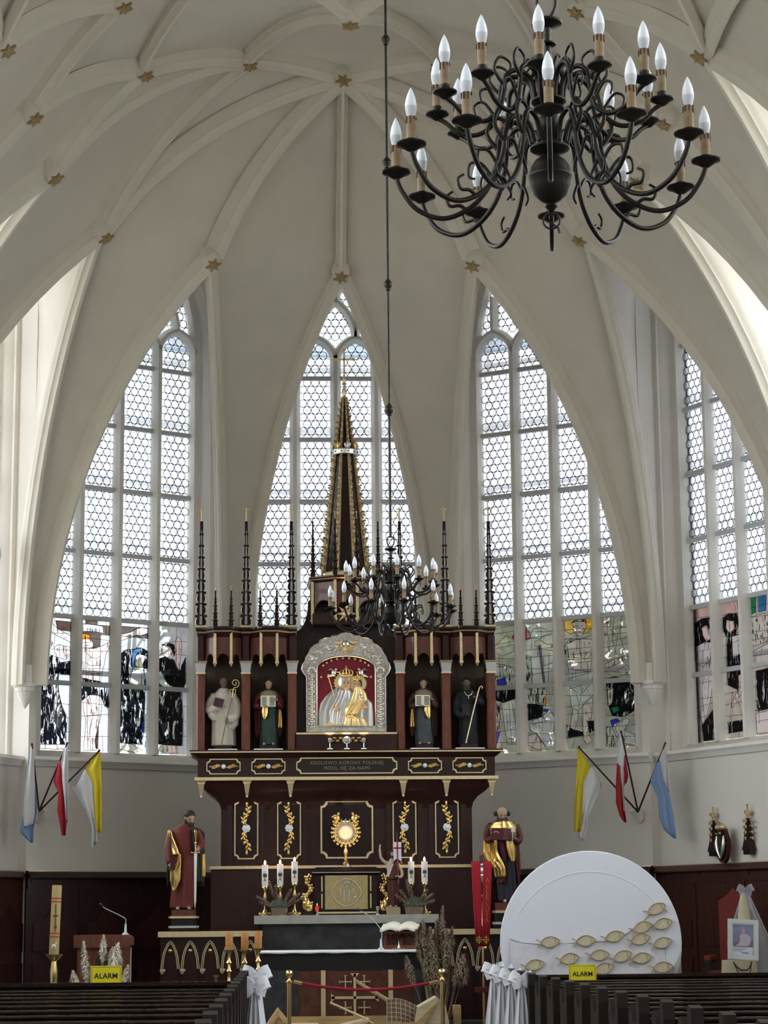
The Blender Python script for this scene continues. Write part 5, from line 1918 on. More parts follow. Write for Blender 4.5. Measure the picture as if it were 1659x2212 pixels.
wainscot('L1', 'dark wall panelling with a gilt fillet behind the lectern', WAIN, WAINP, -1.72, 1.66, 4)
wainscot('C', 'dark wall panelling hidden behind the high altar', WAIN, WAINP, -1.66, 1.66, 4)
wainscot('R1', 'dark wall panelling behind the statue with the book', WAIN, WAINP, -1.66, 1.72, 4)
wainscot('L2', 'dark red panelling at the left edge beside the flags', WAINR, WAINP, -1.66, 1.66, 3)
kp = wainscot('R2', 'brown panelled stall back behind the red chair', WAINR, WAINR, -1.60, 1.66, 3)
for x, nm in ((-0.10, 'left'), (0.66, 'right')):
    pp = link('stall_pinnacle', None, kp)
    pp.location = (x, -INS - 0.08, 2.43)
    b = MB()
    b.box(-0.065, 0.065, -0.05, 0.05, 0.0, 0.07)
    b.frustum(0, 0, 0.06, 0.19, 0.085, 0.06, 0.055, 0.045)
    b.frustum(0, 0, 0.19, 0.50, 0.052, 0.045, 0.022, 0.02)
    b.build('pinnacle_body', MAHOG2, pp, False)
    for k in range(4):
        z = 0.22 + 0.082 * k
        g = MB()
        for s in (-1, 1):
            g.box(s * 0.072 - 0.026, s * 0.072 + 0.026, -0.014, 0.014, z, z + 0.022)
            g.sphere((s * 0.09, 0, z - 0.008), 0.013, 6, 4)
        g.sphere((0, -0.055 + 0.008 * k, z), (0.014, 0.014, 0.03), 6, 5)
        g.build('crocket', GOLDP, pp, True, 30)
    f = MB()
    f.lathe([(0.055, 0.50), (0.012, 0.515), (0.022, 0.53), (0.028, 0.56), (0.03, 0.59), (0.012, 0.60), (0.012, 0.68), (0.02, 0.69), (0.0, 0.705)], 10)
    f.box(-0.055, 0.055, -0.02, 0.02, 0.565, 0.61)
    f.build('finial', GOLDP, pp, True, 40)
sh = link('carved_shield', None, kp)
sh.location = (0.24, -INS - 0.19, 2.30)
oval = [(0.13 * math.sin(t) * (1.0 if math.cos(t) < 0.3 else 0.85), 0.28 - 0.26 * -math.cos(t)) for t in [2 * pi * i / 24 for i in range(24)]]
MB().prism(oval, -0.03, 0.03).build('shield_board', MAROON, sh, True, 30)
MB().prism([(x * 0.78, 0.28 + (z - 0.28) * 0.85) for x, z in oval], -0.045, -0.025).build('shield_field', BLACKW, sh, True, 30)
c = MB()
for s in (-1, 1):
    c.tube([(s * 0.075, -0.055, 0.40), (s * 0.08, -0.06, 0.30), (s * 0.06, -0.06, 0.20), (s * 0.005, -0.06, 0.09)], [0.012, 0.03, 0.028, 0.01], 8)
c.build('silver_wing', SILVER, sh, True, 60)
c = MB()
c.sphere((0, -0.02, 0.52), (0.10, 0.05, 0.045), 12, 6)
for k in range(5):
    c.sphere((-0.08 + 0.04 * k, -0.05, 0.52), (0.02, 0.02, 0.035), 6, 5)
c.sphere((0, -0.055, 0.44), 0.018, 8, 6)
c.build('gilt_crown', GOLDP, sh, True, 60)

# ---- plinths with gilded gothic arcades under the two big statues
def arcade_plinth(x0, x1, label, n):
    t = thing('arcade_plinth', label, 'plinth', ((x0 + x1) / 2, 28.4, PZ))
    w = (x1 - x0) / 2
    MB().box(-w, w, 0.0, 0.75, 0.0, 1.205).build('carcass', MAHOG2, t, False)
    MB().box(-w - 0.03, w + 0.03, -0.05, 0.78, 1.205, 1.275).build('gold_top', PALEG, t, False)
    pw = 2 * w / n
    for i in range(n):
        a = -w + i * pw + 0.012
        b = -w + (i + 1) * pw - 0.012
        xc = (a + b) / 2
        for k, d in enumerate((0.0, 0.022)):
            mb = MB()
            pts = []
            hw = (b - a) / 2 - d
            for j in range(13):
                u = -1 + j / 6
                zz = 0.80 + (0.355 - d * 1.3) * math.sqrt(max(0, 1 - abs(u) ** 1.35))
                pts.append((xc + hw * u, -0.008, zz))
            mb.tube(pts, 0.008, 6)
            mb.build('gold_arch', PALEG, t, True, 60)
        MB().sphere((xc, -0.008, 1.03), (0.026, 0.018, 0.026), 10, 6).build('gold_boss', GOLD, t, True, 60)
        mb = MB()
        mb.box(a - 0.012, a + 0.055, -0.02, 0.0, 0.775, 0.80)
        mb.frustum(a + 0.015, -0.006, 0.735, 0.775, 0.01, 0.005, 0.035, 0.012)
        mb.build('gold_corbel', PALEG, t, False)
        MB().prism([(a + 0.03, 0.08), (b - 0.03, 0.08), (b - 0.03, 0.78)] + [(xc + (hw - 0.02) * u, 0.80 + 0.29 * math.sqrt(max(0, 1 - abs(u) ** 1.35))) for u in (0.8, 0.5, 0.25, 0, -0.25, -0.5, -0.8)] + [(a + 0.03, 0.78)], -0.006, 0.005).build('panel', MAHOG, t, False)
    return t
arcade_plinth(-2.44, -1.15, 'dark plinth with gilded pointed arches under the sword statue', 5)
arcade_plinth(1.12, 2.44, 'dark plinth with gilded pointed arches under the reading statue', 5)

def pedestal(x, z0, z1, label):
    t = thing('statue_pedestal', label, 'pedestal', (x, 28.6, z0))
    h = z1 - z0
    MB().vprism([(-0.16, 0.14), (-0.19, 0), (-0.16, -0.14), (0.16, -0.14), (0.19, 0), (0.16, 0.14)], 0, h * 0.16).build('foot', MAHOG2, t, False)
    MB().vprism([(-0.17, 0.15), (-0.2, 0), (-0.17, -0.15), (0.17, -0.15), (0.2, 0), (0.17, 0.15)], h * 0.16, h * 0.26).build('silver_band', SILVERP, t, False)
    MB().vprism([(-0.14, 0.12), (-0.17, 0), (-0.14, -0.12), (0.14, -0.12), (0.17, 0), (0.14, 0.12)], h * 0.26, h * 0.60).build('drum', BLACKW, t, False)
    MB().vprism([(-0.17, 0.15), (-0.2, 0), (-0.17, -0.15), (0.17, -0.15), (0.2, 0), (0.17, 0.15)], h * 0.60, h * 0.70).build('gold_band', PALEG, t, False)
    MB().vprism([(-0.13, 0.13), (-0.16, 0), (-0.13, -0.13), (0.13, -0.13), (0.16, 0), (0.13, 0.13)], h * 0.70, h).build('cap', WOODR, t, False)
pedestal(-2.15, 1.455, 1.737, 'stepped dark pedestal under the statue with the sword')
pedestal(2.10, 1.455, 1.79, 'stepped dark pedestal under the statue with the book')

# ---- marble altar table below the tabernacle
MARB = mat('pale_marble', (0.40, 0.385, 0.35), 0.35, var=0.12, vscale=9)
DARKM = mat('dark_grey_marble', (0.040, 0.042, 0.042), 0.32, var=0.35, vscale=7)
t = thing('altar_table', 'dark marble altar table with a pale slab under the tabernacle', 'table', (-0.02, 28.55, 0.30))
MB().box(-1.10, 1.10, 0.1, 1.15, 0, 1.24).build('marble_block', DARKM, t, False)
MB().box(-1.21, 1.21, 0.0, 1.2, 1.24, 1.35).build('slab', MARB, t, False)
TZ = 1.65

# ---- tabernacle
tb = thing('tabernacle', 'dark wood tabernacle with a brass door in quatrefoil relief', 'tabernacle', (-0.01, 28.95, TZ))
MB().box(-0.44, 0.44, 0, 0.55, 0.0, 0.06).build('plinth', MAHOG2, tb, False)
MB().box(-0.40, 0.40, -0.02, 0.0, 0.02, 0.042).build('gold_fillet', PALEG, tb, False)
MB().box(-0.42, 0.42, 0.02, 0.55, 0.06, 0.54).build('body', MAHOG2, tb, False)
co = MB()
co.loft([[(-x, y, z), (x, y, z), (x, 0.55, z), (-x, 0.55, z)] for x, y, z in ((0.42, 0.02, 0.52), (0.46, -0.02, 0.55), (0.47, -0.03, 0.56), (0.47, -0.03, 0.58), (0.44, 0.0, 0.60), (0.40, 0.04, 0.63))])
co.build('cornice', MAHOG2, tb, True, 30)
MB().box(-0.455, 0.455, -0.035, -0.025, 0.553, 0.562).build('silver_line', SILVERP, tb, False)
BRD = mat('brushed_brass_door', (0.50, 0.40, 0.20), 0.45, 0.85, var=0.1, vscale=20)
door = MB().box(-0.285, 0.285, -0.012, 0.02, 0.075, 0.52).build('door', BRD, tb, False)
q = []
for k in range(64):
    a = 2 * pi * k / 64
    r = 0.150 + 0.032 * abs(math.cos(2 * a)) ** 0.7 + (0.018 if abs(math.sin(2 * a)) > 0.93 else 0)
    q.append((r * 1.08 * math.cos(a), -0.018, 0.295 + r * 0.98 * math.sin(a)))
MB().tube(q, 0.010, 6, closed=True).build('quatrefoil_rim', SILVER, door, True, 60)
hh = MB()
for x in (-0.03, 0.035):
    hh.box(x - 0.011, x + 0.011, -0.02, -0.010, 0.18, 0.33)
hh.box(-0.03, 0.035, -0.02, -0.010, 0.245, 0.262)
hh.box(-0.001, 0.014, -0.022, -0.010, 0.33, 0.42)
for k in range(5):
    a = pi * (0.1 + 0.2 * k)
    hh.sphere((0.006 + 0.032 * math.cos(a), -0.02, 0.405 + 0.028 * math.sin(a)), (0.014, 0.008, 0.014), 7, 5)
hh.build('christogram', SILVERP, door, True, 40)
jj = MB()
jj.tube([(-0.085, -0.018, 0.36), (-0.075, -0.018, 0.27), (-0.095, -0.018, 0.22), (-0.12, -0.018, 0.235)], 0.007, 6)
jj.tube([(0.13, -0.018, 0.33), (0.095, -0.018, 0.345), (0.085, -0.018, 0.31), (0.12, -0.018, 0.275), (0.13, -0.018, 0.24), (0.09, -0.018, 0.225)], 0.007, 6)
jj.build('christogram_letters', SILVER, door, True, 60)
for s in (-1, 1):
    for z0, z1 in ((0.09, 0.28), (0.31, 0.51)):
        MB().box(s * 0.325 - 0.009, s * 0.325 + 0.009, 0.005, 0.022, z0, z1).build('gold_bar', PALEG, tb, False)
    MB().box(s * 0.385 - 0.018, s * 0.385 + 0.018, 0.005, 0.022, 0.14, 0.46).build('side_panel', MAHOG, tb, False)
# gilded carved scrolls flanking it
for s, nm in ((-1, 'left'), (1, 'right')):
    t = thing('gilded_scroll', 'gilded carved leaf scroll standing at the %s of the tabernacle' % nm, 'carving', (-0.01 + s * 0.51, 28.93, TZ), 0, 'gilded scrolls beside the tabernacle')
    MB().box(-0.06, 0.06, -0.05, 0.05, 0, 0.05).build('foot', BLACKW, t, False)
    mb = MB()
    pts = [(0, 0, 0.05), (s * -0.035, 0, 0.10), (s * 0.03, 0, 0.18), (s * 0.045, 0, 0.24), (s * -0.02, 0, 0.30), (s * -0.03, 0, 0.36), (s * 0.02, 0, 0.43), (s * 0.0, 0, 0.50), (s * -0.02, 0, 0.545)]
    mb.tube(catmull(pts, 4), [0.036 - 0.0008 * i for i in range(33)], 8)
    mb.sphere((s * 0.02, 0, 0.14), (0.06, 0.04, 0.075), 10, 8)
    r_ = random.Random(12)
    for i in range(12):
        z = 0.08 + i * 0.038
        x = catmull(pts, 4)[min(32, int(i * 2.7))].x
        mb.sphere((x + s * r_.uniform(0.0, 0.045), r_.uniform(-0.03, 0.0), z), (0.024, 0.02, 0.026), 7, 5)
        mb.sphere((x - s * 0.03, -0.015, z + 0.01), (0.014, 0.014, 0.02), 6, 5)
    mb.build('scroll', GOLD, t, True, 60)

# ---- monstrance, lit from below
mo = thing('monstrance', 'glowing gold monstrance on top of the tabernacle', 'monstrance', (-0.01, 29.12, TZ + 0.63))
MB().lathe([(0.075, 0), (0.075, 0.015), (0.05, 0.03), (0.035, 0.06), (0.018, 0.08), (0.026, 0.11), (0.016, 0.14), (0.028, 0.18), (0.03, 0.21), (0.015, 0.25), (0.022, 0.29)], 14).build('stem', GOLD, mo, True, 50)
mb = MB()
ro = []
for k in range(40):
    a = 2 * pi * k / 40
    r = 0.175 + 0.02 * math.cos(k * pi)
    ro.append((r * math.cos(a), 0.46 + r * math.sin(a) * 0.98))
mb.prism(ro, -0.012, 0.012)
for k in range(20):
    a = 2 * pi * k / 20
    if 0.9 < a < 2.25:
        continue
    mb.sphere((0.15 * math.cos(a), -0.016, 0.46 + 0.15 * math.sin(a)), (0.026, 0.018, 0.026), 7, 5)
    mb.sphere((0.187 * math.cos(a), -0.012, 0.46 + 0.185 * math.sin(a)), (0.02, 0.014, 0.02), 7, 5)
mb.build('sunburst', GOLD, mo, True, 50)
for s in (-1, 1):
    mb = MB()
    r_ = random.Random(3)
    mb.sphere((s * 0.12, -0.01, 0.65), (0.045, 0.025, 0.05), 8, 6)
    for i in range(14):
        mb.sphere((s * (0.12 + r_.uniform(-0.055, 0.06)), -0.015 + r_.uniform(-0.015, 0.01), 0.65 + r_.uniform(-0.06, 0.065)), r_.uniform(0.012, 0.024), 6, 5)
    mb.build('leaf_cluster', GOLD, mo, True, 60)
mb = MB()
mb.tube([(0.10 * math.cos(2 * pi * k / 24), -0.02, 0.46 + 0.10 * math.sin(2 * pi * k / 24)) for k in range(24)], 0.016, 6, closed=True)
mb.sphere((0, -0.01, 0.60), (0.045, 0.02, 0.03), 8, 6)
mb.build('silver_ring', SILVER, mo, True, 60)
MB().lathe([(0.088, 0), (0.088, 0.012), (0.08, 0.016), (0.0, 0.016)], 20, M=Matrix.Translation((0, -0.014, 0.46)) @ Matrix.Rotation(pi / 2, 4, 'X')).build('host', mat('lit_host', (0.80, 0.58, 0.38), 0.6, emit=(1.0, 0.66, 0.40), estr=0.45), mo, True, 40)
cc = MB()
cc.box(-0.007, 0.007, -0.034, -0.028, 0.41, 0.53)
cc.box(-0.035, 0.035, -0.034, -0.028, 0.475, 0.489)
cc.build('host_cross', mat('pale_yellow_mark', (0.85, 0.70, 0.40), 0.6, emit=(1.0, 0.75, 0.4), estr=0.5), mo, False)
ml = bpy.data.lights.new('monstrance_lamp', 'SPOT')
ml.energy = 9
ml.color = (1.0, 0.78, 0.42)
ml.spot_size = rad(60)
ml.spot_blend = 0.7
ml.shadow_soft_size = 0.015
lo = bpy.data.objects.new('monstrance_lamp', ml)
COL.objects.link(lo)
lo.parent = mo
lo.location = (0.02, -0.30, 0.03)
lo.rotation_euler = (rad(145), 0, 0)
lmp = MB()
lmp.lathe([(0.02, 0), (0.02, 0.01), (0.012, 0.02), (0.012, 0.035)], 10, (0.02, -0.31, 0.0))
lmp.tube([(0.02, -0.31, 0.008), (-0.1, -0.33, 0.006), (-0.22, -0.30, 0.008), (-0.33, -0.28, 0.005)], 0.004, 5)
lmp.build('lamp_and_wire', WHITE, mo, True, 50)

# ---- burning candles in brass candlesticks
FLAME = mat('candle_flame', (1, 0.8, 0.4), 0.5, emit=(1.0, 0.62, 0.20), estr=9)
WAXW = mat('white_wax', (0.78, 0.77, 0.74), 0.5, sub=0.1)
def chalice_candle(x, z, y, label):
    t = thing('altar_candle', label, 'candle', (x, y, TZ), 0, 'lit candles on the altar slab')
    h = z - TZ
    MB().lathe([(0.075, 0), (0.075, 0.012), (0.05, 0.03), (0.03, 0.05), (0.014, 0.09), (0.02, 0.12), (0.012, 0.16), (0.014, h * 0.5), (0.03, h * 0.62), (0.016, h * 0.72), (0.014, h * 0.84), (0.024, h * 0.90), (0.045, h * 0.94), (0.036, h * 0.97), (0.036, h)], 14).build('candlestick', BRASS, t, True, 50)
    for k in range(3):
        a = 2 * pi * k / 3 + pi / 6
        MB().sphere((0.07 * math.cos(a), 0.07 * math.sin(a), 0.022), (0.026, 0.026, 0.022), 8, 6).build('foot', BRASS, t, True, 60)
    c = MB().lathe([(0.042, 0), (0.042, 0.27), (0.038, 0.275), (0.0, 0.272)], 18, (0, 0, h)).build('candle', WAXW, t, True, 50)
    mb = MB()
    mb.prism([(-0.012, 0), (0.012, 0), (0.024, -0.055)][::-1] if False else [(-0.022, 0.062), (0.022, 0.062), (0.010, 0.085), (0.006, 0.11), (-0.006, 0.11), (-0.010, 0.085)], -0.044, -0.040)
    mb.prism([(-0.026, 0.112), (0.026, 0.112), (0.028, 0.125), (0.018, 0.118), (-0.018, 0.118), (-0.028, 0.125)], -0.044, -0.040)
    mb.build('chalice_print', mat('tan_print', (0.40, 0.24, 0.10), 0.6), c, False).location = (0, 0, h)
    MB().prism([(-0.027, 0.135), (-0.022, 0.112), (0.022, 0.112), (0.027, 0.135), (0.025, 0.158), (-0.025, 0.158)], -0.0445, -0.040).build('leaf_print', mat('green_print', (0.035, 0.085, 0.05), 0.7), c, False).location = (0, 0, h)
    MB().lathe([(0.024, 0), (0.024, 0.004), (0, 0.005)], 14, M=Matrix.Translation((0, -0.040, 0.172)) @ Matrix.Rotation(pi / 2, 4, 'X')).build('host_print', mat('grey_print', (0.62, 0.63, 0.66), 0.6), c, True).location = (0, 0, h)
    f = MB()
    f.lathe([(0.003, 0.272), (0.011, 0.284), (0.016, 0.297), (0.012, 0.315), (0.0, 0.337)], 10, (0, 0, h))
    f.build('flame', FLAME, t, True, 70)
    L = bpy.data.lights.new('flame_light', 'POINT')
    L.energy = 0.9
    L.color = (1.0, 0.5, 0.2)
    L.shadow_soft_size = 0.02
    lo = bpy.data.objects.new('flame_light', L)
    COL.objects.link(lo)
    lo.parent = t
    lo.location = (0, 0, h + 0.315)
chalice_candle(-1.09, 2.035, 28.70, 'lit white candle with chalice print, leftmost on the altar slab')
chalice_candle(-0.89, 2.045, 28.75, 'lit white candle with chalice print, second from the left on the slab')
chalice_candle(-0.70, 2.075, 28.70, 'lit white candle with chalice print nearest the left gilded scroll')
chalice_candle(0.845, 2.065, 28.75, 'lit white candle with chalice print beside the red-robed figurine')
chalice_candle(1.02, 2.065, 28.70, 'lit white candle with chalice print, rightmost on the altar slab')

# ---- dry grass plumes
PLUME = mat('tan_plume', (0.34, 0.26, 0.185), 0.95)
PLUMEC = mat('cream_plume', (0.82, 0.75, 0.63), 0.95)
STEMM = mat('dry_stem', (0.28, 0.22, 0.13), 0.9)
def plume(parent, base, tip, L, w, m, seed, nb=150, stem=True, droop=0.25, name='plume', fine=1.0):
    """feathery seed head: a stem and a brush of fine drooping blades"""
    r = random.Random(seed)
    base, tip = V(base), V(tip)
    d = (tip - base).normalized()
    sd = d.orthogonal().normalized()
    s2 = d.cross(sd)
    mb = MB()
    start = tip - d * L
    for i in range(nb):
        t = r.random()
        p = start + d * (L * t)
        a = r.uniform(0, 2 * pi)
        spread = 1.35 * w * (math.sin(pi * (0.12 + 0.80 * t)) ** 0.8) * r.uniform(0.5, 1.0)
        o = (sd * math.cos(a) + s2 * math.sin(a)) * spread
        ln = L * r.uniform(0.12, 0.30)
        q1 = p + o * 0.55 + d * ln * 0.6
        q2 = p + o + d * ln * 0.8 - V((0, 0, droop * spread))
        hw = fine * (0.008 + 0.006 * r.random())
        e = d.cross(o).normalized() * hw if o.length > 1e-6 else sd * hw
        mb.add([p - e, p + e, q1 + e * 1.3, q1 - e * 1.3, q2], [(0, 1, 2, 3), (3, 2, 4)])
    n_ = 9
    mb.tube([start + d * (L * k / n_) for k in range(n_ + 1)], [0.004 + w * 0.30 * math.sin(pi * (0.05 + 0.9 * k / n_)) for k in range(n_ + 1)], 7)
    pl = mb.build(name, m, parent, False, kind='stuff')
    if stem:
        MB().tube([base, base.lerp(start, 0.5) + V((0.01, 0, 0)), start + d * L * 0.6], [0.005, 0.004, 0.002], 5).build('stem', STEMM, parent, True)
    return pl

def flower_box(x, label, seed, boxw):
    t = thing('flower_box', label, 'flowers', (x, 28.62, TZ))
    MB().frustum(0, 0, 0.0, 0.095, boxw * 0.85, 0.06, boxw, 0.075).build('wicker_box', mat('wicker', (0.24, 0.18, 0.12), 0.85, var=0.3, vscale=40, bump=0.6, bscale=90), t, False)
    r = random.Random(seed)
    mb = MB()
    for i in range(420):
        a, b = r.uniform(0, 2 * pi), r.uniform(0, 1)
        rr = boxw * 1.15 * math.sqrt(r.random())
        x_, y_ = rr * math.cos(a), rr * math.sin(a) * 0.6
        z_ = 0.08 + 0.15 * math.sqrt(max(0, 1 - (rr / (boxw * 1.2)) ** 2)) * r.uniform(0.55, 1)
        s = r.uniform(0.005, 0.011)
        mb.add([(x_ - s, y_, z_), (x_ + s, y_, z_), (x_, y_ - s, z_ + s), (x_, y_ + s, z_ + s * 0.5)], [(0, 1, 2), (0, 2, 3), (1, 3, 2), (0, 3, 1)])
    mb.build('tiny_white_flowers', mat('gypsophila', (0.42, 0.47, 0.40), 0.8, var=0.4, vscale=60), t, False, kind='stuff')
    MB().sphere((0, 0, 0.10), (boxw * 1.0, 0.07, 0.09), 12, 8).build('foliage', mat('grey_green_foliage', (0.07, 0.085, 0.06), 0.9), t, True, 60)
    return t
fb = flower_box(-0.90, 'wicker box of small white flowers and plumes before the left candles', 5, 0.115)
for i, (tx, tz) in enumerate(((-0.28, 0.24), (-0.24, 0.17), (-0.13, 0.42), (-0.05, 0.36), (0.14, 0.31), (0.24, 0.26), (0.30, 0.22))):
    plume(fb, (tx * 0.2, -0.02, 0.10), (tx, -0.04, tz), 0.20, 0.035, PLUME, 20 + i, 110, True)
fb = flower_box(0.87, 'wicker box of small white flowers and plumes before the right candles', 6, 0.125)
for i, (tx, tz) in enumerate(((-0.22, 0.24), (-0.17, 0.30), (-0.09, 0.42), (-0.05, 0.34), (0.16, 0.30), (0.23, 0.25), (0.24, 0.17))):
    plume(fb, (tx * 0.2, -0.02, 0.10), (tx, -0.04, tz), 0.20, 0.035, PLUME, 40 + i, 110, True)
t = thing('small_box', 'small tan carton standing beside the right flower box', 'box', (0.60, 28.66, TZ))
MB().box(-0.09, 0.09, -0.06, 0.06, 0, 0.085).build('carton', mat('tan_carton', (0.36, 0.28, 0.15), 0.8, var=0.1, vscale=20), t, False)
MB().box(-0.08, 0.08, -0.05, 0.05, 0.085, 0.095).build('lid', mat('grey_lid', (0.30, 0.31, 0.32), 0.7), t, False)
# red oil lamp and little cup
t = thing('oil_lamp', 'little red glass oil lamp standing left of the tabernacle', 'lamp', (-0.405, 28.66, TZ))
MB().lathe([(0.028, 0), (0.028, 0.006), (0.008, 0.015), (0.008, 0.05), (0.022, 0.055)], 10).build('foot', SILVER, t, True, 50)
MB().lathe([(0.02, 0.055), (0.026, 0.08), (0.024, 0.115), (0.018, 0.115), (0.018, 0.06)], 10).build('red_glass', mat('red_lamp_glass', (0.25, 0.01, 0.01), 0.2, emit=(1.0, 0.05, 0.02), estr=0.5), t, True, 50)
MB().lathe([(0.04, 0.115), (0.012, 0.125), (0.006, 0.15), (0.0, 0.16)], 10).build('lid', BRASS, t, True, 50)
t = thing('small_goblet', 'small silver goblet standing right of the tabernacle', 'goblet', (0.395, 28.66, TZ))
MB().lathe([(0.028, 0), (0.026, 0.006), (0.007, 0.016), (0.007, 0.05), (0.02, 0.06), (0.024, 0.11), (0.02, 0.11), (0.016, 0.065), (0, 0.062)], 12).build('cup', SILVER, t, True, 50)

# ---- red-cloaked figurine with raised hand and banner
def risen_figure():
    t = thing('figurine', 'small figurine in a dark red cloak raising a hand beside a cross banner', 'figurine', (0.60, 28.78, TZ + 0.10))
    MB().sphere((0, 0, -0.035), (0.10, 0.07, 0.065), 12, 8).build('rock_base', mat('grey_rock', (0.22, 0.23, 0.24), 0.9), t, True, 60)
    SK = mat('plaster_skin', (0.55, 0.42, 0.31), 0.5)
    mb = MB()
    mb.loft([[(cx + rx * math.cos(2 * pi * k / 20), ry * math.sin(2 * pi * k / 20), z) for k in range(20)] for z, cx, rx, ry in ((0.0, 0.01, 0.03, 0.03), (0.30, 0.0, 0.055, 0.045), (0.40, -0.005, 0.05, 0.038), (0.50, -0.01, 0.07, 0.042), (0.56, -0.01, 0.075, 0.04), (0.60, -0.01, 0.04, 0.03), (0.63, -0.01, 0.022, 0.022))])
    sleeve(mb, [(-0.07, 0, 0.57), (-0.12, -0.01, 0.60), (-0.155, -0.02, 0.645)], [0.026, 0.019])
    sleeve(mb, [(-0.155, -0.02, 0.645), (-0.165, -0.03, 0.70), (-0.17, -0.04, 0.76)], [0.019, 0.014])
    sleeve(mb, [(0.065, 0, 0.56), (0.115, -0.01, 0.47), (0.125, -0.03, 0.41)], [0.027, 0.022])
    sleeve(mb, [(0.125, -0.03, 0.41), (0.10, -0.06, 0.385), (0.07, -0.07, 0.40)], [0.021, 0.015])
    part_remesh(mb, 'body', SK, t, 0.006, 3)
    B = Body([(0.02, 0.015, 0, 0.065, 0.06), (0.3, 0.01, 0, 0.075, 0.055), (0.42, 0.01, 0, 0.075, 0.05), (0.52, 0.015, 0, 0.07, 0.045), (0.57, 0.02, 0, 0.055, 0.04), (0.60, 0.03, 0, 0.03, 0.03)], 7, 0.10)
    c = MB()
    rows = []
    for i in range(25):
        z = 0.02 + 0.36 * i / 24
        cx, cy, rx, ry = B.at(z)
        rows.append([(cx + rx * 1.06 * (1 + 0.08 * math.sin(7 * a)) * math.cos(a), ry * 1.1 * (1 + 0.08 * math.sin(7 * a)) * math.sin(a), z) for a in [2 * pi * k / 40 for k in range(40)]])
    c.loft(rows)
    c.build('red_cloak', MAROON, t, True, 60)
    drape(t, B, [(0.60, 0.02, 0.075), (0.52, -0.01, 0.085), (0.44, -0.06, 0.09), (0.36, -0.085, 0.095)], 0.015, MAROON, 'cloak_fold', 2.5, 0.01)
    drape(t, B, [(0.56, -0.01, 0.01), (0.47, -0.06, -0.02), (0.39, -0.085, -0.05)], 0.018, WHAB, 'white_sash', 1.5, 0.008)
    head(t, (0.0, -0.015, 0.69), 0.095, rad(12), rad(4), SK, HAIRD, 'full', HAIRD, 0.15)
    hand(t, (-0.17, -0.04, 0.765), 0.065, rot_to((0.1, -0.1, 1)), SK, 0.35, 1)
    hand(t, (0.072, -0.07, 0.40), 0.055, rot_to((-1, -0.3, 0.2)), SK, 1.1, -1)
    f = MB()
    foot(f, -0.025, -0.05, 0.05, 0.1)
    foot(f, 0.04, -0.05, 0.05, -0.1)
    f.build('feet', SK, t, True, 60)
    MB().tube([(0.075, -0.09, 0.30), (0.058, -0.075, 0.97)], 0.004, 6).build('banner_pole', BEIGE, t, True)
    bn = MB().prism([(0.01, 0.60), (0.01, 0.845), (0.115, 0.845), (0.115, 0.585), (0.062, 0.63)], -0.088, -0.082).build('banner_cloth', mat('white_banner', (0.72, 0.74, 0.80), 0.8), t, False)
    rc = MB()
    rc.box(0.055, 0.071, -0.092, -0.087, 0.615, 0.845)
    rc.box(0.01, 0.115, -0.092, -0.087, 0.755, 0.775)
    rc.build('banner_cross', mat('red_cross_cloth', (0.40, 0.015, 0.03), 0.8), bn, False)
risen_figure()

# ---- free-standing altar in front, with cloth, book and microphone
REDM = mat('red_brown_marble', (0.105, 0.036, 0.022), 0.4, var=0.25, vscale=9)
t = thing('front_altar', 'front altar with white cloth and a gold cross on red marble', 'altar', (-0.15, 26.75, PZ))
MB().box(-0.99, 0.99, 0.03, 0.85, 0.80, 1.03).build('black_top', mat('black_marble', (0.012, 0.012, 0.012), 0.35), t, False)
MB().box(-0.97, -0.52, 0.02, 0.85, 0, 0.80).build('side_pier', DARKM, t, False)
MB().box(0.90, 0.98, 0.02, 0.85, 0, 0.80).build('side_pier', DARKM, t, False)
MB().box(-0.54, 0.92, 0.04, 0.80, 0, 0.80).build('red_panel', REDM, t, False)
for x in (-0.21, 0.615):
    MB().box(x - 0.028, x + 0.028, 0.025, 0.05, 0, 0.80).build('gold_strip', PALEG, t, False)
cl = MB()
rows = []
for i in range(2):
    z = 1.045 if i == 0 else 1.03
for yy, zz in ((0.9, 1.036), (0.0, 1.036), (-0.012, 1.03), (-0.016, 1.005)):
    rows.append([(-1.0 + 1.98 * k / 40, yy + 0.004 * math.sin(k * 1.3), zz + 0.004 * math.sin(k * 0.9) * (1 if zz < 1.01 else 0)) for k in range(41)])
o = cl.grid(rows).build('altar_cloth', CLOTHW, t, True, 60)
m_ = o.modifiers.new('th', 'SOLIDIFY')
m_.thickness = 0.004
def jcross(mb, x, z, L, w, yy):
    for dx, dz in ((1, 0), (0, 1)):
        mb.box(x - (L if dx else w), x + (L if dx else w), yy - 0.012, yy, z - (L if dz else w), z + (L if dz else w))
        for s in (-1, 1):
            if dx:
                mb.prism([(x + s * L * 0.86, z - w), (x + s * L * 1.02, z - w * 3.4), (x + s * L * 1.02, z + w * 3.4), (x + s * L * 0.86, z + w)][::s], yy - 0.012, yy)
            else:
                mb.prism([(x - w, z + s * L * 0.86), (x - w * 3.4, z + s * L * 1.02), (x + w * 3.4, z + s * L * 1.02), (x + w, z + s * L * 0.86)][::-s], yy - 0.012, yy)
mb = MB()
jcross(mb, 0.175, 0.47, 0.285, 0.016, 0.035)
mb.build('gold_cross', PALEG, t, True, 20)
for sx in (-1, 1):
    for sz in (-1, 1):
        mb = MB()
        jcross(mb, 0.175 + sx * 0.115, 0.47 + (0.19 if sz > 0 else -0.12), 0.075, 0.007, 0.035)
        mb.build('small_gold_cross', PALEG, t, True, 20)

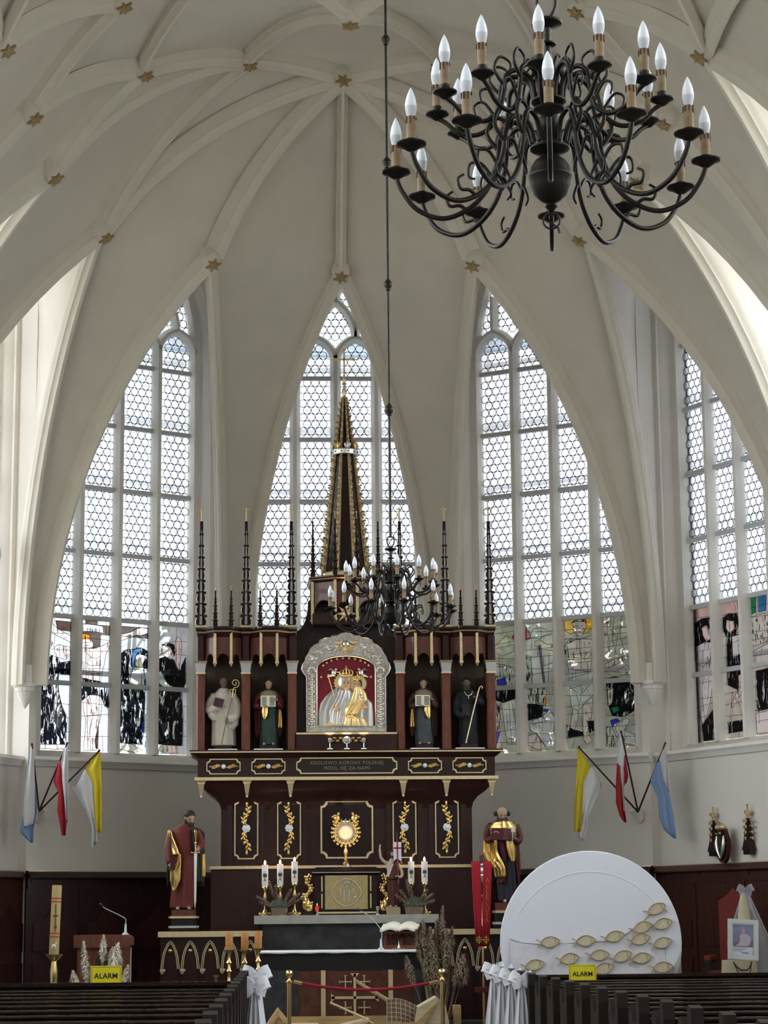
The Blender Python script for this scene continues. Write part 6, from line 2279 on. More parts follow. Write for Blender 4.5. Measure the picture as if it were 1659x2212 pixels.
bs = thing('book_stand', 'carved wooden book stand with an open book on the front altar', 'stand', (0.60, 27.0, PZ + 1.04), rad(-14))
tilt = Matrix.Translation((0, 0.02, 0.02)) @ Matrix.Rotation(rad(-42), 4, 'X')
fr_ = MB()
fr_.ring_prism([(-0.22, 0), (0.22, 0), (0.22, 0.28), (-0.22, 0.28)], [(-0.19, 0.03), (0.19, 0.03), (0.19, 0.25), (-0.19, 0.25)], -0.012, 0.012, tilt)
fr_.box(-0.015, 0.015, -0.012, 0.012, 0.03, 0.25, tilt)
fr_.build('frame', WOODR, bs, False)
cv = MB()
for sx in (-1, 1):
    for i in range(3):
        for j in range(3):
            cv.tube([tilt @ V((sx * (0.05 + 0.05 * i) + 0.022 * math.cos(2 * pi * k / 8), 0, 0.07 + 0.065 * j + 0.028 * math.sin(2 * pi * k / 8))) for k in range(8)], 0.006, 4, closed=True)
cv.build('fretwork', mat('dark_carved_wood', (0.05, 0.02, 0.015), 0.5), bs, True, 60, kind='stuff')
MB().box(-0.22, 0.22, 0.0, 0.03, 0.0, 0.03).build('foot_rail', WOODR, bs, False)
MB().box(-0.22, 0.22, 0.16, 0.19, 0.0, 0.21).build('back_leg', WOODR, bs, False)
ob = thing('open_book', 'thick open book lying on the carved stand', 'book', (0.60, 27.12, PZ + 1.25), rad(-14))
for s in (-1, 1):
    rows = []
    for j in range(2):
        y0 = -0.12 + 0.24 * j
        z0 = 0.02 + 0.075 * j
        rows.append([(s * 0.23 * k / 8, y0, z0 + 0.03 * math.sin(pi * min(1, k / 8 * 1.15)) + 0.006) for k in range(9)])
    MB().grid(rows).build('page_block', mat('bright_page', (0.85, 0.82, 0.66), 0.7), ob, True, 60).modifiers.new('th', 'SOLIDIFY').thickness = 0.03
    MB().box(min(0, s * 0.24), max(0, s * 0.24), -0.125, 0.125, -0.02, -0.008, Matrix.Translation((0, 0, 0.045)) @ Matrix.Rotation(rad(17), 4, 'X')).build('cover', MAROON, ob, False)

def gooseneck(x, y, z, pts, label):
    t = thing('microphone', label, 'microphone', (x, y, z))
    MB().lathe([(0.045, 0), (0.04, 0.01), (0.016, 0.03), (0.013, 0.13)], 12).build('base', SILVERP, t, True, 50)
    MB().tube(catmull(pts, 5), 0.006, 7).build('gooseneck', SILVERP, t, True, 60)
    d = (V(pts[-1]) - V(pts[-2])).normalized()
    MB().tube([V(pts[-1]), V(pts[-1]) + d * 0.05], [0.010, 0.012], 8).build('capsule', BLACKW, t, True, 60)
gooseneck(0.355, 26.85, PZ + 1.04, [(0, 0, 0.12), (0.01, 0, 0.18), (-0.02, 0, 0.27), (-0.14, -0.02, 0.40), (-0.25, -0.03, 0.47)], 'gooseneck microphone on the front altar')
t = thing('small_cruets', 'small brass cruet tray in front of the book stand', 'tray', (0.55, 26.80, PZ + 1.04))
MB().box(-0.06, 0.10, -0.03, 0.03, 0, 0.012).build('tray', BRASS, t, False)
MB().lathe([(0.018, 0.012), (0.02, 0.03), (0.006, 0.05), (0.004, 0.10)], 10, (0.02, 0, 0)).build('cruet', SILVER, t, True, 50)

# ---- lectern, paschal candle, trio of candles, bell
t = thing('lectern', 'red-brown wooden lectern behind cream plumes', 'lectern', (-3.02, 26.5, PZ))
MB().prism([(-0.35, 1.10), (0.30, 1.10), (0.345, 1.13), (0.345, 1.215), (0.30, 1.25), (-0.35, 1.25)], -0.06, 0.40).build('desk', WOODR, t, True, 20)
MB().box(-0.31, 0.31, 0.0, 0.34, 0, 1.10).build('body', WOODR, t, False)
MB().tube([(0.335, 0.0, 1.10), (0.335, 0.0, 0.1)], 0.006, 6).build('cable', mat('white_cable', (0.5, 0.5, 0.5), 0.6), t, True)
gooseneck(-2.765, 26.65, PZ + 1.25, [(0, 0, 0.12), (0.0, 0, 0.18), (-0.03, -0.01, 0.21), (-0.14, -0.05, 0.265), (-0.25, -0.08, 0.32), (-0.27, -0.09, 0.34)], 'gooseneck microphone on the lectern')

WAXY = mat('honey_wax', (0.42, 0.31, 0.13), 0.5, sub=0.1)
t = thing('paschal_candle', 'tall honey-coloured candle with red bands in a brass holder', 'candle', (-3.50, 25.5, PZ))
MB().lathe([(0.16, 0), (0.16, 0.03), (0.06, 0.06), (0.03, 0.10), (0.04, 0.25), (0.025, 0.35), (0.03, 0.50), (0.035, 0.58), (0.06, 0.62), (0.062, 0.66), (0.035, 0.70), (0.04, 0.74), (0.045, 0.85), (0.03, 0.96), (0.05, 0.98), (0.10, 1.03), (0.105, 1.04), (0.06, 1.03), (0.0, 1.03)], 18).build('holder', BRASS, t, True, 40)
cn = MB().lathe([(0.057, 0), (0.057, 0.79), (0.05, 0.80), (0, 0.795)], 22, M=Matrix.Translation((-0.005, 0, 1.03)) @ Matrix.Rotation(rad(1.6), 4, 'Y')).build('candle', WAXY, t, True, 50)
for z in (0.20, 0.24, 0.60, 0.64):
    MB().lathe([(0.0585, z), (0.0585, z + 0.017)], 22, M=Matrix.Translation((-0.005, 0, 1.03)) @ Matrix.Rotation(rad(1.6), 4, 'Y')).build('red_band', mat('red_wax', (0.42, 0.07, 0.02), 0.5), cn, True, 50)
dec = MB()
dec.box(-0.004, 0.008, -0.062, -0.056, 0.27, 0.58)
dec.box(-0.03, 0.035, -0.062, -0.056, 0.44, 0.455)
dec.sphere((0.004, -0.06, 0.32), (0.018, 0.006, 0.02), 8, 5)
d_ = dec.build('wax_cross', mat('brown_wax', (0.20, 0.07, 0.03), 0.5), cn, True, 40)
d_.location = (0.01, 0, 1.03)
lb = MB()
lb.sphere((0.0, -0.058, 0.11), (0.026, 0.008, 0.016), 8, 5)
lb.sphere((0.024, -0.058, 0.135), (0.012, 0.008, 0.012), 8, 5)
for xx in (-0.018, 0.016):
    lb.tube([(xx, -0.06, 0.105), (xx, -0.06, 0.078)], 0.005, 5)
l_ = lb.build('lamb_relief', WHITE, cn, True, 60)
l_.location = (0.0, 0, 1.03)

ORW = mat('orange_wax', (0.45, 0.20, 0.055), 0.5, sub=0.1)
for i, (x, zc, yy, wh) in enumerate(((-1.48, 1.255, 25.62, 'left'), (-1.30, 1.25, 25.75, 'middle'), (-1.14, 1.27, 25.62, 'right'))):
    t = thing('brass_candlestick', '%s of three brass candlesticks with orange candles before the altar' % wh, 'candle', (x, yy, PZ), 0, 'orange candles before the altar')
    h = zc - PZ
    MB().lathe([(0.075, 0), (0.075, 0.02), (0.04, 0.05), (0.02, 0.12), (0.035, 0.22), (0.02, 0.34), (0.025, 0.48), (0.022, h - 0.56), (0.043, h - 0.46), (0.044, h - 0.42), (0.02, h - 0.34), (0.018, h - 0.27), (0.034, h - 0.25), (0.02, h - 0.22), (0.018, h - 0.17), (0.038, h - 0.155), (0.018, h - 0.12), (0.018, h - 0.06), (0.04, h - 0.025), (0.075, h - 0.005), (0.075, h), (0.0, h - 0.01)], 18).build('holder', BRASS, t, True, 40)
    MB().lathe([(0.044, 0), (0.044, 0.195), (0.038, 0.20), (0.0, 0.195)], 18, (0, 0, h - 0.005)).build('candle', ORW, t, True, 50)
t = thing('altar_bell', 'dark brass bell dome on a stand behind the left pews', 'bell', (-1.66, 26.5, PZ))
MB().lathe([(0.11, 0), (0.11, 0.02), (0.03, 0.04), (0.02, 0.1), (0.02, 0.50)], 14).build('stand', mat('aged_brass', (0.25, 0.20, 0.10), 0.4, 0.8), t, True, 40)
MB().lathe([(0.11, 0.50), (0.115, 0.53), (0.10, 0.54), (0.105, 0.58), (0.085, 0.64), (0.04, 0.68), (0.015, 0.69), (0.012, 0.72), (0.02, 0.735), (0.0, 0.745)], 18).build('dome', MATS['aged_brass'], t, True, 40)
MB().box(-0.035, 0.035, -0.008, 0.008, 0.745, 0.76).build('handle', MATS['aged_brass'], t, False)

pm = thing('pampas_bouquet', 'cream pampas plumes in front of the lectern', 'plumes', (-3.02, 25.85, PZ))
for i, (bx, tx, tz, L, w) in enumerate(((-0.05, -0.17, 1.10, 0.48, 0.06), (0.02, 0.06, 1.20, 0.34, 0.05), (0.05, 0.22, 1.09, 0.42, 0.09), (0.05, 0.16, 1.05, 0.40, 0.08), (0.08, 0.34, 0.86, 0.30, 0.05), (-0.1, -0.28, 0.80, 0.30, 0.06), (-0.1, -0.36, 0.66, 0.16, 0.03), (0.0, 0.0, 0.95, 0.45, 0.06), (0.02, 0.09, 0.9, 0.4, 0.06))):
    plume(pm, (bx, 0, 0.0), (tx, -0.03 * (i % 3), tz), L, w, PLUMEC if i not in (7, 8) else mat('green_tan_plume', (0.10, 0.09, 0.06), 0.95), 60 + i, 750, True, 0.6, fine=0.5)
MB().lathe([(0.10, 0), (0.12, 0.2), (0.10, 0.35), (0.08, 0.34), (0.09, 0.02)], 14).build('vase', BLACKW, pm, True, 50)

bq = thing('dried_grass_bouquet', 'tall bouquet of brown dried reed plumes beside the front altar', 'plumes', (0.98, 26.2, PZ))
for i, (tx, tz, L, w) in enumerate(((-0.22, 1.22, 0.36, 0.05), (-0.14, 1.30, 0.55, 0.075), (-0.06, 1.22, 0.55, 0.07), (0.02, 1.30, 0.6, 0.07), (0.09, 1.48, 0.42, 0.05), (0.13, 1.20, 0.50, 0.07), (0.20, 1.24, 0.40, 0.06), (-0.34, 0.92, 0.34, 0.06), (0.32, 0.95, 0.30, 0.07), (0.36, 0.82, 0.26, 0.07), (0.28, 0.86, 0.28, 0.07), (0.0, 1.0, 0.5, 0.08), (0.1, 1.0, 0.5, 0.08), (-0.1, 1.0, 0.5, 0.08))):
    plume(bq, (tx * 0.25, 0, 0.05), (tx, -0.05 * ((i * 7) % 3 - 1), tz), L, w, PLUME, 90 + i, 700, True, 0.5, fine=0.6)
sm = MB()
r_ = random.Random(9)
for i in range(26):
    x0 = r_.uniform(-0.10, 0.12)
    sm.tube([(x0 * 0.4, r_.uniform(-0.05, 0.05), 0.02), (x0 * 1.3, r_.uniform(-0.05, 0.05), 0.55), (x0 * 2.0, r_.uniform(-0.05, 0.05), r_.uniform(0.8, 1.1))], 0.004, 4)
sm.build('thin_stalks', STEMM, bq, True, 60, kind='stuff')
MB().lathe([(0.09, 0), (0.11, 0.15), (0.09, 0.30), (0.07, 0.29), (0.08, 0.02)], 14).build('vase', BLACKW, bq, True, 50)

# ---- rope barrier and the boat display
for x, w in ((-0.78, 'left'), (0.93, 'right')):
    t = thing('barrier_post', 'brass barrier post with a ball top at the %s end of the red rope' % w, 'post', (x, 24.5, 0), 0, 'brass barrier posts')
    MB().lathe([(0.15, 0), (0.15, 0.02), (0.03, 0.04), (0.026, 0.06)], 18).build('base', BRASS, t, True, 40)
    MB().lathe([(0.026, 0.05), (0.026, 0.90)], 14).build('tube', BRASS, t, True, 40)
    MB().lathe([(0.03, 0.895), (0.048, 0.905), (0.03, 0.915), (0.016, 0.93), (0.014, 0.945), (0.022, 0.955), (0.036, 0.97), (0.043, 0.995), (0.036, 1.022), (0.02, 1.035), (0.0, 1.037)], 16).build('ball_finial', BRASS, t, True, 40)
    s = 1 if x < 0 else -1
    MB().tube([(s * 0.02, 0, 0.905), (s * 0.06, 0, 0.90)], 0.008, 6).build('hook', BRASS, t, True)
t = thing('barrier_rope', 'sagging red velvet rope between the brass posts', 'rope', (0, 24.5, 0))
pts = [(-0.70 + 1.55 * i / 24, 0, 0.905 + 0.0 - 0.095 * (1 - ((i - 12.5) / 12.5) ** 2)) for i in range(25)]
MB().tube(pts, 0.018, 10).build('velvet', mat('red_velvet', (0.28, 0.012, 0.03), 0.85), t, True, 60)
for a, b in ((pts[0], pts[1]), (pts[-1], pts[-2])):
    d = (V(a) - V(b)).normalized()
    MB().tube([V(b), V(a) + d * 0.03], 0.021, 10).build('brass_cap', BRASS, t, True, 40)

PLY = mat('plywood', (0.42, 0.28, 0.13), 0.7, var=0.2, vscale=6, stretch=(1, 6, 6))
PLYL = mat('pale_plank', (0.55, 0.46, 0.30), 0.7, var=0.15, vscale=6, stretch=(1, 6, 6))
bt = thing('display_boat', 'wooden display boat of pale planks behind the red rope', 'boat', (0.10, 24.85, 0))
MB().prism([(-1.05, 0.30), (0.55, 0.30), (0.80, 0.68), (0.55, 0.45), (-0.80, 0.42), (-1.0, 0.48)], -0.25, -0.22).build('side_plank', PLY, bt, False)
MB().prism([(-1.0, 0.30), (0.60, 0.30), (0.75, 0.56), (0.5, 0.50), (-0.85, 0.50)], 0.28, 0.31).build('side_plank', PLY, bt, False)
MB().prism([(0.50, 0.30), (0.94, 0.30), (0.88, 0.62), (0.78, 0.72), (0.56, 0.60)], -0.22, 0.25).build('bow', PLYL, bt, False)
MB().tube([(-1.08, 0, 0.40), (-1.0, 0.0, 0.53), (-0.92, 0, 0.42)], [0.07, 0.09, 0.06], 8).build('stern_post', PLY, bt, True)
MB().box(-0.98, -0.55, -0.22, 0.28, 0.40, 0.43).build('thwart', PLYL, bt, False)
MB().box(-0.25, 0.12, -0.22, 0.28, 0.44, 0.47, Matrix.Rotation(rad(-12), 4, 'Y')).build('thwart', PLYL, bt, False)
MB().box(0.98, 1.06, -0.1, 0.1, 0.0, 0.62).build('board', PLY, bt, False)
t = thing('boat_oar', 'wooden oar slanting out of the display boat', 'oar', (0.10, 24.75, 0))
MB().tube([(-0.42, 0.0, 0.665), (-0.05, 0.0, 0.50), (0.10, 0.0, 0.40)], [0.022, 0.024, 0.03], 8, flat=0.6).build('shaft', PLYL, t, True, 50)
MB().tube([(0.08, 0.0, 0.41), (0.20, 0.0, 0.34), (0.34, 0.0, 0.28)], [0.03, 0.07, 0.05], 8, flat=0.3).build('blade', PLY, t, True, 50)
t = thing('boat_mast', 'peeled stick leaning up from the net in the boat', 'stick', (0.10, 24.9, 0))
MB().tube([(-0.12, 0, 0.90), (-0.04, 0, 0.84), (0.12, 0, 0.75), (0.30, 0, 0.64), (0.38, 0, 0.45)], [0.02, 0.022, 0.024, 0.026, 0.026], 8).build('stick', PLY, t, True, 50)
t = thing('fishing_net', 'beige fishing net draped over the display boat', 'net', (0.10, 24.9, 0))
NETM = mat('net_twine', (0.50, 0.42, 0.33), 0.9)
mb = MB()
def netp(u, v):
    x = 0.22 + 0.52 * u
    z = 0.70 - 0.12 * u - 0.30 * v + 0.03 * math.sin(5 * u)
    return V((x, -0.16 - 0.05 * v + 0.02 * math.sin(9 * u + 3 * v), max(z, 0.36)))
for i in range(11):
    mb.tube([netp(i / 10, j / 6) for j in range(7)], 0.0035, 4)
for j in range(7):
    mb.tube([netp(i / 10, j / 6) for i in range(11)], 0.0035, 4)
mb.build('twine', NETM, t, True, 60, kind='stuff')
rows = [[netp(i / 10, j / 6) + V((0, 0.03, -0.01)) for i in range(11)] for j in range(7)]
MB().grid([[tuple(p) for p in r] for r in rows]).build('net_cloth', mat('net_fill', (0.20, 0.13, 0.08), 0.95), t, True, 60)

# ---- crozier cross with the red stole
cr = thing('processional_cross', 'processional cross on a brass pole draped with a red stole', 'cross', (1.585, 26.6, PZ))
MB().lathe([(0.12, 0), (0.12, 0.02), (0.03, 0.05), (0.016, 0.08)], 16).build('foot', BRASS, cr, True, 40)
MB().tube([(0, 0, 0.05), (0, 0, 1.75)], 0.014, 10).build('pole', BRASS, cr, True, 50)
MB().lathe([(0.02, 1.30), (0.006, 1.32), (0.022, 1.66), (0.026, 1.68), (0.02, 1.70)], 10, (0, -0.035, 0)).build('brass_taper', BRASS, cr, True, 50)
MB().box(-0.022, 0.022, -0.055, -0.02, 1.62, 2.17).build('wooden_upright', WOODR, cr, False)
MB().box(-0.12, 0.12, -0.03, 0.0, 2.02, 2.06).build('wooden_arm', WOODR, cr, False)
mb = MB()
mb.sphere((0, -0.065, 2.05), (0.018, 0.016, 0.022), 8, 6)
mb.sphere((0, -0.062, 1.98), (0.026, 0.016, 0.05), 8, 6)
mb.sphere((0, -0.062, 1.92), (0.022, 0.016, 0.03), 8, 6)
mb.tube([(0, -0.062, 1.92), (0.003, -0.062, 1.84)], [0.014, 0.008], 7)
for s in (-1, 1):
    mb.tube([(0, -0.06, 2.02), (s * 0.06, -0.055, 2.045), (s * 0.11, -0.05, 2.05)], [0.011, 0.008, 0.006], 6)
mb.build('silver_corpus', SILVER, cr, True, 60)
STOLE = mat('red_stole', (0.36, 0.012, 0.022), 0.8)
for s, xs in ((-1, ((-0.075, 0.055), (-0.068, 0.052), (-0.06, 0.045), (-0.05, 0.04))), (1, ((0.07, 0.05), (0.058, 0.05), (0.045, 0.045), (0.035, 0.04)))):
    rows = []
    prof = [(2.06, -0.01, xs[0]), (2.095, -0.05, xs[0]), (2.06, -0.075, xs[0]), (1.75, -0.08, xs[1]), (1.4, -0.085, xs[2]), (1.07, -0.085, xs[3])]
    for z, y, (c_, hw) in prof:
        rows.append([(c_ + hw * (-1 + k / 4), y - 0.006 * math.sin(k * 1.6), z) for k in range(9)])
    o = MB().grid(rows).build('stole_end', STOLE, cr, True, 60)
    o.modifiers.new('th', 'SOLIDIFY').thickness = 0.006
    cm = MB()
    cx = xs[3][0]
    cm.box(cx - 0.007, cx + 0.007, -0.098, -0.092, 1.10, 1.20)
    cm.box(cx - 0.04, cx + 0.04, -0.098, -0.092, 1.143, 1.157)
    for dx in (-1, 1):
        for dz in (-1, 1):
            cm.sphere((cx + dx * 0.022, -0.095, 1.15 + dz * 0.026), (0.008, 0.004, 0.008), 6, 4)
    cm.build('gold_cross_embroidery', mat('gold_thread', (0.55, 0.36, 0.10), 0.6, 0.3), o, True, 40)
for i, ch in enumerate('ALLELUIA'):
    o = link('letter', text_mesh(ch, 0.085, mat('dull_gold_letters', (0.40, 0.13, 0.05), 0.6)), cr)
    z = 1.86 - i * 0.069
    o.matrix_local = Matrix.Translation((0.062 - 0.002 * i, -0.1, z)) @ Matrix.Rotation(pi / 2, 4, 'X')
t = thing('stand_bracket', 'small dark red stand shelf against the brass pole', 'stand', (1.60, 26.33, PZ))
MB().box(-0.14, 0.10, -0.06, 0.06, 0.53, 0.59).build('shelf', MAROON, t, False)
MB().box(-0.02, 0.02, -0.02, 0.02, 0.0, 0.53).build('leg', MAROON, t, False)
MB().box(-0.12, 0.12, -0.12, 0.12, 0.0, 0.02).build('base', MAROON, t, False)

# ---- big white disc with gauze and fish
DISC = mat('white_stretch_fabric', (0.84, 0.86, 0.96), 0.85)
ds = thing('decor_disc', 'large round white screen with gauze and golden fish', 'decoration', (2.85, 26.1, PZ))
cz, R = 1.10, 1.085
MB().lathe([(0, 0.0), (R - 0.02, 0.0), (R, 0.015), (R, 0.05), (0, 0.05)], 72, M=Matrix.Translation((0, 0.05, cz)) @ Matrix.Rotation(pi / 2, 4, 'X')).build('fabric_disc', DISC, ds, True, 30)
MB().tube([(R * math.cos(2 * pi * k / 72), 0.02, cz + R * math.sin(2 * pi * k / 72)) for k in range(72)], 0.014, 6, closed=True).build('hoop', mat('white_hoop', (0.80, 0.80, 0.84), 0.5), ds, True, 60)
MB().tube([(0.93 * R * math.cos(a), 0.004, cz - 0.16 + 0.93 * R * math.sin(a)) for a in [rad(30 + 120 * k / 30) for k in range(31)]], 0.010, 5).build('seam', DISC, ds, True, 60)
gauze_top = [(-0.98, 0.06), (-0.85, 0.015), (-0.6, -0.01), (-0.3, 0.0), (0.0, 0.02), (0.25, 0.02), (0.45, 0.12), (0.65, 0.27), (0.80, 0.40), (0.885, 0.47)]
rows = []
for j in range(13):
    v = j / 12
    row = []
    for (x, z) in gauze_top:
        zb = -math.sqrt(max(0, (R - 0.02) ** 2 - x * x))
        zz = z + (zb - z) * v
        lim = math.sqrt(max(0.0, (R - 0.015) ** 2 - x * x))
        row.append((x, -0.012 - 0.012 * math.sin(6 * x + 2 * v) ** 2, cz + max(-lim, min(lim, zz))))
    rows.append(row)
GZ = glass_mat('gauze', (0.93, 0.92, 0.94), 0.5, 0.0, dcol=(0.7, 0.68, 0.70))
MB().grid(rows).build('gauze', mat('gauze_cloth', (0.78, 0.77, 0.84), 0.95, var=0.06, vscale=14), ds, True, 60)
MB().tube([(x, -0.02, cz + z) for x, z in gauze_top], 0.004, 5).build('gauze_edge', mat('tan_edge', (0.34, 0.28, 0.20), 0.9), ds, True, 60)
MB().tube([(0.885, -0.02, cz + 0.47), (0.89, -0.02, cz + 0.40), (0.93, -0.02, cz + 0.36)], 0.006, 5).build('gauze_edge', MATS['tan_edge'], ds, True, 60)
FISH = mat('gold_mesh_fish', (0.66, 0.58, 0.42), 0.8, var=0.15, vscale=30)
FISHE = mat('fish_outline', (0.46, 0.37, 0.22), 0.7)
def fish_meshes():
    up = [(-0.085 + 0.20 * k / 12, 0.052 * math.sin(pi * k / 12) ** 0.75) for k in range(13)]
    poly = up + [(x, -z) for x, z in up[-2:0:-1]]
    body = MB().prism(poly, -0.006, 0.004).mesh('fish', FISH, False)
    ed = MB()
    ed.tube([(x, -0.008, z) for x, z in up], 0.0055, 5)
    ed.tube([(x, -0.008, -z) for x, z in up], 0.0055, 5)
    ed.tube([(-0.07, -0.008, 0.0), (-0.11, -0.008, 0.03), (-0.125, -0.008, 0.036)], 0.0055, 5)
    ed.tube([(-0.07, -0.008, 0.0), (-0.105, -0.008, -0.035), (-0.11, -0.008, -0.055)], 0.0055, 5)
    ed.tube([(0.07, -0.008, 0.03), (0.062, -0.008, 0.0), (0.07, -0.008, -0.03)], 0.004, 5)
    return body, ed.mesh('fish_outline', FISHE, True, 60)
FB, FO = fish_meshes()
for x, z, a in ((2.33, 1.30, 5), (2.76, 1.31, 5), (3.11, 1.355, 14), (3.45, 1.46, 20), (3.70, 1.50, 14), (3.42, 1.32, 14), (3.69, 1.275, 14), (2.56, 1.10, 10), (2.92, 1.14, 5), (3.20, 1.12, 20), (3.43, 1.10, 8), (3.68, 0.99, 8), (2.14, 1.03, 12), (2.97, 0.98, 14), (3.21, 0.84, 14), (3.43, 0.84, 8), (3.63, 1.675, 24), (2.25, 0.83, 8), (2.6, 0.78, 10)):
    o = link('fish', FB, ds)
    o.matrix_local = Matrix.Translation((x - 2.85, -0.036, z - PZ)) @ Matrix.Rotation(-rad(a), 4, 'Y') @ Matrix.Scale(1.18, 4)
    link('fish_outline', FO, o)
fr = MB()
for i in range(22):
    x = 0.86 + 0.01 * i
    zt = -math.sqrt(max(0, R * R - min(x, R - 0.01) ** 2))
    fr.tube([(min(x, 1.07), -0.02, cz + zt * 0.6), (min(x, 1.07) + 0.01, -0.03, cz - 0.95)], 0.003, 4)
fr.build('fringe', mat('cream_fringe', (0.45, 0.42, 0.34), 0.9), ds, True, 60, kind='stuff')
for s in (-1, 1):
    MB().box(s * 0.35 - 0.03, s * 0.35 + 0.03, 0.04, 0.35, 0, 0.05).build('foot', WHITE, ds, False)

# ---- red chair, picture on a draped stand
UPH = mat('red_upholstery', (0.17, 0.028, 0.022), 0.8)
t = thing('sedile_chair', 'high-backed red upholstered chair beside the framed picture', 'chair', (5.19, 29.0, PZ), rad(-20))
bk_ = [(-0.20, 0.75), (0.20, 0.75), (0.20, 1.62), (0.12, 1.66), (0.05, 1.72), (0.0, 1.79), (-0.05, 1.72), (-0.12, 1.66), (-0.20, 1.62)]
MB().prism(bk_, 0.0, 0.05).build('backrest', UPH, t, False)
MB().box(-0.55, -0.05, -0.55, 0.0, 0.62, 0.70, Matrix.Translation((0.28, 0, 0))).build('seat', UPH, t, False)
for s in (-1, 1):
    MB().box(s * 0.30 - 0.04, s * 0.30 + 0.04, -0.5, 0.02, 0.84, 0.90).build('armrest', UPH, t, False)
    MB().box(s * 0.30 - 0.03, s * 0.30 + 0.03, -0.52, -0.46, 0, 0.84).build('front_leg', BLACKW, t, False)
    MB().box(s * 0.30 - 0.03, s * 0.30 + 0.03, -0.02, 0.04, 0, 0.84).build('rear_leg', BLACKW, t, False)

LINEN = mat('beige_linen', (0.52, 0.46, 0.32), 0.9)
def veil_mat():
    return glass_mat('white_tulle', (0.86, 0.86, 0.92), 0.55, 0.0, dcol=(0.85, 0.85, 0.92))
t = thing('picture_stand', 'low stand covered with gathered beige cloth under the framed picture', 'stand', (4.82, 27.0, PZ))
rows = []
for j in range(11):
    v = j / 10
    z = 0.87 - 0.87 * v
    w = 0.215 + 0.05 * v
    rows.append([((w + 0.012 * math.sin(9 * a + 1) * v) * math.cos(a), (0.16 + 0.03 * v + 0.014 * math.sin(9 * a) * v) * math.sin(a), z) for a in [2 * pi * k / 60 for k in range(60)]])
MB().loft(rows).build('cloth', LINEN, t, True, 60)
pic = thing('framed_picture', 'white-framed portrait picture leaning on the draped stand', 'picture', (4.855, 26.92, PZ + 0.87))
Mp = Matrix.Rotation(rad(4), 4, 'Y') @ Matrix.Rotation(rad(-9), 4, 'X')
def pbox(nm, m, x0, x1, y0, y1, z0, z1, parent=None):
    return MB().box(x0, x1, y0, y1, z0, z1, Mp).build(nm, m, parent or pic, False)
fm_ = MB()
fm_.ring_prism([(-0.19, 0), (0.19, 0), (0.19, 0.50), (-0.19, 0.50)], [(-0.145, 0.05), (0.145, 0.05), (0.145, 0.45), (-0.145, 0.45)], -0.02, 0.02, Mp)
fm_.ring_prism([(-0.15, 0.045), (0.15, 0.045), (0.15, 0.455), (-0.15, 0.455)], [(-0.13, 0.065), (0.13, 0.065), (0.13, 0.435), (-0.13, 0.435)], -0.012, 0.02, Mp)
fm_.build('frame', mat('off_white_frame', (0.66, 0.70, 0.70), 0.5), pic, False)
pbox('print_ground', mat('blue_grey_print', (0.26, 0.28, 0.42), 0.35, var=0.2, vscale=9), -0.135, 0.135, 0.0, 0.01, 0.06, 0.44)
def pprism(nm, m, poly, y):
    MB().prism(poly, y, y + 0.003, Mp).build(nm, m, pic, True, 30)
pprism('printed_caption', mat('caption_white', (0.66, 0.72, 0.85), 0.4), [(-0.13, 0.065), (0.12, 0.065), (0.125, 0.165), (-0.128, 0.165)], -0.004)
pprism('printed_chair', mat('mauve_print', (0.28, 0.15, 0.22), 0.4), [(-0.12, 0.16), (0.12, 0.16), (0.12, 0.24), (0.06, 0.28), (-0.08, 0.22), (-0.12, 0.20)], -0.005)
pprism('printed_gown', mat('pale_gown_print', (0.55, 0.50, 0.60), 0.4), [(-0.09, 0.17), (-0.06, 0.20), (-0.035, 0.25), (-0.045, 0.29), (-0.02, 0.325), (0.035, 0.325), (0.08, 0.30), (0.10, 0.26), (0.085, 0.20), (0.05, 0.17)], -0.008)
pprism('printed_face', mat('face_print', (0.50, 0.36, 0.42), 0.4), [(-0.015, 0.33), (0.015, 0.33), (0.028, 0.36), (0.026, 0.39), (0.0, 0.405), (-0.024, 0.39), (-0.024, 0.36)], -0.010)
pprism('printed_hair', mat('hair_print', (0.36, 0.33, 0.45), 0.4), [(-0.026, 0.385), (0.028, 0.385), (0.022, 0.408), (0.0, 0.418), (-0.02, 0.408)], -0.012)
cp_ = MB()
for k in range(3):
    cp_.box(-0.12, 0.05 - 0.03 * k, -0.007, -0.004, 0.145 - 0.018 * k, 0.148 - 0.018 * k, Mp)
cp_.box(-0.02, 0.07, -0.007, -0.004, 0.083, 0.092, Mp)
cp_.build('caption_lines', mat('caption_ink', (0.16, 0.18, 0.26), 0.5), pic, False, kind='stuff')
ro_ = thing('rosary', 'black rosary hanging over the beige cloth', 'rosary', (4.82, 26.78, PZ + 0.80))
mb = MB()
for a, b, c_ in (((-0.115, 0.02, 0.05), (-0.06, -0.05, -0.035), (0.0, -0.06, -0.05)), ((0.115, 0.02, 0.05), (0.06, -0.05, -0.035), (0.0, -0.06, -0.05))):
    mb.tube(catmull([a, b, c_], 6), 0.008, 6)
for s in (-1, 1):
    mb.tube([(s * 0.115, 0.02, 0.05), (s * 0.08, -0.05, -0.06), (0.0, -0.065, -0.17)], 0.007, 6)
mb.tube([(0, -0.065, -0.17), (0, -0.07, -0.25)], 0.008, 6)
mb.build('beads', BLACKW, ro_, True, 60)
vl = thing('tulle_bow', 'white tulle bow tied above the framed picture with a long veil', 'bow', (4.96, 27.12, PZ))
TU = veil_mat()
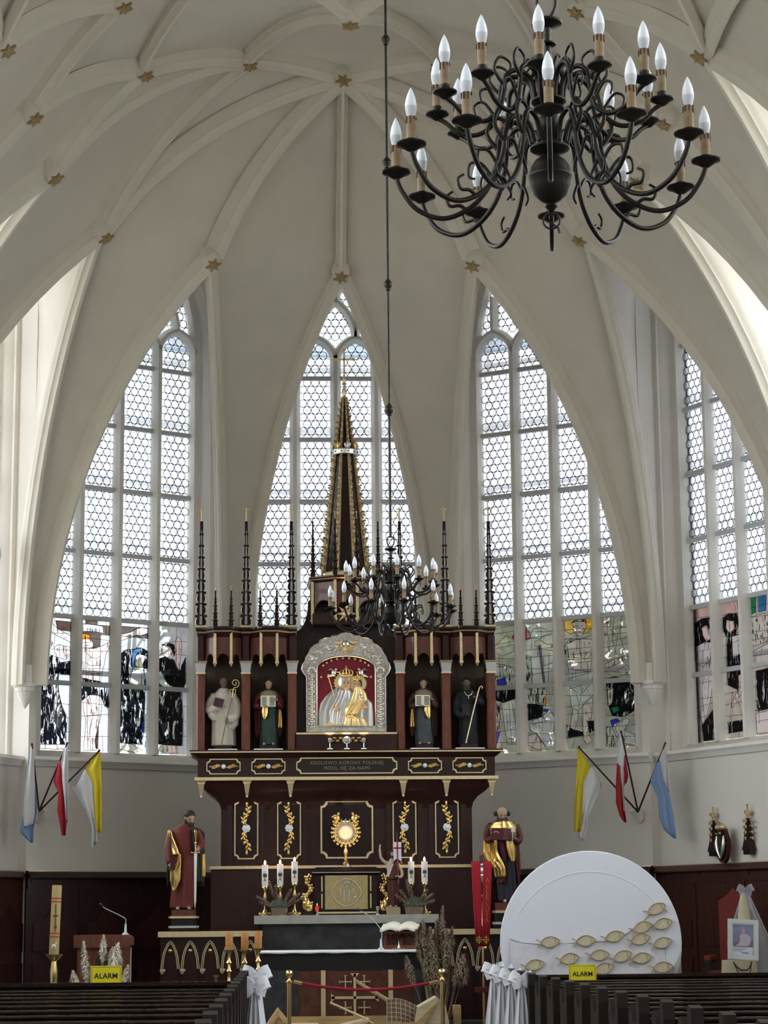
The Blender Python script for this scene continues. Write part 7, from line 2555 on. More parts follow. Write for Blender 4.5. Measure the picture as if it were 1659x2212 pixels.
def bow(parent, c, s, m, seed, tails=0.6, yaw=0.0):
    r = random.Random(seed)
    c = V(c)
    Rm = Matrix.Rotation(yaw, 3, 'Z')
    for k, (sx, a) in enumerate(((-1, 25), (1, 25), (-1, -20), (1, -15))):
        rows = []
        for i in range(13):
            t_ = i / 12
            ang = 2 * pi * t_
            L = s * (0.95 if k < 2 else 0.75)
            x = sx * L * (0.5 - 0.5 * math.cos(ang))
            z = s * 0.34 * math.sin(ang)
            row = []
            for j in range(5):
                w = -1 + j / 2
                zz = w * s * 0.42 * (0.25 + 0.75 * math.sin(ang / 2)) + 0.05 * s * math.sin(5 * w + i)
                p = V((x * math.cos(rad(a)) - zz * math.sin(rad(a)) * sx, z * 0.8 + 0.05 * s * math.sin(6 * w + 1.3 * i), x * math.sin(rad(a)) * sx + zz * math.cos(rad(a))))
                row.append(tuple(c + Rm @ p))
            rows.append(row)
        MB().grid(rows).build('bow_loop', m, parent, True, 80)
    MB().sphere(c, (s * 0.22, s * 0.22, s * 0.20), 10, 8).build('bow_knot', m, parent, True, 80)
    for k in range(2):
        sx = -1 if k == 0 else 1
        rows = []
        for i in range(14):
            t_ = i / 13
            row = []
            for j in range(9):
                w = -1 + j / 4
                p = V((sx * s * (0.10 + 0.30 * t_) + w * s * 0.50 * (0.25 + 0.75 * t_), -0.05 * s + 0.13 * s * math.sin(5.5 * w + k * 2) * (0.3 + t_), -t_ * tails))
                row.append(tuple(c + Rm @ p))
            rows.append(row)
        MB().grid(rows).build('bow_tail', m, parent, True, 80)
bow(vl, (0, 0, 1.72), 0.115, TU, 4, 0.22)
rows = []
for i in range(16):
    t_ = i / 15
    z = 1.68 - 1.25 * t_
    w = 0.05 + 0.20 * min(1, t_ * 2.2) + 0.05 * t_
    rows.append([(w * math.cos(a) + 0.05 * t_, 0.02 + (0.05 + 0.10 * t_) * math.sin(a) + 0.012 * math.sin(8 * a), z) for a in [rad(-20 + 220 * k / 24) for k in range(25)]])
MB().grid(rows).build('veil', TU, vl, True, 80)
MB().lathe([(0.08, 1.36), (0.075, 1.45), (0.05, 1.60), (0.03, 1.70)], 16, (-0.03, 0.0, 0)).build('gathered_cloth', LINEN, vl, True, 60)
MB().tube([(-0.03, 0.10, 0.0), (-0.03, 0.10, 1.4)], 0.012, 6).build('support_rod', WHITE, vl, True)

# ---- flags on two wall brackets
FY = mat('yellow_flag_cloth', (0.62, 0.50, 0.03), 0.85)
FW = mat('white_flag_cloth', (0.66, 0.66, 0.68), 0.85)
FR = mat('red_flag_cloth', (0.40, 0.025, 0.035), 0.85)
FBL = mat('blue_flag_cloth', (0.24, 0.36, 0.58), 0.85)
POLE = mat('brown_flag_pole', (0.06, 0.028, 0.016), 0.5)
def flag(label, root, tip, panels, cloth_t):
    """pole from root to tip; panels: (material, [(top-edge point .. bottom) rows])"""
    t = thing('flag', label, 'flag', root, 0, 'flags on the wall brackets')
    root = V(root)
    tip = V(tip)
    MB().tube([(0, 0, 0), tip - root], [0.014, 0.012], 8).build('pole', POLE, t, True, 60)
    MB().sphere(tip - root, 0.018, 8, 6).build('pole_tip', POLE, t, True, 60)
    for m, rows, nm in panels:
        N = 22
        out = []
        for i in range(N + 1):
            u = i / N * (len(rows) - 1)
            k = min(int(u), len(rows) - 2)
            f = u - k
            a0, b0 = rows[k]
            a1, b1 = rows[k + 1]
            A = V(a0).lerp(V(a1), f) - root
            B = V(b0).lerp(V(b1), f) - root
            row = []
            for j in range(11):
                w = j / 10
                p = A.lerp(B, w)
                p.y += 0.035 * math.sin(w * 8 + i * 0.12) * min(1, i / 6 + 0.2)
                row.append(tuple(p))
            out.append(row)
        o = MB().grid(out).build(nm, m, t, True, 80)
        o.modifiers.new('th', 'SOLIDIFY').thickness = 0.003
    return t

LB, RB = (-4.40, 31.60, 3.18), (4.36, 31.55, 3.11)
flag('pale blue and white flag hanging folded, left of the left bracket', LB, (-4.46, 31.05, 4.11), [
    (FW, [((-4.50, 31.08, 4.10), (-4.44, 31.08, 4.08)), ((-4.54, 31.08, 3.60), (-4.41, 31.05, 3.55)), ((-4.58, 31.08, 3.10), (-4.40, 31.05, 3.10)), ((-4.55, 31.06, 2.93), (-4.42, 31.05, 2.97))], 'white_half'),
    (FBL, [((-4.48, 31.15, 3.9), (-4.41, 31.15, 3.5)), ((-4.58, 31.15, 3.2), (-4.38, 31.15, 3.2)), ((-4.62, 31.14, 2.86), (-4.42, 31.14, 2.90)), ((-4.46, 31.14, 2.71), (-4.42, 31.14, 2.72))], 'blue_half')], 0)
flag('white and red flag in the middle of the left bracket', LB, (-3.93, 30.80, 4.10), [
    (FW, [((-3.99, 30.85, 4.02), (-3.92, 30.82, 4.08)), ((-4.02, 30.86, 3.80), (-3.91, 30.82, 3.6)), ((-3.98, 30.86, 3.4), (-3.905, 30.82, 3.3)), ((-3.93, 30.86, 3.0), (-3.90, 30.82, 2.98))], 'white_half'),
    (FR, [((-4.06, 30.95, 3.84), (-4.03, 30.88, 3.86)), ((-4.15, 31.05, 3.57), (-3.99, 30.86, 3.62)), ((-4.06, 30.95, 3.42), (-3.96, 30.86, 3.40)), ((-4.07, 30.92, 3.16), (-3.93, 30.86, 3.15)), ((-4.03, 30.90, 3.0), (-3.92, 30.86, 3.0)), ((-3.99, 30.88, 2.80), (-3.93, 30.86, 2.80))], 'red_half')], 0)
flag('yellow and white flag at the right of the left bracket', LB, (-3.47, 30.75, 3.99), [
    (FY, [((-3.49, 30.78, 3.97), (-3.46, 30.76, 3.98)), ((-3.69, 30.95, 3.73), (-3.44, 30.76, 3.72)), ((-3.56, 30.85, 3.52), (-3.43, 30.76, 3.5)), ((-3.54, 30.85, 3.15), (-3.42, 30.76, 3.15)), ((-3.50, 30.85, 2.85), (-3.42, 30.76, 2.82))], 'yellow_half'),
    (FW, [((-3.70, 30.96, 3.72), (-3.68, 30.94, 3.74)), ((-3.89, 31.15, 3.50), (-3.57, 30.86, 3.55)), ((-3.80, 31.05, 3.35), (-3.56, 30.86, 3.35)), ((-3.66, 30.9, 3.15), (-3.54, 30.86, 3.15)), ((-3.57, 30.9, 2.9), (-3.50, 30.86, 2.9)), ((-3.58, 30.9, 2.62), (-3.48, 30.86, 2.70))], 'white_half')], 0)
flag('yellow and white flag at the left of the right bracket', RB, (3.40, 30.75, 4.00), [
    (FY, [((3.39, 30.78, 3.99), (3.42, 30.80, 3.97)), ((3.37, 30.78, 3.7), (3.60, 30.95, 3.74)), ((3.34, 30.78, 3.4), (3.47, 30.88, 3.5)), ((3.32, 30.78, 3.1), (3.44, 30.86, 3.1)), ((3.31, 30.78, 2.80), (3.41, 30.86, 2.80))], 'yellow_half'),
    (FW, [((3.60, 30.96, 3.74), (3.62, 30.98, 3.72)), ((3.48, 30.88, 3.5), (3.78, 31.1, 3.48)), ((3.45, 30.87, 3.2), (3.64, 31.0, 3.22)), ((3.43, 30.86, 2.95), (3.52, 30.92, 3.0)), ((3.36, 30.86, 2.75), (3.50, 30.9, 2.82)), ((3.41, 30.86, 2.67), (3.44, 30.88, 2.68))], 'white_half')], 0)
flag('white and red flag in the middle of the right bracket', RB, (4.02, 30.75, 4.22), [
    (FW, [((4.00, 30.78, 4.18), (4.03, 30.80, 4.17)), ((3.96, 30.78, 3.9), (4.08, 30.86, 3.93)), ((3.97, 30.78, 3.65), (4.06, 30.86, 3.7)), ((4.01, 30.80, 3.45), (4.05, 30.84, 3.4)), ((4.03, 30.82, 3.1), (4.05, 30.84, 3.05))], 'white_half'),
    (FR, [((4.05, 30.90, 3.86), (4.10, 30.92, 3.9)), ((4.06, 30.90, 3.65), (4.14, 30.98, 3.60)), ((4.06, 30.90, 3.45), (4.10, 30.94, 3.5))], 'red_corner'),
    (FR, [((3.95, 30.76, 3.78), (3.99, 30.77, 3.72)), ((3.93, 30.76, 3.5), (4.02, 30.79, 3.45)), ((3.92, 30.76, 3.2), (4.03, 30.80, 3.15)), ((3.97, 30.77, 3.02), (4.05, 30.81, 3.05)), ((4.02, 30.79, 2.94), (4.06, 30.81, 2.92))], 'red_half')], 0)
flag('white and blue flag at the right of the right bracket', RB, (4.655, 30.75, 4.05), [
    (FW, [((4.645, 30.78, 4.03), (4.665, 30.78, 4.03)), ((4.58, 30.84, 3.82), (4.69, 30.78, 3.75)), ((4.62, 30.82, 3.55), (4.70, 30.78, 3.45)), ((4.68, 30.80, 3.38), (4.70, 30.78, 3.34))], 'white_half'),
    (FBL, [((4.55, 30.88, 3.78), (4.60, 30.85, 3.80)), ((4.46, 31.0, 3.52), (4.62, 30.82, 3.55)), ((4.55, 30.9, 3.28), (4.71, 30.80, 3.3)), ((4.56, 30.88, 3.0), (4.75, 30.80, 3.0)), ((4.62, 30.86, 2.82), (4.77, 30.80, 2.78)), ((4.74, 30.82, 2.70), (4.77, 30.80, 2.69))], 'blue_half')], 0)
for nm, (x, y, z), ang in (('left', (-4.43, 31.72, 3.13), AL1), ('right', (4.39, 31.73, 3.06), -AL1)):
    t = thing('flag_bracket', 'cream plaster bracket holding the three flags on the %s wall' % nm, 'bracket', (x, y, z), ang)
    mb = MB()
    for k, a in enumerate((-35, -8, 28)):
        mb.tube([(0, 0.0, -0.06), (0.10 * math.sin(rad(a)), -0.12, 0.08)], [0.02, 0.026], 7)
    mb.build('socket', STONE, t, True, 60)
    MB().sphere((0, 0.03, 0.0), (0.075, 0.05, 0.11), 10, 8).build('wall_boss', STONE, t, True, 60)
# ================================================================ stained-glass panels
SGK = 0.27
def sg_mat(name, tint, *a, **k):
    return glass_mat(name, tuple(c * SGK for c in tint), *a, **k)

def gris_mat(name, dark, light, scale, dist, rot, thr=0.5):
    """glass painted with strokes of grisaille: folds left clear between dark washes"""
    if name in MATS:
        return MATS[name]
    m = bpy.data.materials.new(name)
    m.use_nodes = True
    n = m.node_tree.nodes
    l = m.node_tree.links
    n.clear()
    o = n.new('ShaderNodeOutputMaterial')
    tc = n.new('ShaderNodeTexCoord')
    mp = n.new('ShaderNodeMapping')
    mp.inputs['Rotation'].default_value = (0, rot * 0.35, 0)
    mp.inputs['Scale'].default_value = (scale * 3.2, 1, scale * 0.75)
    wv = n.new('ShaderNodeTexNoise')
    wv.inputs['Scale'].default_value = 1.6
    wv.inputs['Distortion'].default_value = dist * 0.14
    wv.inputs['Detail'].default_value = 2.0
    cr = n.new('ShaderNodeValToRGB')
    cr.color_ramp.elements[0].position = thr
    cr.color_ramp.elements[0].color = (*[c * SGK for c in dark], 1)
    cr.color_ramp.elements[1].position = min(1, thr + 0.07)
    cr.color_ramp.elements[1].color = (*[c * SGK for c in light], 1)
    t = n.new('ShaderNodeBsdfTransparent')
    d = n.new('ShaderNodeBsdfTranslucent')
    mx = n.new('ShaderNodeMixShader')
    mx.inputs[0].default_value = 0.4
    l.new(tc.outputs['Object'], mp.inputs[0])
    l.new(mp.outputs[0], wv.inputs['Vector'])
    l.new(wv.outputs['Fac'], cr.inputs[0])
    l.new(cr.outputs[0], t.inputs[0])
    l.new(cr.outputs[0], d.inputs[0])
    l.new(t.outputs[0], mx.inputs[1])
    l.new(d.outputs[0], mx.inputs[2])
    l.new(mx.outputs[0], o.inputs[0])
    MATS[name] = m
    return m

SG = {
    'bg': sg_mat('pale_blue_glass', (0.62, 0.68, 0.74), 0.4, 0.03, var=0.12, vscale=5),
    'bg2': sg_mat('pale_green_glass', (0.60, 0.66, 0.56), 0.4, 0.03, var=0.2, vscale=6),
    'bgw': sg_mat('warm_washed_glass', (0.56, 0.56, 0.50), 0.4, 0.03, var=0.22, vscale=4),
    'skin': gris_mat('flesh_glass', (0.28, 0.20, 0.19), (0.80, 0.72, 0.68), 5, 5, 0.3, 0.36),
    'robe': gris_mat('black_robe_glass', (0.008, 0.009, 0.014), (0.70, 0.76, 0.80), 4.2, 9, 1.2, 0.55),
    'robe2': gris_mat('dark_robe_glass', (0.010, 0.011, 0.012), (0.55, 0.57, 0.57), 3.4, 8, 0.5, 0.60),
    'grey': gris_mat('grey_robe_glass', (0.04, 0.04, 0.045), (0.60, 0.62, 0.60), 5, 9, 0.2, 0.46),
    'white': gris_mat('white_cloth_glass', (0.10, 0.10, 0.11), (0.72, 0.75, 0.76), 5.5, 8, 0.4, 0.30),
    'lines': gris_mat('line_work_glass', (0.03, 0.03, 0.035), (0.62, 0.66, 0.60), 4.6, 11, 0.8, 0.38),
    'wood': sg_mat('brown_glass', (0.085, 0.055, 0.045), 0.5, 0.03, var=0.4, vscale=9),
    'orange': sg_mat('orange_glass', (0.85, 0.28, 0.02), 0.5, 0.03),
    'yellow': sg_mat('amber_glass', (0.85, 0.48, 0.02), 0.5, 0.03, var=0.15, vscale=12),
    'blue': sg_mat('blue_glass', (0.03, 0.05, 0.45), 0.5, 0.03),
    'cyan': sg_mat('azure_glass', (0.03, 0.16, 0.40), 0.5, 0.03),
    'red': sg_mat('ruby_glass', (0.30, 0.01, 0.02), 0.5, 0.03),
    'green': sg_mat('green_glass', (0.01, 0.20, 0.09), 0.5, 0.03),
    'pink': sg_mat('pink_glass', (0.62, 0.45, 0.42), 0.5, 0.03, var=0.15, vscale=6),
}
LEADD = mat('black_lead_line', (0.012, 0.012, 0.02), 0.7)

def panel(win, light, rect, pieces, lines, bg='bg', grid=None):
    """rect = (xl_top, xr_top, y_top, xl_bottom, xr_bottom, y_bottom) of the drawing; pieces in drawing units"""
    w = WIN[win]
    lx = LIGHTS[light]
    xl0, xr0, y0, xl1, xr1, y1 = rect
    Z0, Z1 = ZSILL + 0.01, ZSILL + 2 * DZ
    def mp(p):
        v = (p[1] - y0) / (y1 - y0)
        xl, xr = xl0 + (xl1 - xl0) * v, xr0 + (xr1 - xr0) * v
        u = max(0.0, min(1.0, (p[0] - xl) / (xr - xl)))
        return (lx - GW + 2 * GW * u, Z1 + (Z0 - Z1) * max(0.0, min(1.0, v)))
    ld = MB()
    def lead(pts, r=0.0045, closed=False):
        pts = [V((x, 0.006, z)) for x, z in pts]
        ld.tube(pts, r, 4, closed=closed)
    polys = [[(lx - GW, Z0), (lx + GW, Z0), (lx + GW, Z1), (lx - GW, Z1)]] + [[mp(q) for q in poly] for m, poly in pieces]
    mats = [SG[bg]] + [SG[m] for m, _ in pieces]
    meshes = [MB() for _ in polys]
    NS = 150
    dz = (Z1 - Z0) / NS
    for i in range(NS):
        za, zb = Z0 + dz * i, Z0 + dz * (i + 1)
        zc = (za + zb) / 2
        ev = []
        for k, pp in enumerate(polys):
            for (xa, ya), (xb, yb) in zip(pp, pp[1:] + pp[:1]):
                if (ya <= zc) != (yb <= zc):
                    sl = (xb - xa) / (yb - ya)
                    xc = xa + sl * (zc - ya)
                    lo, hi = min(ya, yb), max(ya, yb)
                    ev.append((xc, k, xc + sl * (max(za, lo) - zc), xc + sl * (min(zb, hi) - zc)))
        ev.sort()
        on = set()
        prev = None
        for e in ev:
            if on and e[0] - prev[0] > 1e-5:
                k = max(on)
                meshes[k].add([(prev[2], 0.018, za), (e[2], 0.018, za), (e[3], 0.018, zb), (prev[3], 0.018, zb)], [(0, 1, 2, 3)])
            on ^= {e[1]}
            prev = e
    for k, (pp, mm) in enumerate(zip(polys, mats)):
        if meshes[k].v:
            meshes[k].build('stained_ground' if k == 0 else 'stained_piece', mm, w, False, 35, True)
        if k:
            lead(pp, 0.0042, True)
    for pl in lines:
        lead([mp(p) for p in pl], 0.0035)
    r = random.Random(light * 7 + len(pieces))
    nrow = (grid or 8) + (5 if bg == 'bgw' else 0)
    for i in range(1, nrow):
        z = Z0 + (Z1 - Z0) * (i + r.uniform(-0.2, 0.2)) / nrow
        lead([(lx - GW, z), (lx + GW, z + r.uniform(-0.06, 0.06))], 0.0032)
    for i in range(nrow):
        z = Z0 + (Z1 - Z0) * i / nrow
        x = lx + r.uniform(-0.7, 0.7) * GW
        lead([(x, z), (x + r.uniform(-0.05, 0.05), z + (Z1 - Z0) / nrow)], 0.0032)
    ld.build('lead_came', LEADD, w, False, kind='stuff')

# left window: the crucifixion group
panel('L1', 0, (265, 420, 660, 248, 410, 1445), [
    ('wood', [(335, 688), (420, 690), (420, 748), (345, 742)]),
    ('skin', [(270, 690), (302, 690), (345, 735), (416, 778), (416, 815), (330, 770), (290, 730), (268, 715)]),
    ('robe2', [(258, 800), (275, 792), (280, 860), (300, 890), (262, 935)]),
    ('skin', [(276, 798), (305, 790), (322, 825), (312, 845), (302, 862), (280, 860)]),
    ('robe', [(258, 935), (300, 890), (345, 905), (360, 935), (412, 920), (412, 1005), (352, 1005), (345, 1085), (368, 1190), (395, 1255), (388, 1412), (252, 1418), (256, 1000)]),
    ('skin', [(330, 845), (350, 828), (375, 835), (405, 838), (410, 880), (385, 915), (345, 905), (328, 870)]),
    ('grey', [(310, 1010), (345, 1000), (352, 1120), (380, 1260), (350, 1330), (322, 1260), (330, 1130)]),
    ('skin', [(250, 1418), (300, 1414), (390, 1412), (404, 1435), (330, 1442), (252, 1440)])],
    [[(350, 830), (358, 900)], [(375, 835), (378, 905)], [(300, 890), (280, 1000), (300, 1200), (280, 1415)], [(350, 1005), (300, 1100), (330, 1250), (300, 1412)], [(262, 1100), (270, 1415)]])
panel('L1', 1, (492, 660, 668, 480, 648, 1455), [
    ('wood', [(518, 668), (585, 668), (585, 705), (655, 705), (655, 762), (600, 762), (585, 1440), (530, 1440), (515, 762), (495, 762), (495, 705), (518, 705)]),
    ('bg', [(505, 703), (612, 708), (616, 750), (560, 745), (506, 748)]),
    ('skin', [(495, 850), (515, 842), (560, 848), (598, 832), (650, 800), (656, 812), (628, 880), (620, 930), (608, 985), (600, 1040), (500, 1030), (510, 960), (495, 915)]),
    ('skin', [(503, 1120), (600, 1125), (605, 1200), (598, 1255), (585, 1310), (568, 1390), (575, 1450), (505, 1450), (512, 1380), (520, 1280), (505, 1210)]),
    ('robe', [(490, 1020), (545, 1035), (605, 1045), (640, 1085), (648, 1195), (622, 1185), (602, 1132), (555, 1110), (520, 1140), (492, 1168)]),
    ('skin', [(494, 795), (540, 788), (560, 815), (558, 838), (532, 852), (500, 850)]),
    ('orange', [(492, 768), (512, 760), (540, 770), (546, 802), (528, 790), (494, 797)])],
    [[(520, 870), (540, 900), (575, 905), (600, 890)], [(510, 930), (540, 950), (600, 945)], [(515, 990), (555, 1000), (600, 990)], [(555, 870), (556, 1035)], [(540, 1130), (556, 1250), (540, 1340), (545, 1450)], [(520, 1250), (600, 1240)], [(505, 815), (535, 812)], [(510, 835), (535, 830)]])
inri = link('inscription', text_mesh('I·N·R·I', 0.085, LEADD), WIN['L1'])
inri.matrix_local = Matrix.Translation((LIGHTS[1] - 0.05, 0.0, ZSILL + 1.865)) @ Matrix.Rotation(pi / 2, 4, 'X')
panel('L1', 2, (735, 890, 680, 715, 880, 1460), [
    ('wood', [(730, 712), (888, 712), (888, 775), (735, 770)]),
    ('skin', [(728, 765), (790, 745), (825, 720), (850, 712), (882, 715), (880, 742), (845, 762), (820, 760), (728, 805)]),
    ('robe', [(728, 885), (765, 850), (800, 845), (850, 835), (882, 850), (884, 965), (858, 955), (872, 1050), (862, 1230), (850, 1410), (718, 1400), (722, 1080), (738, 960)]),
    ('white', [(792, 952), (858, 952), (862, 1055), (785, 1052)]),
    ('cyan', [(800, 860), (822, 835), (848, 832), (842, 858), (825, 868), (812, 900), (806, 960), (796, 985), (798, 900)]),
    ('skin', [(815, 885), (835, 870), (875, 882), (858, 915), (850, 952), (815, 945)]),
    ('blue', [(850, 1270), (860, 1275), (858, 1335), (848, 1335)]),
    ('skin', [(718, 1402), (790, 1408), (850, 1445), (800, 1455), (720, 1440)])],
    [[(745, 900), (770, 1000), (750, 1100), (780, 1250), (760, 1400)], [(800, 1055), (790, 1150), (820, 1250), (800, 1400)], [(725, 1250), (790, 1290), (858, 1240)], [(722, 1330), (790, 1360), (850, 1310)], [(835, 872), (830, 945)]])
panel('L1', 3, (958, 1110, 695, 948, 1106, 1465), [
    ('robe2', [(958, 905), (1000, 888), (1045, 905), (1070, 965), (1106, 880), (1106, 1035), (1085, 1095), (1092, 1250), (1090, 1412), (955, 1408), (955, 1000)]),
    ('skin', [(1052, 790), (1062, 765), (1078, 770), (1084, 830), (1076, 900), (1070, 962), (1052, 925), (1056, 850)]),
    ('skin', [(972, 835), (1000, 812), (1035, 822), (1045, 868), (1030, 905), (1000, 892), (980, 880)]),
    ('robe2', [(975, 820), (1015, 804), (1045, 815), (1054, 850), (1046, 885), (1035, 850), (1020, 826), (990, 822)]),
    ('white', [(960, 985), (975, 975), (1010, 1050), (1060, 1075), (1000, 1080), (965, 1050)]),
    ('skin', [(955, 1440), (985, 1410), (1060, 1412), (1065, 1455), (1000, 1460)])],
    [[(985, 845), (1000, 850)], [(1000, 920), (1010, 1040)], [(965, 1100), (1020, 1200), (1000, 1400)], [(1085, 1100), (1040, 1250), (1060, 1400)], [(960, 1380), (1020, 1370), (1085, 1300)]])
# right window: the rising figure between soldiers
panel('R1', 0, (130, 245, 520, 128, 252, 1235), [
    ('bg2', [(150, 660), (205, 590), (240, 620), (235, 680), (190, 700)]),
    ('red', [(228, 600), (246, 560), (246, 625)]),
    ('lines', [(130, 770), (170, 740), (220, 760), (245, 800), (245, 880), (135, 880)]),
    ('blue', [(165, 835), (200, 820), (208, 860), (170, 872)]),
    ('robe2', [(140, 885), (245, 875), (245, 940), (190, 960), (140, 930)]),
    ('white', [(185, 965), (225, 950), (240, 1080), (252, 1190), (205, 1185), (195, 1080)]),
    ('grey', [(140, 960), (180, 960), (175, 1100), (140, 1150)]),
    ('skin', [(210, 1160), (250, 1165), (250, 1195), (205, 1190)]),
    ('blue', [(132, 1130), (178, 1115), (160, 1200), (130, 1200)])],
    [[(130, 560), (200, 540), (245, 530)], [(150, 660), (245, 640)], [(190, 760), (200, 870)], [(215, 960), (225, 1180)]], 'bgw', 7)
panel('R1', 1, (312, 455, 505, 322, 466, 1225), [
    ('bg2', [(345, 575), (360, 545), (405, 548), (440, 580), (385, 602), (345, 600)]),
    ('red', [(312, 525), (335, 560), (345, 600), (318, 608), (312, 590)]),
    ('skin', [(362, 620), (385, 610), (420, 640), (455, 640), (455, 680), (400, 665), (365, 645)]),
    ('wood', [(380, 640), (390, 640), (410, 860), (402, 860)]),
    ('lines', [(318, 690), (345, 700), (350, 860), (320, 860)]),
    ('grey', [(330, 880), (410, 870), (420, 905), (400, 960), (350, 970), (332, 930)]),
    ('orange', [(405, 930), (415, 940), (412, 985), (404, 975)]),
    ('robe2', [(325, 960), (400, 975), (395, 1040), (330, 1055)]),
    ('blue', [(400, 995), (430, 1000), (420, 1015), (398, 1008)]),
    ('white', [(335, 1065), (400, 1035), (430, 1000), (455, 1050), (450, 1120), (462, 1180), (420, 1215), (370, 1130), (340, 1110)]),
    ('skin', [(330, 1140), (365, 1130), (410, 1200), (380, 1220), (330, 1190)])],
    [[(430, 690), (425, 860)], [(455, 740), (400, 760)], [(345, 1080), (420, 1060)], [(350, 1050), (360, 1110)], [(375, 1045), (385, 1100)], [(400, 1030), (415, 1080)]], 'bgw', 9)
panel('R1', 2, (525, 665, 487, 540, 685, 1212), [
    ('yellow', [(532, 500), (560, 488), (630, 488), (660, 500), (663, 540), (640, 575), (618, 580), (600, 560), (560, 575), (538, 555)]),
    ('lines', [(532, 640), (560, 600), (600, 610), (665, 590), (670, 680), (640, 720), (540, 700)]),
    ('skin', [(545, 630), (600, 605), (655, 612), (668, 640), (662, 700), (655, 780), (570, 775), (555, 700)]),
    ('skin', [(572, 510), (595, 495), (628, 505), (635, 545), (615, 592), (590, 585), (575, 550)]),
    ('grey', [(565, 515), (595, 492), (625, 495), (638, 520), (618, 512), (590, 508)]),
    ('white', [(552, 770), (640, 790), (672, 775), (660, 850), (610, 920), (560, 870)]),
    ('white', [(556, 880), (665, 850), (668, 920), (600, 1000), (568, 980)]),
    ('skin', [(572, 1000), (600, 1000), (596, 1060), (580, 1110), (560, 1110)]),
    ('skin', [(620, 960), (665, 935), (660, 1040), (640, 1120), (665, 1170), (640, 1190), (622, 1160)]),
    ('robe2', [(545, 1075), (575, 1105), (620, 1120), (625, 1140), (545, 1150)]),
    ('robe2', [(640, 1060), (685, 1060), (685, 1110), (650, 1130)])],
    [[(585, 535), (600, 535)], [(608, 535), (622, 533)], [(603, 540), (600, 560)], [(590, 572), (612, 572)], [(610, 620), (612, 775)], [(560, 690), (655, 685)], [(570, 740), (655, 735)], [(560, 820), (650, 800)], [(620, 880), (600, 990)]], 'bgw', 7)
panel('R1', 3, (745, 880, 475, 758, 898, 1200), [
    ('skin', [(750, 485), (765, 478), (772, 520), (768, 560), (778, 620), (775, 675), (745, 680), (750, 580)]),
    ('skin', [(760, 745), (800, 720), (850, 705), (855, 720), (800, 755), (765, 765)]),
    ('white', [(815, 780), (855, 755), (868, 790), (835, 815)]),
    ('robe2', [(762, 830), (800, 815), (850, 840), (890, 880), (885, 1010), (840, 1040), (790, 1030), (770, 960)]),
    ('skin', [(770, 890), (795, 880), (790, 960), (770, 975)]),
    ('green', [(785, 985), (815, 980), (820, 1005), (795, 1018)]),
    ('blue', [(780, 1055), (810, 1045), (825, 1060), (800, 1075), (790, 1095)]),
    ('white', [(800, 1090), (850, 1045), (868, 1060), (840, 1110), (890, 1140), (890, 1195), (830, 1180)]),
    ('lines', [(760, 1080), (790, 1100), (830, 1195), (765, 1198)])],
    [[(800, 480), (790, 600), (810, 700)], [(830, 480), (825, 600), (850, 700)], [(860, 480), (870, 640)], [(785, 620), (880, 600)], [(780, 560), (870, 540)]], 'bgw', 7)
# far right window: mourning figures
panel('R2', 0, (1255, 1345, 420, 1275, 1375, 1170), [
    ('pink', [(1255, 425), (1345, 420), (1345, 500), (1255, 510)]),
    ('robe2', [(1257, 510), (1290, 490), (1340, 492), (1360, 560), (1350, 640), (1330, 720), (1300, 760), (1262, 720)]),
    ('skin', [(1290, 540), (1310, 530), (1325, 580), (1335, 610), (1310, 620), (1295, 580)]),
    ('white', [(1265, 640), (1310, 620), (1350, 640), (1350, 790), (1330, 960), (1300, 1090), (1280, 990), (1270, 800)]),
    ('robe2', [(1290, 1080), (1340, 1000), (1375, 1010), (1375, 1165), (1300, 1165)])],
    [[(1300, 660), (1295, 900), (1310, 1080)], [(1330, 680), (1320, 950)]], 'bgw', 7)
panel('R2', 1, (1415, 1515, 400, 1440, 1548, 1155), [
    ('pink', [(1415, 405), (1515, 398), (1515, 500), (1415, 500)]),
    ('skin', [(1490, 400), (1508, 392), (1515, 430), (1505, 470), (1492, 460)]),
    ('robe2', [(1420, 490), (1450, 470), (1488, 480), (1495, 540), (1480, 600), (1440, 600), (1425, 560)]),
    ('skin', [(1440, 505), (1470, 515), (1478, 560), (1455, 580), (1438, 550)]),
    ('robe2', [(1440, 610), (1480, 590), (1522, 600), (1528, 820), (1500, 900), (1445, 860)]),
    ('white', [(1465, 600), (1505, 595), (1510, 700), (1470, 720)]),
    ('pink', [(1495, 820), (1530, 800), (1530, 900), (1500, 940)]),
    ('skin', [(1500, 880), (1515, 900), (1490, 960), (1465, 990), (1470, 960)]),
    ('robe2', [(1448, 1065), (1548, 1060), (1548, 1120), (1450, 1125)])],
    [[(1470, 900), (1460, 1060)], [(1500, 960), (1520, 1060)]], 'bgw', 7)
for li in (2, 3):
    panel('R2', li, (1585, 1690, 375, 1610, 1730, 1140), [
        ('green', [(1585, 375), (1615, 372), (1612, 470), (1590, 480)]),
        ('cyan', [(1620, 380), (1660, 375), (1660, 470), (1625, 470)]),
        ('lines', [(1590, 490), (1700, 480), (1705, 640), (1595, 650)]),
        ('white', [(1605, 680), (1715, 640), (1715, 760), (1615, 760)]),
        ('robe2', [(1612, 790), (1715, 780), (1720, 1000), (1620, 1010)]),
        ('white', [(1615, 1020), (1720, 1010), (1725, 1130), (1620, 1130)])], [], 'bgw', 7)
for li in range(4):
    panel('C', li, (0, 100, 0, 0, 100, 100), [
        ('robe', [(15, 100), (10, 60), (30, 35), (60, 35), (85, 60), (85, 100)]),
        ('skin', [(35, 20), (60, 18), (65, 32), (50, 40), (35, 34)])], [], 'bg', 8)
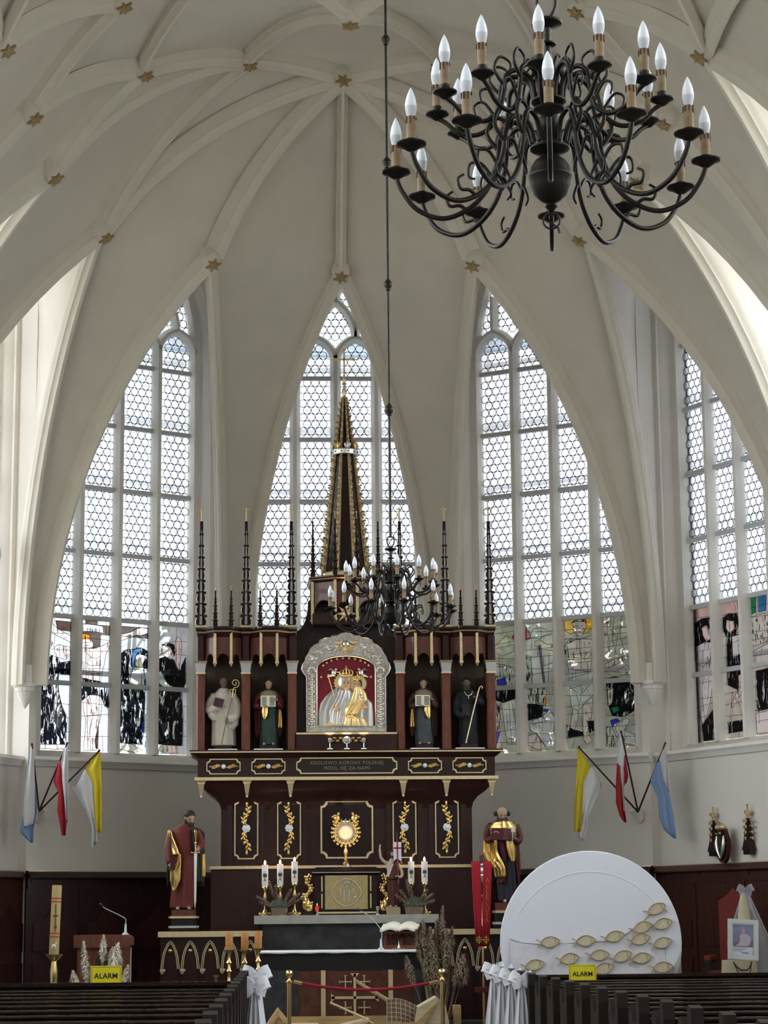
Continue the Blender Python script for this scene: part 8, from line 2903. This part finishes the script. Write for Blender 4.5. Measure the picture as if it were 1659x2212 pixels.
# ================================================================ pews, chandeliers, signs, bows
PEW = mat('dark_varnished_pew', (0.022, 0.011, 0.008), 0.16, var=0.3, vscale=5, stretch=(1, 6, 6), coat=0.4)
PEWE = mat('black_brown_pew_end', (0.012, 0.007, 0.005), 0.45, spec=0.2)

def pew_meshes(side, W):
    """side +1: pew runs to +x from its aisle end at x=0"""
    s = side
    x0, x1 = (0.05, W) if s > 0 else (-W, -0.05)
    top = MB()
    top.sweep([(x0, -0.245, 0.895), (x1, -0.245, 0.895)], [(-0.034, 0.0), (0.034, 0.0), (0.038, 0.012), (0.034, 0.026), (0.02, 0.036), (0.0, 0.039), (-0.02, 0.036), (-0.034, 0.026), (-0.038, 0.012)], lat=(0, -1, 0))
    back = MB()
    back.box(x0, x1, -0.262, -0.232, 0.30, 0.895)
    ledge = MB()
    ledge.box(x0, x1, -0.42, -0.262, 0.735, 0.755)
    seat = MB()
    seat.box(x0, x1, -0.24, 0.16, 0.44, 0.475)
    kn = MB()
    kn.box(x0, x1, -0.50, -0.38, 0.16, 0.20)
    e = MB()
    prof = [(-0.46, 0.0), (-0.46, 0.14), (-0.36, 0.20), (-0.33, 0.55), (-0.325, 0.80), (-0.33, 0.93), (-0.315, 1.035), (-0.225, 1.05), (-0.20, 1.03), (-0.205, 0.92), (-0.185, 0.86), (-0.12, 0.83), (-0.05, 0.86), (-0.01, 0.93), (0.03, 0.975), (0.10, 0.965), (0.13, 0.90), (0.12, 0.80), (0.14, 0.55), (0.20, 0.44), (0.20, 0.0)]
    n = len(prof)
    xa, xb = (-0.03, 0.045) if s > 0 else (-0.045, 0.03)
    e.add([(xa, y, z) for y, z in prof] + [(xb, y, z) for y, z in prof], [list(range(n)), list(range(2 * n - 1, n - 1, -1))] + [(i, i + n, (i + 1) % n + n, (i + 1) % n) for i in range(n)])
    return [('top_rail', top.mesh('top_rail', PEW, True, 60)), ('back_panel', back.mesh('back_panel', PEW, False)), ('book_ledge', ledge.mesh('book_ledge', PEW, False)), ('seat', seat.mesh('seat', PEW, False)), ('kneeler', kn.mesh('kneeler', PEW, False)), ('pew_end', e.mesh('pew_end', PEWE, False)), ]

ORD = ['front', 'second', 'third', 'fourth', 'fifth', 'sixth', 'seventh', 'eighth', 'ninth', 'tenth', 'eleventh', 'twelfth', 'thirteenth', 'fourteenth', 'fifteenth']
for side, X, Y0, n, zt, W, nm in ((1, 1.587, 24.55, 15, 1.052, 4.4, 'right'), (-1, -1.20, 20.95, 12, 1.115, 4.7, 'left')):
    ms = pew_meshes(side, W)
    for i in range(n):
        t = thing('pew', '%s dark wooden pew from the altar in the %s block' % (ORD[i], nm), 'pew', (X, Y0 - 0.95 * i, 0), 0, '%s block of pews' % nm)
        t.scale = (1, 1, zt / 1.05)
        for k, me in ms:
            link(k, me, t)
        far = link('pew_end', ms[-1][1], t)
        far.location = (side * (W + 0.04), 0, 0)
    # front parapet of the block
    t = thing('parapet', 'panelled dark parapet in front of the %s block of pews' % nm, 'parapet', (X, Y0 + 0.75, 0))
    x0, x1 = (0.0, W) if side > 0 else (-W, 0.0)
    MB().box(x0, x1, 0.0, 0.04, 0.0, 0.90 * zt / 1.05).build('panel', PEWE, t, False)
    MB().box(x0 - 0.02, x1 + 0.02, -0.10, 0.06, 0.90 * zt / 1.05, 0.935 * zt / 1.05).build('top_rail', PEW, t, False)

# ---- yellow ALARM signs
YEL = mat('yellow_card', (0.72, 0.62, 0.02), 0.6)
for x, y, z, a, lab in ((-2.585, 21.63, 0.955, 2, 'yellow alarm sign standing on the left pew parapet before the plumes'), (2.54, 24.66, 0.845, -1, 'yellow alarm sign standing on the right pew rail before the disc')):
    t = thing('alarm_sign', lab, 'sign', (x, y, z), rad(a), 'yellow alarm signs')
    w, h = (0.152, 0.20) if x < 0 else (0.155, 0.215)
    Ms = Matrix.Rotation(rad(-6), 4, 'X')
    MB().box(-w, w, -0.003, 0.003, 0, h, Ms).build('card', YEL, t, False)
    MB().box(-w * 0.8, w * 0.8, 0.02, 0.10, 0.0, 0.004).build('foot', YEL, t, False)
    MB().ring_prism([(-w * 0.93, h * 0.06), (w * 0.93, h * 0.06), (w * 0.93, h * 0.94), (-w * 0.93, h * 0.94)], [(-w * 0.91, h * 0.075), (w * 0.91, h * 0.075), (w * 0.91, h * 0.925), (-w * 0.91, h * 0.925)], -0.0045, -0.003, Ms).build('border', BLACKW, t, False)
    o = link('lettering', text_mesh('ALARM', 0.072, BLACKW, bold=0.0012, depth=0.001), t)
    o.matrix_local = Ms @ Matrix.Translation((0, -0.005, h * 0.5)) @ Matrix.Rotation(pi / 2, 4, 'X')

# ---- white tulle bows on the pew ends
TUW = mat('white_tulle_cloth', (0.80, 0.81, 0.88), 0.9)
for i, (X, Y, z, s, tl, seed, lab) in enumerate(((1.50, 24.35, 1.00, 0.15, 0.75, 1, 'white tulle bow on the first pew end of the right block'), (1.50, 23.40, 0.99, 0.15, 0.75, 2, 'white tulle bow on the second pew end of the right block'),
        (1.50, 22.45, 0.98, 0.14, 0.72, 3, 'white tulle bow on the third pew end of the right block'), (1.50, 21.50, 0.97, 0.14, 0.70, 4, 'white tulle bow on the fourth pew end of the right block'),
        (-1.10, 20.80, 1.05, 0.16, 0.80, 5, 'large white tulle bow on the first pew end of the left block'), (-1.10, 19.85, 0.98, 0.15, 0.75, 6, 'lower white tulle bow on the second pew end of the left block'))):
    t = thing('pew_bow', lab, 'bow', (X, Y, 0), 0, 'tulle bows on the pews')
    bow(t, (0, 0, z), s, TUW, seed, tl, rad(15 if X > 0 else -15))

# ---- brass chandeliers
def tube2(mb, pts, r0, r1, n=7, sub=5):
    p = catmull([(x, 0, z) for x, z in pts], sub)
    mb.tube(p, [r0 + (r1 - r0) * i / (len(p) - 1) for i in range(len(p))], n)

def arm_mesh(R, lower):
    """one arm in the local xz-plane, x outwards; z=0 is the drip pan"""
    mb = MB()
    if lower:
        tube2(mb, [(0.055, 0.075), (0.075, 0.135), (0.125, 0.15), (0.155, 0.10), (0.165, 0.03), (0.195, -0.06), (0.255, -0.125), (0.335, -0.155), (0.415, -0.125), (0.462, -0.065), (R, -0.015)], 0.0085, 0.008)
        tube2(mb, [(0.160, 0.06), (0.195, 0.115), (0.175, 0.165), (0.135, 0.155), (0.135, 0.115), (0.16, 0.11)], 0.0075, 0.004)      # upper scroll
        tube2(mb, [(0.18, -0.03), (0.215, 0.02), (0.25, 0.02), (0.255, -0.02), (0.235, -0.03)], 0.006, 0.0035)
        tube2(mb, [(0.265, -0.13), (0.285, -0.115), (0.315, -0.115), (0.325, -0.085), (0.305, -0.068)], 0.0065, 0.004)             # leaf curl
        tube2(mb, [(0.17, -0.01), (0.145, -0.055), (0.16, -0.075)], 0.006, 0.003)
    else:
        tube2(mb, [(0.045, 0.02), (0.06, 0.085), (0.105, 0.11), (0.145, 0.085), (0.155, 0.03), (0.175, -0.04), (0.225, -0.075), (0.285, -0.065), (0.325, -0.03), (R, -0.012)], 0.0085, 0.0075)
        tube2(mb, [(0.15, 0.05), (0.185, 0.10), (0.165, 0.145), (0.13, 0.13), (0.135, 0.095)], 0.0065, 0.0035)
        tube2(mb, [(0.17, -0.02), (0.205, 0.03), (0.235, 0.02), (0.23, -0.015)], 0.0055, 0.003)
        tube2(mb, [(0.06, 0.085), (0.045, 0.125), (0.065, 0.15), (0.085, 0.135)], 0.006, 0.003)
    return mb.mesh('arm', IRON, True, 70)

BULB = mat('frosted_bulb', (0.80, 0.84, 0.90), 0.25, sub=0.0, coat=0.3)
BULBB = mat('white_bulb_base', (0.62, 0.64, 0.68), 0.5)
SLEEVE = mat('tan_candle_sleeve', (0.27, 0.185, 0.105), 0.6, var=0.2, vscale=30)
DRIPM = mat('brown_wax_drip', (0.08, 0.04, 0.02), 0.6)

def candle_parts(k):
    pan = MB().lathe([(0.006, -0.022), (0.016, -0.016), (0.030, -0.006), (0.045, 0.0), (0.047, 0.004), (0.030, 0.004), (0.016, 0.008), (0.018, 0.018), (0.012, 0.02)] if k else [(0.006, -0.020), (0.014, -0.015), (0.026, -0.006), (0.037, 0.0), (0.038, 0.004), (0.024, 0.004), (0.012, 0.010), (0.016, 0.020), (0.016, 0.026), (0.01, 0.026)], 20).mesh('drip_pan', IRON, True, 40)
    s0 = 0.016 if k else 0.024
    sl = MB().lathe([(0.0145, s0), (0.0145, s0 + 0.072), (0.012, s0 + 0.074)], 16).mesh('candle_sleeve', SLEEVE, True, 50)
    dr = MB()
    r = random.Random(2)
    for i in range(7):
        a = 2 * pi * i / 7
        dr.tube([(0.0145 * math.cos(a), 0.0145 * math.sin(a), s0 + 0.072), (0.0152 * math.cos(a), 0.0152 * math.sin(a), s0 + 0.072 - r.uniform(0.008, 0.022))], [0.0035, 0.0028], 5)
    dr = dr.mesh('wax_drips', DRIPM, True, 60)
    b0 = s0 + 0.072
    bb = MB().lathe([(0.011, b0), (0.0115, b0 + 0.004), (0.015, b0 + 0.012), (0.0178, b0 + 0.026), (0.0182, b0 + 0.034)], 18).mesh('bulb_base', BULBB, True, 60)
    bl = MB().lathe([(0.0182, b0 + 0.034), (0.0178, b0 + 0.044), (0.0150, b0 + 0.060), (0.0105, b0 + 0.074), (0.0055, b0 + 0.086), (0.0015, b0 + 0.094), (0.0, b0 + 0.095)], 18).mesh('bulb', BULB, True, 60)
    return [('candle_sleeve', sl), ('wax_drips', dr), ('bulb_base', bb), ('bulb', bl)], pan

def chandelier(loc, label, rot, rodtop, knobs):
    t = thing('chandelier', label, 'chandelier', loc, rot)
    # z=0: level of the lower drip pans
    MB().lathe([(0.012, -0.155), (0.006, -0.15), (0.012, -0.14), (0.02, -0.13), (0.012, -0.118), (0.03, -0.11), (0.052, -0.09), (0.064, -0.062), (0.067, -0.036), (0.069, -0.034), (0.069, -0.028), (0.067, -0.026), (0.062, -0.002), (0.048, 0.02), (0.028, 0.034), (0.02, 0.042), (0.05, 0.05), (0.062, 0.058), (0.06, 0.066), (0.03, 0.074), (0.022, 0.085), (0.03, 0.10), (0.040, 0.125), (0.040, 0.145), (0.03, 0.165), (0.018, 0.18), (0.02, 0.20), (0.045, 0.206), (0.055, 0.214), (0.052, 0.222), (0.025, 0.23), (0.02, 0.245), (0.026, 0.27), (0.036, 0.295), (0.034, 0.315), (0.02, 0.345), (0.013, 0.375), (0.011, 0.40), (0.028, 0.405), (0.028, 0.410), (0.012, 0.416), (0.014, 0.46), (0.022, 0.465), (0.048, 0.475), (0.05, 0.482), (0.02, 0.488), (0.012, 0.50)], 24).build('baluster', IRON, t, True, 45)
    # hanging ring
    MB().tube([(0.028 * math.sin(2 * pi * k / 20) * (1 - 0.35 * math.cos(2 * pi * k / 20)), 0, 0.535 - 0.045 * math.cos(2 * pi * k / 20)) for k in range(20)], 0.006, 7, closed=True).build('hanging_loop', IRON, t, True, 60)
    mb = MB()
    mb.tube([(0.026 * math.cos(2 * pi * k / 14), 0, -0.175 + 0.026 * math.sin(2 * pi * k / 14)) for k in range(14)], 0.0035, 6, closed=True)
    mb.tube([(-0.03, 0.01, -0.158), (-0.012, 0.01, -0.165), (0.0, 0.01, -0.18), (0.02, 0.0, -0.20), (0.024, 0.0, -0.215)], 0.0035, 5)
    mb.build('pull_ring', IRON, t, True, 60)
    rod = MB()
    rod.tube([(0, 0, 0.57), (0, 0, rodtop)], 0.011, 8)
    rod.build('rod', IRON, t, True, 60)
    for z in knobs:
        MB().lathe([(0.011, -0.05), (0.02, -0.045), (0.02, -0.035), (0.036, -0.015), (0.038, 0.0), (0.036, 0.015), (0.02, 0.035), (0.011, 0.05)], 12, (0, 0, z)).build('rod_knob', IRON, t, True, 60)
    for R, n, z, lower, ph in ((0.482, 12, 0.0, True, 0.0), (0.353, 12, 0.197, False, rad(-4))):
        key = 'lower' if lower else 'upper'
        if key not in CH:
            CH[key] = (arm_mesh(R, lower), *candle_parts(lower))
        am, cps_, pan = CH[key]
        for k in range(n):
            a = -pi / 2 + 2 * pi * k / n + ph
            M = Matrix.Translation((0, 0, z)) @ Matrix.Rotation(a, 4, 'Z')
            o = link('arm', am, t, M=M)
            p = link('drip_pan', pan, t, M=M @ Matrix.Translation((R, 0, 0)))
            for nm, me in cps_:
                link(nm, me, p)
    return t
CH = {}
def knob_list(z0, step, n):
    return [z0 + step * i for i in range(n)]
chandelier((0.0, 6.33, 3.86), 'large dark bronze candle-bulb chandelier hanging close by at upper right', rad(-7.4), 9.2, knob_list(1.4, 0.95, 8))
chandelier((0.0, 16.5, 3.94), 'distant dark bronze chandelier hanging before the high altar', rad(9), 9.05, [1.60, 2.63, 3.66, 4.72, 5.77, 6.82, 7.87])

# ---- gilt wall ornament at the left edge
t = thing('wall_frame', 'scrolled silver frame of a wall picture at the left edge', 'frame')
t.matrix_world = FACES['L2'] @ Matrix.Translation((0.56, -INS - 0.03, 6.9))
pts = []
for k in range(28):
    a = 2 * pi * k / 28
    r = 0.30 + 0.035 * math.cos(7 * a)
    pts.append((0.62 * r * math.cos(a), 0, r * 1.15 * math.sin(a)))
MB().tube(pts, 0.035, 8, closed=True).build('scrolled_rim', SILVERP, t, True, 60)
MB().prism([(p[0] * 0.9, p[2] * 0.9) for p in pts], -0.005, 0.02).build('dark_panel', BLACKW, t, False)

# ================================================================ outside the windows
LEAF = mat('tree_leaves', (0.20, 0.27, 0.11), 0.9, var=0.4, vscale=3)
BARK = mat('tree_bark', (0.10, 0.08, 0.06), 0.9)
def tree(x, y, h, w, seed, label):
    t = thing('tree', label, 'tree', (x, y, 0), 0, 'trees outside the windows')
    r = random.Random(seed)
    MB().tube([(0, 0, 0), (0.1, 0, h * 0.3), (0, 0, h * 0.6)], [0.35, 0.25, 0.12], 8).build('trunk', BARK, t, True, 60)
    mb = MB()
    for i in range(1500):
        a, b = r.uniform(0, 2 * pi), r.uniform(-1, 1)
        q = r.random() ** 0.4
        c = math.sqrt(1 - b * b)
        p = V((w * q * c * math.cos(a), w * q * c * math.sin(a), h * 0.62 + h * 0.36 * q * b))
        s = r.uniform(0.12, 0.3)
        d1 = V((r.uniform(-1, 1), r.uniform(-1, 1), r.uniform(-1, 1))).normalized() * s
        d2 = V((r.uniform(-1, 1), r.uniform(-1, 1), r.uniform(-1, 1))).normalized() * s
        mb.add([p - d1, p - d2, p + d1, p + d2], [(0, 1, 2, 3)])
    mb.build('crown', LEAF, t, False, kind='stuff')
tree(-1.5, 52, 10.8, 3.6, 1, 'blurred green tree seen through the centre window, left of the spire')
tree(7.0, 60, 12.2, 3.8, 2, 'blurred green tree seen through the centre window, right of the spire')
tree(5.0, 49, 9.6, 2.8, 3, 'blurred green tree seen through the lower right window')
tree(17.5, 55, 9.0, 3.2, 4, 'blurred green tree at the right side of the right window')
tree(-12, 58, 7.5, 3.5, 5, 'blurred green tree seen through the left window')
gm = MB()
gm.box(-150, 150, -120, 180, -0.6, -0.5)
struct(gm.build('floor_outside_yard', mat('churchyard_ground', (0.17, 0.17, 0.13), 0.95, var=0.25, vscale=0.4), None, False))
t = thing('brick_house', 'pink brick house wall seen through the far right window', 'building', (11.8, 44, -0.5), rad(-25))
MB().box(-4.5, 6, 0, 6, 0, 13).build('wall', mat('pink_brick', (0.50, 0.32, 0.27), 0.9, var=0.2, vscale=6), t, False)
MB().prism([(-4.8, 13), (6.3, 13), (0.7, 16)], -0.3, 6.3).build('roof', mat('red_roof', (0.30, 0.14, 0.10), 0.9), t, False)
for i in range(3):
    for j in range(3):
        w_ = MB().box(-4.5 + 3.4 * i, -3.2 + 3.4 * i, -0.05, 0.02, 1.5 + 3.2 * j, 3.3 + 3.2 * j).build('house_window', mat('house_glass', (0.12, 0.15, 0.18), 0.15), t, False)
